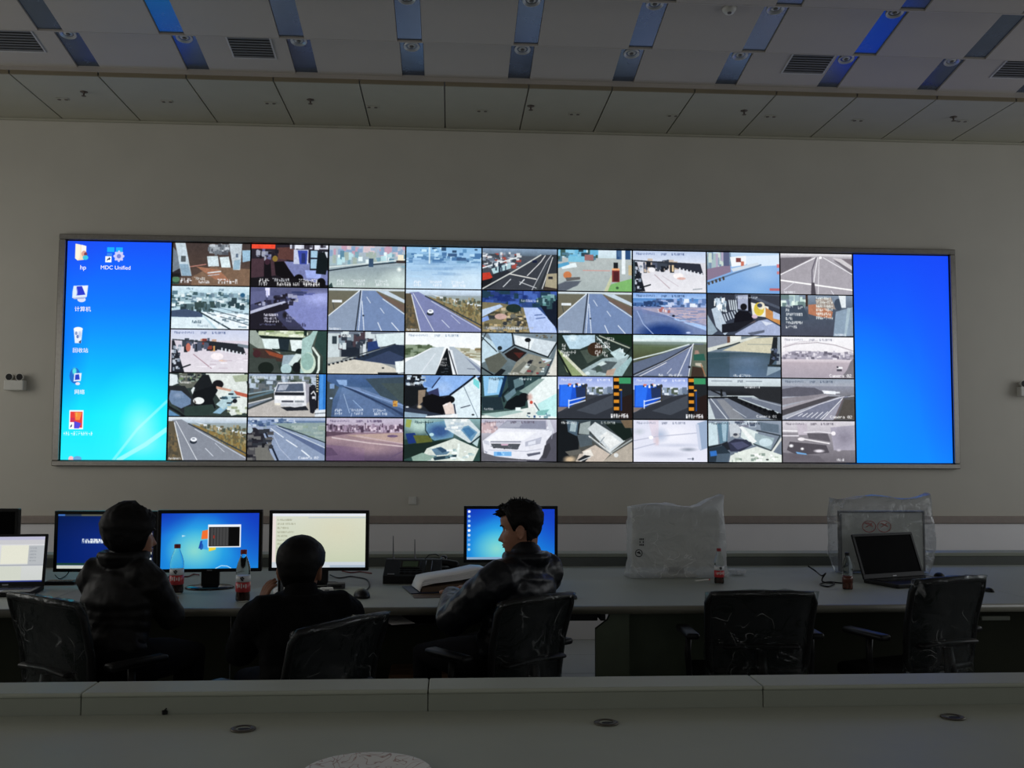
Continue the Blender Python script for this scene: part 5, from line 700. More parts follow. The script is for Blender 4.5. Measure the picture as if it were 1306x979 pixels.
# under-structure: left run of panels, opening, then the pedestal with its notched corner and the right run
for a, b in ((-4.6, -2.9), (-2.895, -1.2), (-1.195, .40)):
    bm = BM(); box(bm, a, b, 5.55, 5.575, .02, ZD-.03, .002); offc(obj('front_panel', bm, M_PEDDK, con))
xa = at(760, 830, Y=5.04).x; z1 = at(760, 802, Y=5.04).z; z2 = at(775, 793, Y=5.04).z; xb = at(775, 793, Y=5.04).x; xc = at(804, 820, Y=5.04).x
bm = BM(); prism(bm, [(xa, 0), (xa, z1), (xb, z2+.01), (xb+.02, ZD-.032), (xc-.006, ZD-.032), (xc-.006, 0)], 5.04, 5.075); offc(obj('pedestal', bm, M_PED, con))
bm = BM(); box(bm, xb-.03, xb-.005, 5.08, 5.3, z2, ZD-.03); offc(obj('bracket', bm, M_BLACK, con))
for a, b in ((xc, 2.0), (2.005, 3.3), (3.305, 5.6)):
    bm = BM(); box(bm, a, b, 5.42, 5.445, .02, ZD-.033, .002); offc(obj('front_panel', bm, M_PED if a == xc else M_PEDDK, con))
bm = BM(); x0 = at(722, 790, Y=5.3).x; x1 = at(757, 790, Y=5.3).x; box(bm, x0-.35, x1, 5.15, 5.5, ZD-.105, ZD-.03, .003); offc(obj('cable_tray', bm, M_BLACK, con))
p, q = at(1252, 788, Y=5.4), at(1288, 788, Y=5.4)
bm = BM(); box(bm, p.x, q.x, 5.395, 5.42, p.z-.012, p.z+.012, .003); o = offc(obj('pull_handle', bm, M_LEDGE, con)); o['label'] = 'light grey pull handle'
bm = BM(); box(bm, -1.0, .3, 4.985, 5.4, .655, .668, .003); offc(obj('keyboard_shelf', bm, M_BLACK, con))
for s in (-1.0, .285): bm = BM(); box(bm, s, s+.015, 5.0, 5.4, .668, .722); offc(obj('shelf_bracket', bm, M_BLACK, con))
for x in (-4.4, -2.0, .2, 3.2, 5.4): bm = BM(); box(bm, x-.03, x+.03, 6.3, 6.6, 0, ZD-.03, .003); offc(obj('rear_leg', bm, M_PED, con))

# the near console the photographer stands behind
ZN = .733
near = thing('near_console', 'long grey-green console with a raised ledge across the bottom of the picture', 'console', (0, 3.0, 0))
joints = [at(x, 885, Y=3.11).x for x in (105, 546, 972)]
joints = [joints[0]-1.07*2, joints[0]-1.07]+joints+[joints[-1]+1.07, joints[-1]+2.14]
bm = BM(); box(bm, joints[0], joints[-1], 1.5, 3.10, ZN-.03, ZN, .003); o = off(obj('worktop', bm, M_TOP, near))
for a, b in zip(joints, joints[1:]):
    bm = BM(); box(bm, a+.0012, b-.0012, 3.10, 3.12, ZN-.03, ZN+.052, .002); off(obj('ledge_panel', bm, M_LEDGE, near))
    bm = BM(); box(bm, a+.0012, b-.0012, 3.098, 3.25, ZN+.052, ZN+.066, .005, 2); off(obj('ledge_cap', bm, M_TOP, near))
    bm = BM(); box(bm, a+.002, b-.002, 3.22, 3.24, .02, ZN+.052, .002); off(obj('rear_panel', bm, M_PED, near))
for x in joints[1:-1]: bm = BM(); box(bm, x-.02, x+.02, 1.9, 3.2, 0, ZN-.03, .003); off(obj('side_panel', bm, M_PED, near))
M_GROM = mat('grommet ring', (.10, .09, .075), .35, metal=.6)
for (x, y, l) in ((310, 930, 'dark metal cable grommet in the near console, leftmost of three'), (773, 922, 'dark metal cable grommet in the near console, middle of three'), (1215, 915, 'brownish metal cable grommet in the near console, rightmost of three')):
    p = at(x, y, Z=ZN); t = thing('cable_grommet', l, 'grommet', (p.x, p.y, ZN), 0, 'grommets in the near console')
    bm = BM(); lathe(bm, [(.02, .0), (.036, .0), (.036, .003), (.03, .005), (.022, .004), (.02, .001)], 24); obj('ring', bm, M_GROM, t, True)
    bm = BM(); lathe(bm, [(0, .0005), (.021, .0005), (.021, .002), (0, .002)], 20); obj('cover', bm, M_LEDGE if x == 1215 else M_TOP, t)
    bm = BM(); prism(bm, [(.018*math.cos(a)*1.0+.004, .011*math.sin(a)-.005) for a in np.linspace(0, 2*PI, 14)[:-1]], .002, .0032, 'Z'); obj('cable_slot', bm, M_BLACK, t)
p = at(210, 911, Z=ZN); t = thing('cable_clip', 'tiny black clip lying on the near console', 'clip', (p.x, p.y, ZN), .4)
bm = BM(); box(bm, -.008, .008, -.006, .006, 0, .012, .002); obj('body', bm, M_BLACK, t)
bm = BM(); tube(bm, [(0, 0, .012), (.004, .003, .016), (.012, .004, .012)], .002, 6); obj('hook', bm, M_BLACK, t)
# round paper plate with faint red print, cut by the bottom of the picture
M_PAPER = mat('white paper', (.80, .79, .78), .7, var=.02)
def printed_paper():
    m = mat('printed paper', (.85, .85, .84), .6, var=.02); n, l = nodes(m); pb = n['Principled BSDF']
    tc = n.new('ShaderNodeTexCoord'); v = n.new('ShaderNodeTexNoise'); v.inputs['Scale'].default_value = 16; v.inputs['Detail'].default_value = 1; v.inputs['Distortion'].default_value = 2
    l.new(tc.outputs['Object'], v.inputs['Vector']); r = n.new('ShaderNodeValToRGB')
    e = r.color_ramp.elements; e[0].position = .47; e[1].position = .53; e[0].color = (.88, .88, .87, 1); e[1].color = (.88, .88, .87, 1); x = e.new(.5); x.color = (.45, .30, .28, 1)
    l.new(v.outputs['Fac'], r.inputs['Fac']); l.new(r.outputs['Color'], pb.inputs['Base Color']); return m
p = at(474, 963, Z=ZN+.01)
t = thing('paper_plate', 'white round paper plate with faint printed lines at the bottom edge', 'plate', (p.x, p.y-.16, ZN))
bm = BM(); lathe(bm, [(0, .001), (.11, .001), (.13, .006), (.158, .016), (.16, .018), (.157, .018), (.13, .009), (.11, .004), (0, .004)], 40); obj('dish', bm, printed_paper(), t, True)
# ---------------------------------------------------------------- things on the operators' console
M_BEZEL = mat('monitor bezel', (.004, .004, .0045), .35, spec=.25, var=.1, scale=50)
M_OFF = mat('switched-off panel', (.0015, .0015, .002), .7, var=.1, spec=.05)
M_LOGO = mat('grey badge', (.25, .25, .26), .3, metal=.6)
def monitor(label, x, y, w, h, zc, rz, scr, bez=.019, base=True, name='monitor', chin=.0, badge=True):
    """a flat monitor on a stand; local -Y is the face, origin on the desk under the stand"""
    t = thing(name, label, 'monitor', (x, y, ZD), rz)
    z0, z1 = zc-h/2-ZD, zc+h/2-ZD
    bm = BM(); box(bm, -w/2, w/2, -.008, .03, z0, z1, .004); prism(bm, [(-w*.3, z0+h*.15), (w*.3, z0+h*.15), (w*.25, z1-h*.15), (-w*.25, z1-h*.15)], .03, .05); obj('housing', bm, M_BEZEL, t)
    bm = BM()
    for a in ((-w/2, w/2, z1-bez, z1), (-w/2, w/2, z0, z0+bez+chin), (-w/2, -w/2+bez, z0+bez+chin, z1-bez), (w/2-bez, w/2, z0+bez+chin, z1-bez)): box(bm, a[0], a[1], -.016, -.006, a[2], a[3], .002)
    obj('bezel', bm, M_BEZEL, t)
    a, b, c, d = -w/2+bez, w/2-bez, z0+bez+chin, z1-bez
    quad_uv('screen', [(a, -.0095, c), (b, -.0095, c), (b, -.0095, d), (a, -.0095, d)], scr, t)
    if badge: bm = BM(); box(bm, -.014, .014, -.0175, -.015, z0+.006, z0+.013, .001); obj('badge', bm, M_LOGO, t)
    if base:
        bm = BM(); box(bm, -.05, .05, .02, .05, .012, z0+h*.35, .006, 2); obj('stand_neck', bm, M_BEZEL, t)
        bm = BM(); lathe(bm, [(0, 0), (.125, 0), (.128, .006), (.115, .012), (.05, .018), (0, .018)], 32); bmesh.ops.scale(bm, vec=(1.05, .78, 1), verts=bm.verts); obj('stand_base', bm, M_BLACKGLOSS, t, True)
    return t
def mon_px(label, xl, xr, yt, yb, Y, rz, scr, **k):
    a, b, c, d = at(xl, (yt+yb)/2, Y=Y), at(xr, (yt+yb)/2, Y=Y), at((xl+xr)/2, yt, Y=Y), at((xl+xr)/2, yb, Y=Y)
    return monitor(label, (a.x+b.x)/2, Y, (b.x-a.x)/math.cos(rz), c.z-d.z, (c.z+d.z)/2, rz, scr, **k)
S = lambda n, f: screen_mat(n, make_image(n, f()), 1.)
mon_px('black monitor with a dark blue screen behind the leftmost seated person', 69, 201.5, 651.5, 729, 5.8, -.04, S('screen blue', draw_monitor_blue))
mon_px('black monitor with a blue desktop and a dark window, behind the two left bottles', 203, 333.5, 650, 729, 5.66, .09, S('screen desktop', draw_monitor_desktop))
mon_px('black monitor showing a pale document, behind the person with cropped hair', 343.5, 470.5, 650.5, 727.5, 5.75, 0, S('screen document', draw_monitor_document))
mon_px('black monitor with a blue desktop and a column of icons, behind the person in profile', 591.4, 711, 645, 717, 6.0, 0, S('screen icons', draw_monitor_icons))
mon_px('switched-off black monitor at the left picture edge, behind the laptop', -95, 23.5, 648.5, 728, 6.1, 0, M_OFF, badge=False)

# laptops
def laptop(name, label, loc, rz, w, d, h, tilt, scr, bez=.016):
    t = thing(name, label, 'laptop', loc, rz)
    bm = BM(); box(bm, -w/2, w/2, -d, 0, .0, .024, .005, 2); obj('base', bm, M_BLACK, t)
    bm = BM()
    for r in range(5):
        for c in range(14): box(bm, -w*.44+w*.88*c/14+.001, -w*.44+w*.88*(c+1)/14-.001, -d*.22-.019*(5-r)+.06, -d*.22-.019*(5-r)+.077, .0235, .0255)
    bmesh.ops.translate(bm, vec=(0, -.06, 0), verts=bm.verts); o = obj('keyboard', bm, M_BLACKGLOSS, t); o['kind'] = 'stuff'
    bm = BM(); box(bm, -.05, .05, -d+.02, -d+.085, .0235, .0247, .001); obj('touchpad', bm, M_BLACKGLOSS, t)
    L = Matrix.Translation((0, -.004, .02)) @ Matrix.Rotation(-tilt, 4, 'X')
    bm = BM(); box(bm, -w/2, w/2, .0, .012, 0, h, .004, M=L)
    for a in ((-w/2, w/2, h-bez, h), (-w/2, w/2, 0, bez*1.8), (-w/2, -w/2+bez, bez*1.8, h-bez), (w/2-bez, w/2, bez*1.8, h-bez)): box(bm, a[0], a[1], -.004, .002, a[2], a[3], .001, M=L)
    obj('lid', bm, M_BLACK, t)
    q = [L @ Vector(v) for v in ((-w/2+bez, -.001, bez*1.8), (w/2-bez, -.001, bez*1.8), (w/2-bez, -.001, h-bez), (-w/2+bez, -.001, h-bez))]
    quad_uv('screen', q, scr, t)
    bm = BM(); box(bm, -.016, .016, -.0055, -.0035, .006, .014, .001, M=L); obj('badge', bm, M_LOGO, t)
    return t
p = at(28, 747, Z=ZD+.02); laptop('laptop', 'black laptop with a bright white screen at the left picture edge', (p.x-.075, p.y-.03, ZD), .10, .40, .25, .285, .16, S('screen laptop', draw_laptop_white), .014)
p = at(1137, 737, Z=ZD+.02); laptop('laptop', 'black laptop with its screen off, in front of the bagged monitor on the right', (p.x+.03, p.y+.03, ZD), .36, .485, .27, .275, .36, M_OFF)

# bottles
M_PET = clear_plastic('clear bottle plastic'); M_LABR = mat('red label', (.50, .035, .04), .35, var=.25, scale=45); M_LABW = mat('white label', (.62, .63, .64), .4, var=.04, scale=40)
M_CAPR = mat('red cap', (.28, .012, .018), .4); M_COLA = mat('dark drink', (.035, .012, .008), .15); M_TEA = mat('amber tea', (.09, .022, .012), .2); M_LABK = mat('label print', (.02, .022, .03), .4); M_PRINT = mat('label lettering', (.7, .68, .66), .4)
def bottle(label, px, py, top, fill='cola', group='drink bottles'):
    p = at(px, py, Z=ZD); H = (py-top)*p.y/F_PX*1.0; s = H/.235
    t = thing('drink_bottle', label, 'bottle', (p.x, p.y+.02, ZD), 0, group)
    R = .033*s
    pr = [(0, .002), (.85, 0), (1, .006), (1, .02), (.93, .045), (.97, .07), (.97, .10), (.95, .115), (1, .13), (.98, .15), (.8, .175), (.52, .2), (.4, .21), (.4, .222), (0, .222)]
    bm = BM(); lathe(bm, [(r*R, z*s) for r, z in pr], 24); obj('shell', bm, M_PET, t, True)
    lv = .072 if fill == 'cola' else .06
    bm = BM(); lathe(bm, [(0, .004*s), (.82*R, .004*s), (.92*R, .01*s), (.92*R, .02*s), (.86*R, .045*s), (.88*R, lv*s), (0, lv*s)], 20); obj('drink', bm, M_COLA if fill == 'cola' else M_TEA, t, True)
    bm = BM(); lathe(bm, [(0, .217*s), (.46*R, .217*s), (.46*R, .234*s), (.42*R, .236*s), (0, .236*s)], 18); obj('cap', bm, M_CAPR if fill == 'cola' else M_BLACK, t)
    bm = BM(); lathe(bm, [(.9*R, .043*s), (1.03*R, .044*s), (1.03*R, .088*s), (.9*R, .089*s)], 24); obj('red_label_band', bm, M_LABR if fill == 'cola' else M_TEA, t, True)
    if fill == 'cola':
        bm = BM(); lathe(bm, [(.9*R, .0895*s), (1.02*R, .0895*s), (1.02*R, .118*s), (.9*R, .1185*s)], 24); obj('white_label_band', bm, M_LABW, t, True)
        bm = BM()                                       # the dark mark on the white band and pale strokes on the red one
        def patch(a0, a1, z0, z1, r):
            v = [bm.verts.new((r*math.sin(a), -r*math.cos(a), z)) for a, z in ((a0, z0), (a1, z0), (a1, z1), (a0, z1))]; bm.faces.new(v)
        for a, z in ((-.02, .0), (.22, .004), (.1, .009), (.12, -.004), (-.1, .006)): patch(a-.12, a+.12, (.099+z)*s, (.106+z)*s, 1.04*R)
        obj('label_mark', bm, M_LABK, t)
        bm = BM()
        for k in range(5): patch(-.7+.3*k, -.55+.3*k, (.062+.004*(k % 2))*s, (.078+.003*(k % 3))*s, 1.045*R)
        obj('label_strokes', bm, M_PRINT, t)
    return t
bottle('red-labelled drink bottle at the left, beside the person with thick hair', 223.5, 757, 697)
bottle('red-labelled drink bottle nearest the desk edge, right of the other left one', 308.5, 767, 704)
bottle('red-labelled small drink bottle in front of the plastic-bagged monitor', 918.5, 744.5, 700)
bottle('clear bottle of dark amber drink left of the black laptop', 1083, 752, 705, 'tea')

# bagged monitors
M_BAG = film('milky foam bag', (.84, .85, .84), .50, .3, .3, 9, .8, .5)
M_CLEARBAG = film('clear bag', (.88, .90, .91), .14, .35, .15, 9, .9, .4)
M_PANEL = mat('grey back panel', (.55, .56, .52), .5, var=.03)
M_RED = mat('red sticker print', (.45, .08, .07), .5)
def bag_shell(w, h, d, nx, nz, amp, seed, corner=None, flare=.0):
    """a closed crumpled bag around a box; corner lifts the top right into an open peak"""
    bm = BM(); r = bmesh.ops.create_cube(bm, size=1); bmesh.ops.subdivide_edges(bm, edges=bm.edges, cuts=11, use_grid_fill=True)
    for v in bm.verts:
        x, y, z = v.co; z += .5
        k = 1-.14*max(0, (z-.6))*2                      # the top narrows
        X, Yy, Z = x*w*(1-.05*abs(y*2)**2), y*d*k*(1-.3*max(0, z-.7)/.3), z*h
        if corner and z > .8:
            t = max(0, (x-.12)/.38); Z += corner*t**1.5*(z-.8)/.2; Yy *= 1-.3*t
        if z > .9: Z += .012*math.sin(x*9+seed)
        if z < .25: X *= 1+flare*(.25-z)*4
        v.co = (X, Yy, Z)
    for v in bm.verts:
        o = v.co.copy(); n = noise.noise_vector(o*11+Vector((seed, 0, seed)))*amp+noise.noise_vector(o*26+Vector((0, seed, 0)))*amp*.4
        v.co = o+n
        if o.z < .02: v.co.z = max(.002, o.z)
    return bm
p = at(868, 738, Z=ZD); wb = 122*p.y/F_PX; hb = 88*p.y/F_PX
t = monitor('new monitor wrapped in a milky foam bag on the console', p.x, p.y+.12, wb*.94, hb*.86, ZD+.055+hb*.43, 0, M_PANEL, base=False, badge=False, name='wrapped_monitor')
for o in t.children:
    if o.name.startswith(('housing', 'bezel')): o.data.materials.clear(); o.data.materials.append(M_PANEL)
bm = BM(); box(bm, -.11, .11, -.08, .08, .002, .02, .004); obj('foam_foot', bm, M_WHITEPL, t)
bm = BM(); box(bm, -.05, .05, .0, .04, .02, .12, .004); obj('stand_neck', bm, M_BEZEL, t)
bm = bag_shell(wb*1.04, hb+.02, .2, 12, 12, .012, 3.1, corner=.055, flare=.05); o = obj('foam_bag', bm, M_BAG, t); o.data.shade_smooth(); o['label'] = 'crumpled milky plastic bag with an open top corner'
M_INK = mat('black ink', (.015, .015, .015), .5)
bm = BM()                                               # printed marks low on the bag's left side: a ringed arrow and a small block of characters
cx, cz = -wb*.44, .155
ring = [(cx+.021*math.cos(a), cz+.021*math.sin(a)) for a in np.linspace(0, 2*PI, 25)]
for (a, b) in zip(ring, ring[1:]): tube(bm, [(a[0], -.118, a[1]), (b[0], -.118, b[1])], .0028, 5)
prism(bm, [(cx-.016, cz+.004), (cx+.004, cz+.012), (cx+.014, cz-.008), (cx-.002, cz-.002)], -.119, -.117)
for i in range(3):
    for j in range(3): 
        if (i*3+j) not in (4,): box(bm, cx+.004+.010*i, cx+.011+.010*i, -.119, -.117, cz+.045+.017*j, cz+.056+.017*j)
o = obj('printed_marks', bm, M_INK, t); o['kind'] = 'stuff'
p = at(905, 741, Z=ZD); t = thing('white_stick', 'thin white stick lying in front of the milky bag', 'stick', (p.x-.05, p.y, ZD), .55)
bm = BM(); tube(bm, [(-.05, 0, .005), (.06, 0, .005)], .0045, 8); obj('shaft', bm, M_WHITEPL, t); bm = BM(); tube(bm, [(.0605, 0, .005), (.072, 0, .005)], .005, 8); obj('tip', bm, M_RED, t)
p = at(940, 733, Z=ZD); t = thing('crumpled_wrap', 'small crumpled clear wrap right of the milky bag', 'wrap', (p.x, p.y, ZD))
bm = BM(); bmesh.ops.create_icosphere(bm, subdivisions=3, radius=.05); wrinkle(bm, .022, 22, 5); 
for v in bm.verts: v.co.z = max(.001, v.co.z*.45+.02)
o = obj('wrap_sheet', bm, M_BAG, t)

p = at(1132, 737, Z=ZD); k_ = (p.y+.25)/F_PX; wb = 100*k_
t = monitor('new monitor with red round stickers in a clear bag behind the black laptop', p.x+.08, p.y+.25, 113*k_, 78*k_, at(1132, 690, Y=p.y+.25).z, 0, M_PANEL, bez=.012, base=True, badge=False, name='wrapped_monitor')
hs = at(1132, 690, Y=p.y+.25).z-ZD
for s in (-.075, .025):
    bm = BM(); ring = [(s-.012+.044*math.cos(a), hs+.095+.036*math.sin(a)) for a in np.linspace(0, 2*PI, 21)]
    for a, b in zip(ring, ring[1:]): tube(bm, [(a[0], -.011, a[1]), (b[0], -.011, b[1])], .003, 5)
    tube(bm, [(s-.035, -.011, hs+.118), (s+.012, -.011, hs+.095)], .005, 6); tube(bm, [(s-.032, -.011, hs+.09), (s+.008, -.011, hs+.118)], .003, 6)
    obj('round_sticker', bm, M_RED, t)
bm = BM(); tube(bm, [(-.115, -.011, hs+.115), (-.09, -.011, hs+.117), (-.07, -.011, hs+.106)], .004, 6); obj('sticker_arm', bm, M_RED, t)
for o in t.children:
    if o.name.startswith('bezel'): o.data.materials.clear(); o.data.materials.append(mat('dull bezel', (.06, .07, .08), .4))
bm = bag_shell(134*k_, 97*k_, .17, 12, 12, .012, 8.4, corner=.02, flare=-.12); bmesh.ops.translate(bm, vec=(-.005, 0, 0), verts=bm.verts); o = obj('clear_bag', bm, M_CLEARBAG, t); o.data.shade_smooth(); o['label'] = 'loose clear plastic bag'

# desk phone with two aerials
p = at(528, 744, Z=ZD); M_LCD = mat('green display', (.05, .085, .035), .25)
t = thing('desk_phone_set', 'black desk phone set with a green display and two thin aerials', 'phone', (p.x-.01, p.y+.08, ZD), -.06)
W = .165
bm = BM(); prism(bm, [(-.10, 0), (-.10, .045), (.05, .125), (.10, .125), (.10, 0)], -W, W, 'X'); obj('body', bm, M_BLACK, t)
sl = Matrix.Translation((0, -.10, .045)) @ Matrix.Rotation(math.atan2(.08, .15), 4, 'X')
bm = BM(); box(bm, -.075, .045, .075, .15, .0, .006, .002, M=sl); obj('display_frame', bm, M_BLACKGLOSS, t)
bm = BM(); box(bm, -.06, .03, .085, .14, .006, .0072, M=sl); obj('display', bm, M_LCD, t)
for r in range(2):
    for c in range(4): bm = BM(); box(bm, -.072+.034*c, -.046+.034*c, .03+.022*r, .044+.022*r, 0, .005, .0015, M=sl); obj('button', bm, M_BEZEL, t)
bm = BM(); box(bm, .075, .115, .03, .15, .0, .01, .004, M=sl); obj('side_key_row', bm, M_BLACKGLOSS, t)
bm = BM(); box(bm, -.14, -.10, .012, .022, 0, .004, .001, M=sl); obj('maker_plate', bm, M_LOGO, t)
for s, hh in ((-.125, .12), (.005, .10)):
    bm = BM(); tube(bm, [(s, .085, .12), (s-.002, .085, .14), (s-.004, .088, .14+hh)], [.008, .0045, .0025], 8); obj('aerial', bm, M_LOGO, t)
bm = BM(); tube(bm, [(.06, .08, .12), (.09, .07, .15), (.13, .06, .155), (.15, .05, .145)], .003, 6); obj('cord_loop', bm, M_BLACK, t)
p = at(560, 728, Z=ZD); t = thing('handset', 'black handset rest lying behind the open binder', 'phone', (p.x-.01, p.y+.05, ZD), -.35)
bm = BM(); round_tube(bm, [(-.11, 0, .04), (-.08, 0, .055), (.07, 0, .05), (.12, 0, .035)], [(.03, .03), (.022, .022), (.022, .02), (.032, .03)], 14); obj('grip', bm, M_BLACK, t, True)
bm = BM(); box(bm, -.13, .13, -.045, .045, 0, .022, .006, 2); obj('cradle', bm, M_BLACK, t)
p = at(566, 724, Z=ZD); t = thing('glossy_ball', 'small round glossy black device between the phone and the binder', 'device', (p.x, p.y+.0, ZD))
bm = BM(); bmesh.ops.create_uvsphere(bm, u_segments=20, v_segments=14, radius=.028); bmesh.ops.translate(bm, vec=(0, 0, .055), verts=bm.verts); obj('ball', bm, M_BLACKGLOSS, t, True)
bm = BM(); lathe(bm, [(0, 0), (.024, 0), (.02, .012), (.01, .03), (0, .03)], 18); obj('foot', bm, M_BLACK, t, True)
bm = BM(); lathe(bm, [(0, 0), (.012, 0), (.01, .004), (0, .004)], 14); bmesh.ops.transform(bm, matrix=Matrix.Translation((-.006, -.0265, .061)) @ Matrix.Rotation(PI/2+.1, 4, 'X'), verts=bm.verts); obj('highlight_disc', bm, M_CHROME, t)  # pale disc standing in for the highlight on the ball

# open binder of papers at the elbow of the person in profile
M_NAVY = mat('navy cover', (.012, .02, .05), .5); M_BROWNP = mat('brown folder card', (.10, .06, .035), .7)
p = at(575, 757, Z=ZD)
t = thing('open_binder', 'open blue binder with a thick stack of white pages at the desk edge', 'binder', (p.x, p.y+.16, ZD), .22)
bm = BM(); box(bm, -.25, .22, -.13, .15, .002, .007, .002); obj('cover', bm, M_NAVY, t)
bm = BM(); prism(bm, [(-.19, .008), (.2, .008), (.205, .05), (.1, .052), (-.185, .03)], -.12, .12); obj('page_block', bm, M_BROWNP, t)
def sheet(bm, pts, y0, y1, th=.0015, sk=0.):
    n = len(pts); A = [[bm.verts.new((x+sk*y, y, z+d)) for x, z in pts] for y in (y0, y1) for d in (0, th)]
    for k in range(n-1):
        bm.faces.new((A[1][k], A[1][k+1], A[3][k+1], A[3][k])); bm.faces.new((A[0][k], A[2][k], A[2][k+1], A[0][k+1]))
        bm.faces.new((A[0][k], A[0][k+1], A[1][k+1], A[1][k])); bm.faces.new((A[2][k], A[3][k], A[3][k+1], A[2][k+1]))
    for e in (0, n-1): bm.faces.new((A[0][e], A[1][e], A[3][e], A[2][e]))
for j in range(5):
    bm = BM(); sheet(bm, [(-.20+.003*j, .012+.006*j), (-.19+.004*j, .04+.007*j), (-.12, .054+.006*j), (.02, .066+.007*j), (.14, .085+.008*j), (.2, .088+.006*j), (.225-.006*j, .068+.006*j)], -.125+.006*j, .12+.003*j, .002, .04*(j % 2)); obj('page', bm, M_PAPER, t, True)
for (x, y, r, l) in ((548, 768, .1, 'loose beige paper sticking out under the open binder'), (612, 752, -.1, 'white loose sheet beside the binder under the sleeve')):
    p = at(x, y-6, Z=ZD); t2 = thing('loose_sheet', l, 'paper', (p.x, p.y+.06, ZD), r, 'loose sheets by the binder')
    bm = BM(); box(bm, -.09, .09, -.07, .07, .0005, .0018); obj('sheet', bm, M_PAPER if x > 600 else M_BROWNP, t2)
p = at(513, 785, Z=.668); t2 = thing('loose_sheet', 'white sheet on the shelf under the console edge', 'paper', (p.x+.01, 5.0, .668), .35)
bm = BM(); box(bm, -.07, .05, -.05, .2, .0005, .002); obj('sheet', bm, M_PAPER, t2)
t2 = thing('cardboard_box', 'brown cardboard box on the floor under the console', 'box', (-.14, 5.35, 0))
M_CARD = mat('cardboard', (.16, .085, .04), .8, var=.1); bm = BM(); box(bm, -.17, .15, -.13, .13, 0, .355, .004); obj('carton', bm, M_CARD, t2)
for s in (-1, 1): bm = BM(); box(bm, -.165, .145, s*.066-.062, s*.066+.062, .355, .36); obj('flap', bm, M_CARD, t2)

# small desk things
def mouse(label, px, py, rz, s=1.):
    p = at(px, py, Z=ZD); t = thing('computer_mouse', label, 'mouse', (p.x, p.y+.02, ZD), rz)
    bm = BM(); bmesh.ops.create_uvsphere(bm, u_segments=18, v_segments=12, radius=1)
    for v in bm.verts: v.co = Vector((v.co.x*.034*s, v.co.y*.058*s, max(0, v.co.z)*.036*s+.001))
    obj('shell', bm, M_BLACK, t, True)
    bm = BM(); box(bm, -.003*s, .003*s, .02*s, .04*s, .024*s, .033*s, .001); obj('wheel', bm, M_LOGO, t)
mouse('black mouse right of the person with cropped hair', 461, 762, .3, 1.25)
mouse('small black mouse behind the rightmost chair by the laptop', 1200, 738, -.3)
mouse('black mouse beside the left bottle near the elbow of the person with thick hair', 207, 766, .2)
mouse('small black mouse at the desk edge right of the person in profile', 732, 764, -.2, .6)
mouse('tiny black mouse at the right end of the console', 1264, 755, .2, .6)
def plain(name, label, cat, px, py, sx, sy, sz, m, rz=0., part='body'):
    p = at(px, py, Z=ZD); t = thing(name, label, cat, (p.x, p.y+sy/2, ZD), rz)
    bm = BM(); box(bm, -sx/2, sx/2, -sy/2, sy/2, 0, sz, min(sx, sy, sz)*.2, 2); obj(part, bm, m, t); return t
t = plain('junction_box', 'small dark grey box under the document monitor', 'box', 428, 751, .10, .06, .03, mat('dark grey shell', (.035, .035, .045), .5), .1)
bm = BM(); box(bm, -.03, .03, -.032, -.03, .008, .02, .001); obj('port_row', bm, M_BLACK, t)
t = plain('tissue_pack', 'small white packet beside the cropped-haired person\'s collar', 'packet', 416, 757, .07, .04, .03, M_PAPER, .2)
bm = BM(); box(bm, -.012, .012, -.021, -.0195, .008, .022); obj('print', bm, M_LOGO, t)
p = at(357, 758, Z=ZD); t = thing('crumpled_paper', 'crumpled white paper by the cropped-haired person\'s raised hand', 'paper', (p.x, p.y+.03, ZD))
bm = BM(); bmesh.ops.create_icosphere(bm, subdivisions=3, radius=.04); wrinkle(bm, .014, 30, 9)
for v in bm.verts: v.co.z = max(.001, v.co.z*.55+.016)
obj('paper_ball', bm, M_PAPER, t)
t = plain('desk_pad', 'dark keypad beside the white-screened laptop', 'keypad', 74, 746, .17, .09, .018, M_BLACK, .05)
bm = BM()
for r in range(3):
    for c in range(6): box(bm, -.075+.025*c, -.055+.025*c, -.035+.024*r, -.017+.024*r, .017, .02)
o = obj('keys', bm, M_BLACKGLOSS, t); o['kind'] = 'stuff'
def cable(name, label, pts, r, m, grp=None):
    P = [at(x, y, Z=ZD+z) for x, y, z in pts]; base = P[0]
    fine = []
    for i in range(len(P)-1):
        a, b, c, d = P[max(i-1, 0)], P[i], P[i+1], P[min(i+2, len(P)-1)]
        for k in range(6):
            t = k/6; fine.append(.5*((2*b)+(c-a)*t+(2*a-5*b+4*c-d)*t*t+(3*b-a-3*c+d)*t**3))
    fine.append(P[-1])
    bm = BM(); tube(bm, [Vector((v.x-base.x, v.y-base.y, max(v.z-ZD, r))) for v in fine], r, 8)
    o = obj(name, bm, m, None, True); o.location = (base.x, base.y, ZD); tag(o, label, 'cable', grp)
M_REDC = mat('red cable', (.16, .02, .02), .5)
cable('cable', 'black cable tangle curling by the clear bag on the right', [(1031, 722, .09), (1040, 728, .05), (1048, 734, .045), (1053, 731, .06), (1049, 737, .03), (1050, 742, .01), (1064, 744, .004), (1056, 748, .004), (1046, 745, .004), (1056, 742, .006), (1068, 743, .004), (1077, 744, .004)], .0045, M_BLACK)
cable('cable', 'black cable under the document monitor', [(421, 733, .01), (432, 737, .004), (446, 735, .004), (455, 736, .004), (468, 739, .004), (471, 748, .004), (462, 756, .004)], .004, M_BLACK)
cable('cable', 'dark red cable under the document monitor', [(436, 728, .01), (448, 730, .004), (460, 729, .004), (474, 731, .004)], .004, M_REDC)
cable('cable', 'black cable coil between the blue screens and the left bottle', [(196, 728, .01), (206, 738, .004), (200, 742, .004), (192, 744, .004), (206, 741, .006), (216, 735, .004)], .0045, M_BLACK)
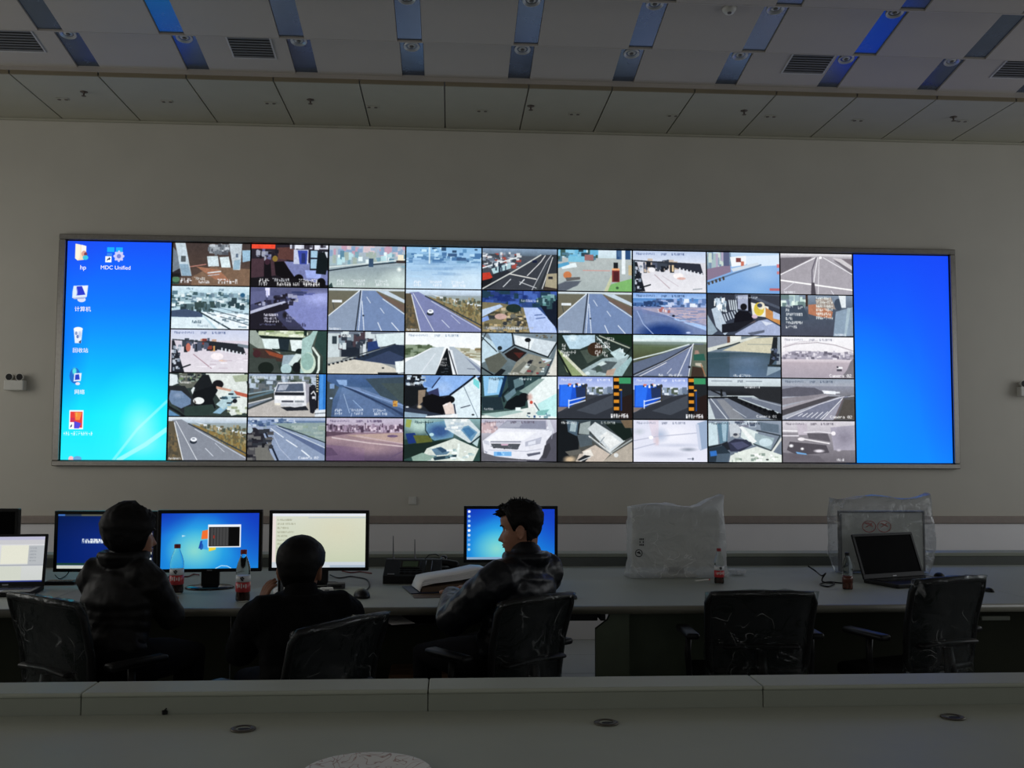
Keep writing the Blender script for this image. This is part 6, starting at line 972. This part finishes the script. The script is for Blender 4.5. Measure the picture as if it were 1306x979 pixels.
cable('cable', 'dark red cable behind the left bottle', [(232, 735, .004), (240, 735, .004), (247, 732, .004), (254, 733, .006)], .004, M_REDC)
cable('cable', 'thin black cable below the dark blue screen', [(70, 733, .02), (76, 738, .004), (84, 734, .004), (88, 729, .03)], .003, M_BLACK)
# ---------------------------------------------------------------- office chairs still in their plastic wrap
M_MESH = mat('black mesh fabric', (.004, .0055, .006), .75, spec=.2, var=.2, scale=120)
M_FRAME = mat('black chair frame', (.004, .004, .0045), .45, spec=.25, var=.1)
M_WRAP = film('chair wrap', (.80, .84, .84), .008, .26, .08, 9, .8, .38)
M_SEATF = mat('black seat cloth', (.004, .004, .0045), .9, spec=.2, var=.2, scale=150)
def chair(label, x, y, fwd, top=.87, w=.5, seed=1., sz=.46):
    """swivel chair with a mesh back; local +Y is where the sitter faces"""
    rz = math.atan2(fwd[1], fwd[0])-PI/2
    t = thing('office_chair', label, 'chair', (x, y, 0), rz, 'plastic-wrapped office chairs')
    h0, h1 = .50, top
    def back(u, v, d=0.):                               # u across -1..1, v up 0..1 -> point on the curved back
        return Vector((u*(w/2)*(.90+.10*v), -.235-.075*v+.035*u*u+.02*math.sin(v*PI)+d, h0+(h1-h0)*v-.012*u*u*v))
    rim = [(-.92, 0), (-1, .1), (-1, .5), (-1, .9), (-.93, 1), (-.5, 1), (0, 1), (.5, 1), (.93, 1), (1, .9), (1, .5), (1, .1), (.92, 0), (.4, 0), (-.4, 0), (-.92, 0)]
    bm = BM(); tube(bm, [back(u, v) for u, v in rim], .017, 8); obj('back_frame', bm, M_FRAME, t, True)
    bm = BM(); n = 12; g = [[[bm.verts.new(back(-.97+1.94*i/n, .02+.96*j/n, d)) for i in range(n+1)] for j in range(n+1)] for d in (-.004, .004)]
    for k in (0, 1):
        for j in range(n):
            for i in range(n): bm.faces.new((g[k][j][i], g[k][j][i+1], g[k][j+1][i+1], g[k][j+1][i]))
    obj('back_mesh', bm, M_MESH, t, True)
    bm = BM(); round_tube(bm, [(-.17, -.255, h0+.12), (0, -.243, h0+.125), (.17, -.255, h0+.12)], [(.03, .012)]*3, 10); obj('lumbar_bar', bm, M_FRAME, t, True)
    bm = BM(); tube(bm, [(0, -.25, h0+.1), (0, -.27, h0-.02), (0, -.2, sz-.055), (0, -.02, sz-.08)], [.025, .03, .03, .025], 10); obj('back_bracket', bm, M_FRAME, t, True)
    bm = BM(); box(bm, -.245, .245, -.22, .25, sz-.07, sz, .03, 3); obj('seat', bm, M_SEATF, t, True)
    for s in (-1, 1):
        bm = BM(); tube(bm, [(s*.2, -.06, sz-.075), (s*.295, -.06, sz-.055), (s*.305, -.06, .55), (s*.30, -.06, .635)], .016, 8); obj('arm_post', bm, M_FRAME, t, True)
        bm = BM(); box(bm, s*.30-.033, s*.30+.033, -.17, .10, .635, .665, .012, 2); obj('armrest', bm, M_FRAME, t, True)
    bm = BM(); lathe(bm, [(0, .10), (.035, .10), (.035, .26), (.022, .265), (.022, sz-.085), (.09, sz-.08), (.09, sz-.07), (0, sz-.07)], 16); obj('gas_column', bm, M_FRAME, t, True)
    for k in range(5):
        a = 2*PI*k/5+.3; c, s = math.cos(a), math.sin(a)
        bm = BM(); tube(bm, [(0.02*c, .02*s, .115), (.16*c, .16*s, .10), (.29*c, .29*s, .075)], [(.026, .02), (.022, .016), (.016, .012)], 8); obj('base_arm', bm, M_FRAME, t, True)
        bm = BM()
        for d in (-.014, .014): lathe(bm, [(0, -.008), (.026, -.008), (.029, 0), (.026, .008), (0, .008)], 14, z=d)
        bmesh.ops.transform(bm, matrix=Matrix.Translation((.29*c, .29*s, .0295)) @ Matrix.Rotation(a, 4, 'Z') @ Matrix.Rotation(PI/2, 4, 'X'), verts=bm.verts)
        tube(bm, [(.29*c, .29*s, .03), (.29*c, .29*s, .08)], .008, 8); obj('caster', bm, M_FRAME, t, True)
    # the loose film over the backrest
    bm = BM(); nu, nv = 20, 18; rows = []
    for j in range(nv+1):
        v = -.15+1.19*j/nv; ring = []
        for i in range(2*nu):
            s = 1 if i < nu else -1; u = (-1+2*(i % nu)/nu)*s
            e = 1.07+.05*max(0, .4-v); thick = .030+.035*max(0, .55-v)*(1-.6*abs(u))
            p = back(u*e, v, (-thick if s > 0 else .026)*(1-abs(u)**6))
            f = 1 if v < .98 else .3
            q = p*9+Vector((seed*3, seed, seed*7)); nn = noise.noise_vector(q)*.012+noise.noise_vector(q*2.6)*.009+noise.noise_vector(q*6)*.004
            nn.y = -abs(nn.y) if s > 0 else abs(nn.y)
            ring.append(bm.verts.new(p+nn*(1.1 if v < .9 else .6)))
        rows.append(ring)
    for a, b in zip(rows, rows[1:]):
        for k in range(2*nu): bm.faces.new((a[k], a[(k+1) % (2*nu)], b[(k+1) % (2*nu)], b[k]))
    m = nu
    for k in range(nu): 
        a, b, c, d = rows[-1][k], rows[-1][(k+1) % (2*nu)], rows[-1][(2*nu-1-k)], rows[-1][(2*nu-k) % (2*nu)]
        try: bm.faces.new([v for v in dict.fromkeys((a, b, c, d))])
        except Exception: pass
    o = obj('plastic_wrap', bm, M_WRAP, t, True); o['label'] = 'clear crumpled plastic film over the backrest'
    return t
chair('plastic-wrapped black chair of the thick-haired person at the far left', -1.50, 4.43, (.62, .78), .915, .54, 1.3)
chair('plastic-wrapped black chair turned left behind the person with cropped hair', -.625, 4.035, (-.80, .60), .875, .52, 2.7, .40)
chair('plastic-wrapped black chair turned left behind the person in the padded jacket', .215, 4.52, (-.62, .78), .895, .44, 4.1)
chair('empty plastic-wrapped black chair in front of the bagged monitor', 1.47, 4.83, (0.03, 1), .875, .51, 5.9)
chair('rightmost empty plastic-wrapped black chair, turned, in front of the laptop', 2.30, 4.86, (-.34, .94), .93, .46, 7.2)
# ---------------------------------------------------------------- people
def smooth_interp(tab, z):
    for (z0, a), (z1, b) in zip(tab, tab[1:]):
        if z <= z1:
            t = max(0, (z-z0)/(z1-z0)); t = t*t*(3-2*t) if False else t; return a+(b-a)*t
    return tab[-1][1]
FRONT = [(-.118, .03), (-.112, .058), (-.10, .078), (-.088, .082), (-.078, .078), (-.070, .083), (-.060, .081), (-.052, .086), (-.044, .083), (-.02, .080), (0, .074), (.012, .079), (.025, .086), (.05, .087), (.075, .076), (.095, .056), (.108, .033), (.116, .0)]
BACKX = [(-.118, .0), (-.10, .02), (-.08, .045), (-.05, .07), (-.02, .087), (.02, .098), (.05, .098), (.08, .082), (.1, .055), (.11, .033), (.116, 0)]
HALFW = [(-.118, .02), (-.108, .036), (-.09, .049), (-.06, .060), (-.03, .067), (.0, .071), (.03, .075), (.06, .073), (.085, .058), (.1, .042), (.11, .025), (.116, 0)]
NR, NSG = 56, 64
def head_point(z, a, grow=0.):
    """surface of the head at height z and angle a (0 = straight ahead, +Y)"""
    c, s = math.cos(a), math.sin(a)
    f, b, w = smooth_interp(FRONT, z), smooth_interp(BACKX, z), smooth_interp(HALFW, z)
    e = .86
    cc, ss = math.copysign(abs(c)**e, c), math.copysign(abs(s)**e, s)
    y = (f if c > 0 else b)*cc; x = w*ss
    if c > 0:
        g = lambda x0, sx: math.exp(-((x-x0)/sx)**2)
        gz = lambda z0, sz: math.exp(-((z-z0)/sz)**2)
        bridge = max(0, min(1, (.016-z)/.054)) if z > -.046 else math.exp(-((z+.046)/.007)**2)
        y += c*g(0, .0115)*.0225*bridge**1.2                                         # nose
        y += c*(g(.013, .007)+g(-.013, .007))*.009*gz(-.040, .008)                  # nostrils
        y -= c*(g(.031, .014)+g(-.031, .014))*.010*gz(.0, .011)                     # eye hollows
        y += c*(g(.03, .02)+g(-.03, .02))*.004*gz(.021, .007)                       # brows
        y += c*g(0, .02)*(.005*gz(-.0655, .0045)+.005*gz(-.0755, .005)-.004*gz(-.0705, .0022)-.004*gz(-.086, .005))   # lips
        y += c*(g(.046, .018)+g(-.046, .018))*.004*gz(-.022, .016)                  # cheekbones
    v = Vector((x, y, z))
    if grow: v += Vector((x, y*.9, (z-.0)*.75)).normalized()*grow
    return v
def head_mesh(bm, M):
    rings = []
    for j in range(NR+1):
        z = -.118+(.234)*(.5-.5*math.cos(PI*j/NR)) if False else -.118+.234*j/NR
        if j == NR: z = .1158
        rings.append([bm.verts.new(M @ head_point(z, 2*PI*k/NSG)) for k in range(NSG)])
    for a, b in zip(rings, rings[1:]):
        for k in range(NSG): bm.faces.new((a[k], b[k], b[(k+1) % NSG], a[(k+1) % NSG]))
    bm.faces.new(rings[0]); bm.faces.new(rings[-1][::-1])
    for s in (-1, 1):                                   # ears: a shell with a raised rim
        E = Matrix.Translation((s*.072, -.008, -.012)) @ Matrix.Rotation(s*.35, 4, 'Z') @ Matrix.Rotation(.18, 4, 'X')
        r = bmesh.ops.create_uvsphere(bm, u_segments=14, v_segments=10, radius=1)
        for v in r['verts']:
            c = v.co; k = 1-.25*max(0, -c.z); v.co = M @ (E @ Vector((s*.004+c.x*.008, c.y*.019*k, c.z*.031)))
        ring = [E @ Vector((s*.010, .017*math.cos(a), .029*math.sin(a))) for a in [PI*(-.15)+PI*1.5*i/12+.5 for i in range(13)]]
        tube(bm, [M @ p for p in ring], .0042, 8)
def hair_mesh(M, line, thick, seed, tuft=.004):
    """a cap of hair: line(a) gives the lower edge height at angle a, thick(z, a) the thickness"""
    bm = BM(); n = 26; out, inn = [], []
    for k in range(NSG):
        a = 2*PI*k/NSG; z0 = line(a); co, ci = [], []
        for j in range(n+1):
            z = z0+(.1158-z0)*(j/n)**.85
            t = thick(z, a)*min(1, .25+4*j/n)
            p = head_point(z, a, t)
            nz = noise.noise(p*55+Vector((seed, 0, 0)))*tuft+noise.noise(p*140+Vector((0, seed, 0)))*tuft*.6
            p = head_point(z, a, t+nz)
            co.append(bm.verts.new(M @ p)); ci.append(bm.verts.new(M @ head_point(z, a, -.004)))
        out.append(co); inn.append(ci)
    for k in range(NSG):
        A, B, a, b = out[k], out[(k+1) % NSG], inn[k], inn[(k+1) % NSG]
        for j in range(n):
            bm.faces.new((A[j], B[j], B[j+1], A[j+1])); bm.faces.new((a[j], a[j+1], b[j+1], b[j]))
        bm.faces.new((A[0], a[0], b[0], B[0]))
    bmesh.ops.remove_doubles(bm, verts=[c[-1] for c in out], dist=.02)
    return bm
def remeshed(name, bm, voxel, m, parent, it=2, f=.5):
    """close overlapping forms into one continuous surface"""
    me = bpy.data.meshes.new(name); bmesh.ops.recalc_face_normals(bm, faces=bm.faces); bm.to_mesh(me); bm.free()
    o = bpy.data.objects.new(name+'_form', me); C.objects.link(o)
    md = o.modifiers.new('r', 'REMESH'); md.mode = 'VOXEL'; md.voxel_size = voxel; md.use_smooth_shade = True
    if it: sm = o.modifiers.new('s', 'SMOOTH'); sm.iterations = it; sm.factor = f
    dg = bpy.context.evaluated_depsgraph_get(); dg.update(); me2 = bpy.data.meshes.new_from_object(o.evaluated_get(dg)); bpy.data.objects.remove(o); bpy.data.meshes.remove(me)
    me2.name = name; me2.materials.clear(); me2.shade_smooth()
    return link(name, me2, m, parent)
def hand(bm, wrist, elbow, palm_dir, up, side, curl=.6, s=1.):
    """palm, four bent fingers of different lengths, and a thumb leaving the side of the palm"""
    w = Vector(wrist); d = Vector(palm_dir).normalized(); u = Vector(up); u = (u-d*u.dot(d)).normalized(); r = d.cross(u)*side
    round_tube(bm, [w-d*.02*s, w+d*.02*s, w+d*.055*s, w+d*.085*s], [(.024*s, .017*s), (.030*s, .016*s), (.038*s, .014*s), (.036*s, .012*s)], 14, side=r)
    for i, (off_, ln) in enumerate(((.030, .072), (.010, .082), (-.010, .076), (-.029, .060))):
        b = w+d*.085*s+r*off_*s; c = curl*(1+.12*i); p = [b-d*.02*s]; q = d.copy(); pos = b.copy(); p.append(pos.copy())
        for k, f in enumerate((.42, .32, .26)):
            ang = c*(.5 if k == 0 else .9); q = (q*math.cos(ang)-u*math.sin(ang)).normalized(); u2 = u; pos = pos+q*ln*f*s; p.append(pos.copy())
        round_tube(bm, p, [.0095*s, .0095*s, .0088*s, .008*s, .0068*s], 10)
    b = w+d*.02*s+r*.026*s; t = (d*.6+r*.75-u*.25).normalized(); t2 = (d*.95+r*.2-u*.3).normalized()
    round_tube(bm, [b, b+t*.035*s, b+t*.035*s+t2*.03*s, b+t*.035*s+t2*.03*s+(t2-r*.3).normalized()*.024*s], [.014*s, .0118*s, .0105*s, .0085*s], 10)

M_SKIN = mat('skin', (.30, .145, .09), .5, spec=.3, var=.08, scale=30); M_SKIN.node_tree.nodes['Principled BSDF'].inputs['Subsurface Weight'].default_value = 0
M_HAIR = mat('black hair', (.0025, .002, .002), .6, spec=.2, var=.3, scale=200)
M_EYEW = mat('eye white', (.5, .48, .46), .25); M_IRIS = mat('dark iris', (.012, .008, .006), .15)
M_LIP = mat('lips', (.26, .09, .075), .45)
M_TROUS = mat('dark trousers', (.004, .004, .006), .9, spec=.15, var=.15, scale=60)
M_SHOE = mat('black shoe', (.008, .008, .008), .35)
M_SHINY = mat('black padded nylon', (.004, .005, .008), .40, spec=.35, var=.15, scale=18, bump=.35, bscale=45)
M_MATTE = mat('black wool jacket', (.0025, .0025, .003), .9, spec=.12, var=.2, scale=90)
M_DARKJ = mat('dark padded jacket', (.005, .0045, .0045), .55, spec=.25, var=.35, scale=14, bump=.4, bscale=38)
M_SHIRT = mat('pale collar', (.35, .36, .37), .7)

def person(label, x, y, fwd, P):
    """a seated figure; local +Y is where the body faces, origin on the floor under the hips"""
    t = thing('person', label, 'person', (x, y, 0), math.atan2(fwd[1], fwd[0])-PI/2)
    V = Vector; hip, chest, neck, head = V(P['hip']), V(P['chest']), V(P['neck']), V(P['head'])
    HM = Matrix.Translation(head) @ Matrix.Rotation(P['yaw'], 4, 'Z') @ Matrix.Rotation(P.get('pitch', 0), 4, 'X') @ Matrix.Rotation(P.get('roll', 0), 4, 'Y') @ Matrix.Scale(P.get('hs', 1.), 4)
    kn = [V(p) for p in P['knee']]; an = [V(p) for p in P['ankle']]
    sh, el, wr = [V(p) for p in P['shoulder']], [V(p) for p in P['elbow']], [V(p) for p in P['wrist']]
    waist = hip.lerp(chest, .45); hips = [hip+V((s*.09, .02, -.01)) for s in (-1, 1)]
    # the body: one continuous surface from head to hands and feet
    bm = BM(); head_mesh(bm, HM)
    jaw = HM @ V((0, -.012, -.075)); nb = HM @ V((0, -.025, -.03))
    round_tube(bm, [nb, jaw.lerp(neck, .5)+V((0, -.004, 0)), neck, neck.lerp(chest, .3)], [(.052, .056), (.050, .054), (.050, .054), (.07, .05)], 20, side=(1, 0, 0))
    round_tube(bm, [neck.lerp(chest, .25), chest, waist, hip], [(.095, .055), (.12, .075), (.11, .075), (.125, .08)], 24, side=(1, 0, 0))
    for i in (0, 1):
        round_tube(bm, [neck.lerp(chest, .3), sh[i], sh[i].lerp(el[i], .5), el[i], el[i].lerp(wr[i], .35), wr[i]], [.04, .040, .036, .032, .032, .025], 14)
        round_tube(bm, [hips[i], hips[i].lerp(kn[i], .5), kn[i], kn[i].lerp(an[i], .35), an[i]], [.08, .072, .055, .05, .036], 16)
        round_tube(bm, [an[i], V((an[i].x, an[i].y+.05, .05)), V((an[i].x, an[i].y+.15, .035))], [.035, .036, .03], 12)
        hd = P['hand'][i]; hand(bm, wr[i], el[i], hd[0], hd[1], -1 if i == 0 else 1, hd[2])
    remeshed('body', bm, .0048, M_SKIN, t, 1, .4)
    # eyes, brows, lips
    for s in (-1, 1):
        bm = BM(); bmesh.ops.create_uvsphere(bm, u_segments=14, v_segments=10, radius=.0122); bmesh.ops.transform(bm, matrix=HM @ Matrix.Translation((s*.031, .0555, 0)), verts=bm.verts); e = obj('eye', bm, M_EYEW, t, True)
        bm = BM(); bmesh.ops.create_uvsphere(bm, u_segments=12, v_segments=8, radius=.0066); bmesh.ops.transform(bm, matrix=HM @ Matrix.Translation((s*.031, .0618, -.001)), verts=bm.verts); obj('iris', bm, M_IRIS, e, True)
        bm = BM(); tube(bm, [HM @ (head_point(.0195+.004*math.sin(PI*q)-.002*q, s*(.22+.42*q), .002)) for q in np.linspace(0, 1, 7)], [(.0022, .003), (.0032, .004), (.0034, .004), (.0034, .004), (.003, .004), (.0024, .003), (.0012, .002)], 6); obj('eyebrow', bm, M_HAIR, t, True)
    bm = BM()
    for zz, r in ((-.0665, .0030), (-.0752, .0036)): tube(bm, [HM @ head_point(zz-.0016*abs(q)**2*8, q, .0005) for q in np.linspace(-.26, .26, 9)], [(r*.35, r*.35), (r*.7, r*.7), (r, r), (r*1.05, r), (r*1.0, r), (r*1.05, r), (r, r), (r*.7, r*.7), (r*.35, r*.35)], 8)
    obj('lips', bm, M_LIP, t, True)
    obj('hair', hair_mesh(HM, P['hairline'], P['hairthick'], P.get('seed', 1.), P.get('tuft', .004)), M_HAIR, t, True)
    if 'extra_hair' in P:
        bm = BM(); P['extra_hair'](bm, HM); obj('hair_tufts', bm, M_HAIR, t, True)
    # clothes
    puff = P.get('puff', 0.)
    def rr(n, r0, r1, freq): return [(lambda q: (q, q))((r0+(r1-r0)*i/(n-1))*(1+puff*abs(math.sin(PI*freq*i/(n-1))))) for i in range(n)]
    bm = BM()
    axis = [hip+V((0, -.01, .0)), hip+V((0, -.005, .06)), waist, waist.lerp(chest, .5), chest+V((0, -.01, 0)), chest.lerp(neck, .55)+V((0, -.015, 0)), neck+V((0, -.012, -.03)), neck+V((0, -.006, .02))]
    rad = [(.185, .135), (.195, .14), (.185, .135), (.19, .138), (.205, .14), (.185, .115), (.105, .085), (.078, .078)]
    fine, fr = [], []; N = 46
    for i in range(N):
        u = i/(N-1)*(len(axis)-1); k = min(int(u), len(axis)-2); f = u-k; f2 = f*f*(3-2*f)
        fine.append(axis[k].lerp(axis[k+1], f)); b = 1+puff*(abs(math.sin(PI*i/4.6))-.5)*(1 if i < 38 else .3); b *= P.get('bulk', 1)
        fr.append(tuple((a+(c-a)*f2)*b for a, c in zip(rad[k], rad[k+1])))
    round_tube(bm, fine, fr, 32, side=(1, 0, 0))
    for i in (0, 1):
        cuff = wr[i].lerp(el[i], .12); n = 20
        pts = [sh[i].lerp(el[i], k/9) for k in range(10)]+[el[i].lerp(cuff, (k+1)/10) for k in range(10)]
        round_tube(bm, [chest.lerp(neck, .6), sh[i]]+pts[1:], [.085]+[(r*P.get('sleeve', 1), r*P.get('sleeve', 1)) if not hasattr(r, '__len__') else tuple(q*P.get('sleeve', 1) for q in r) for r in rr(n, .088, .054, 7)], 18)
    if P.get('collar'):                                 # a stand-up collar round the neck
        c0, hh = P['collar']
        cen = neck.lerp(HM @ V((0, -.015, -.08)), .35)
        for k in range(3): tube(bm, [cen+V((.082*(1+.05*k)*math.cos(a), .085*(1+.05*k)*math.sin(a)-.008, c0+hh*k/2+.012*math.sin(a+PI/2)*0)) for a in np.linspace(0, 2*PI, 25)], .022, 10)
    jk = remeshed('jacket', bm, .0075, P['cloth'], t, 2, .5)
    me = jk.data; sd = P.get('seed', 1.); N_ = [v.normal.copy() for v in me.vertices]; co = []
    for v, nv in zip(me.vertices, N_): co += list(v.co+nv*(noise.noise(v.co*13+V((sd, 0, 0)))*.006+noise.noise(v.co*30+V((0, sd, 0)))*.003))
    me.vertices.foreach_set('co', co); me.update()
    bm = BM()
    for i in (0, 1):
        round_tube(bm, [hip+V(((i*2-1)*.05, 0, .02)), hips[i].lerp(kn[i], .15), hips[i].lerp(kn[i], .6), kn[i], kn[i].lerp(an[i], .4), an[i]+V((0, 0, .03))], [.115, .098, .088, .076, .070, .062], 18)
    round_tube(bm, [hip+V((0, -.02, .0)), hip+V((0, 0, .07))], [(.17, .115), (.165, .115)], 20, side=(1, 0, 0))
    remeshed('trousers', bm, .011, M_TROUS, t, 2)
    for i in (0, 1):
        bm = BM(); round_tube(bm, [V((an[i].x, an[i].y-.03, .05)), V((an[i].x, an[i].y+.06, .052)), V((an[i].x, an[i].y+.17, .038))], [(.042, .045), (.046, .045), (.042, .032)], 14)
        for v in bm.verts: v.co.z = max(.004, v.co.z)
        obj('shoe', bm, M_SHOE, t, True)
    return t, HM

# the person at the far left, from behind, head turned to the right
ca = math.cos
P1 = dict(hip=(0, 0, .61), chest=(0, .04, .86), neck=(.0, .06, 1.022), head=(.03, .085, 1.150), yaw=-.72, pitch=-.05, hs=1.02,
          shoulder=((-.135, .03, .975), (.14, .03, .975)), elbow=((-.175, .18, .78), (.165, .19, .77)), wrist=((-.16, .38, .83), (-.04, .40, .83)),
          hand=(((.1, 1, -.05), (0, 0, 1), .35), ((-.3, 1, -.05), (0, 0, 1), .35)), knee=((-.12, .42, .56), (.12, .42, .56)), ankle=((-.13, .36, .09), (.13, .36, .09)),
          cloth=M_DARKJ, puff=.05, bulk=.84, sleeve=.84, seed=2.2, collar=(.0, .02), tuft=.007,
          hairline=lambda a: (.055 if ca(a) > .75 else -.095+.010*noise.noise(Vector((a*3, 2, 0))) if ca(a) < .05 else .055-.15*((.75-ca(a))/.7)**.6),
          hairthick=lambda z, a: (.020+.014*max(0, -ca(a))+.010*math.exp(-((z-.03)/.06)**2))*(1 if ca(a) < .3 else 1-.6*(ca(a)-.3)/.7))
person('person with thick black hair, seen from behind, turning to the right', -1.475, 4.47, (.32, .95), P1)

# the person with cropped hair leaning towards the console
P2 = dict(hip=(0, 0, .55), chest=(0, .04, .765), neck=(0, .075, .915), head=(.005, .11, 1.030), yaw=-.50, pitch=-.10, hs=1.07,
          shoulder=((-.18, .05, .865), (.18, .05, .865)), elbow=((-.215, .22, .69), (.26, .20, .69)), wrist=((-.118, .28, .825), (.12, .42, .83)),
          hand=(((.16, .08, 1), (-1, -.2, 0), .42), ((-.45, 1, -.05), (0, 0, 1), .4)), knee=((-.13, .42, .52), (.13, .42, .52)), ankle=((-.14, .36, .09), (.14, .36, .09)),
          cloth=M_MATTE, puff=.03, bulk=.93, sleeve=.9, seed=5.1, collar=(-.015, .012), tuft=.002,
          hairline=lambda a: (.06 if ca(a) > .7 else -.065 if ca(a) < -.35 else -.012 if ca(a) < .25 else -.012+.072*((ca(a)-.25)/.45)**.7),
          hairthick=lambda z, a: .010+.012*max(0, min(1, (z+.03)/.1)))
t2, H2 = person('person with cropped black hair from behind, in a black jacket, hand raised', -.585, 4.10, (-.38, .925), P2)

# the person in profile, facing left
def quiff(bm, M):
    r = random.Random(4)
    for i in range(46):
        a = r.uniform(-.75, .75); z = r.uniform(.06, .098); b = head_point(z, a, .008); d = Vector((b.x*.6, .75, .35+.2*r.random())).normalized()
        ln = r.uniform(.018, .034); round_tube(bm, [M @ b, M @ (b+d*ln*.6), M @ (b+(d+Vector((0, .1, -.25)))*ln)], [.006, .0045, .0015], 6)
    for i in range(60):
        a = r.uniform(0, 2*PI); z = r.uniform(.088, .113); b = head_point(z, a, .012); d = Vector((b.x*1.5, b.y*.8, .09)).normalized()+Vector((r.uniform(-.3, .3), r.uniform(-.3, .3), 0))
        round_tube(bm, [M @ b, M @ (b+d*r.uniform(.010, .022))], [.005, .0015], 6)
P3 = dict(hip=(0, 0, .61), chest=(0.01, -.045, .875), neck=(0.02, -.065, 1.03), head=(.035, -.025, 1.172), yaw=.62, pitch=-.10, hs=1.02,
          shoulder=((-.165, -.07, .965), (.185, -.07, .965)), elbow=((-.235, .15, .77), (.25, .17, .80)), wrist=((.03, .40, .83), (.24, .44, .835)),
          hand=(((.75, .62, .12), (0.1, -.1, 1), .45), ((-.2, 1, -.05), (0, 0, 1), .35)), knee=((-.12, .42, .56), (.12, .42, .56)), ankle=((-.13, .38, .09), (.13, .38, .09)),
          cloth=M_SHINY, puff=.06, bulk=.97, sleeve=1.0, seed=8.3, collar=(-.02, .018), tuft=.005,
          hairline=lambda a: (.068 if ca(a) > .62 else -.062 if ca(a) < -.3 else -.005 if ca(a) < .3 else -.005+.073*((ca(a)-.3)/.32)**.6),
          hairthick=lambda z, a: .006+.015*max(0, min(1, (z+.01)/.09)), extra_hair=quiff)
t3, H3 = person('person in a black padded jacket in profile, facing left, reading papers', .285, 4.545, (-.72, .69), P3)

# the dark handset held in the raised hand
pw = t2.matrix_basis @ Vector((-.034, .292, .925)); t = thing('mobile_phone', 'dark mobile phone held up in the cropped-haired person\'s left hand', 'phone', pw, 1.45)
bm = BM(); box(bm, -.030, .030, -.005, .005, -.05, .062, .004, 2); obj('case', bm, M_BLACKGLOSS, t)
bm = BM(); box(bm, -.027, .027, .0048, .0056, -.042, .054); obj('glass', bm, M_OFF, t)
# rest things a hair above what carries them
for o in C.objects:
    if o.parent is None and o.type in ('EMPTY', 'MESH') and o.get('kind') != 'structure' and o.name.split('.')[0] not in ('video_wall', 'control_console', 'near_console', 'recessed_downlight', 'ceiling_vent'):
        if any(abs(o.location.z-z) < 1e-4 for z in (ZD, ZN, .668, 0.)): o.location.z += .0009
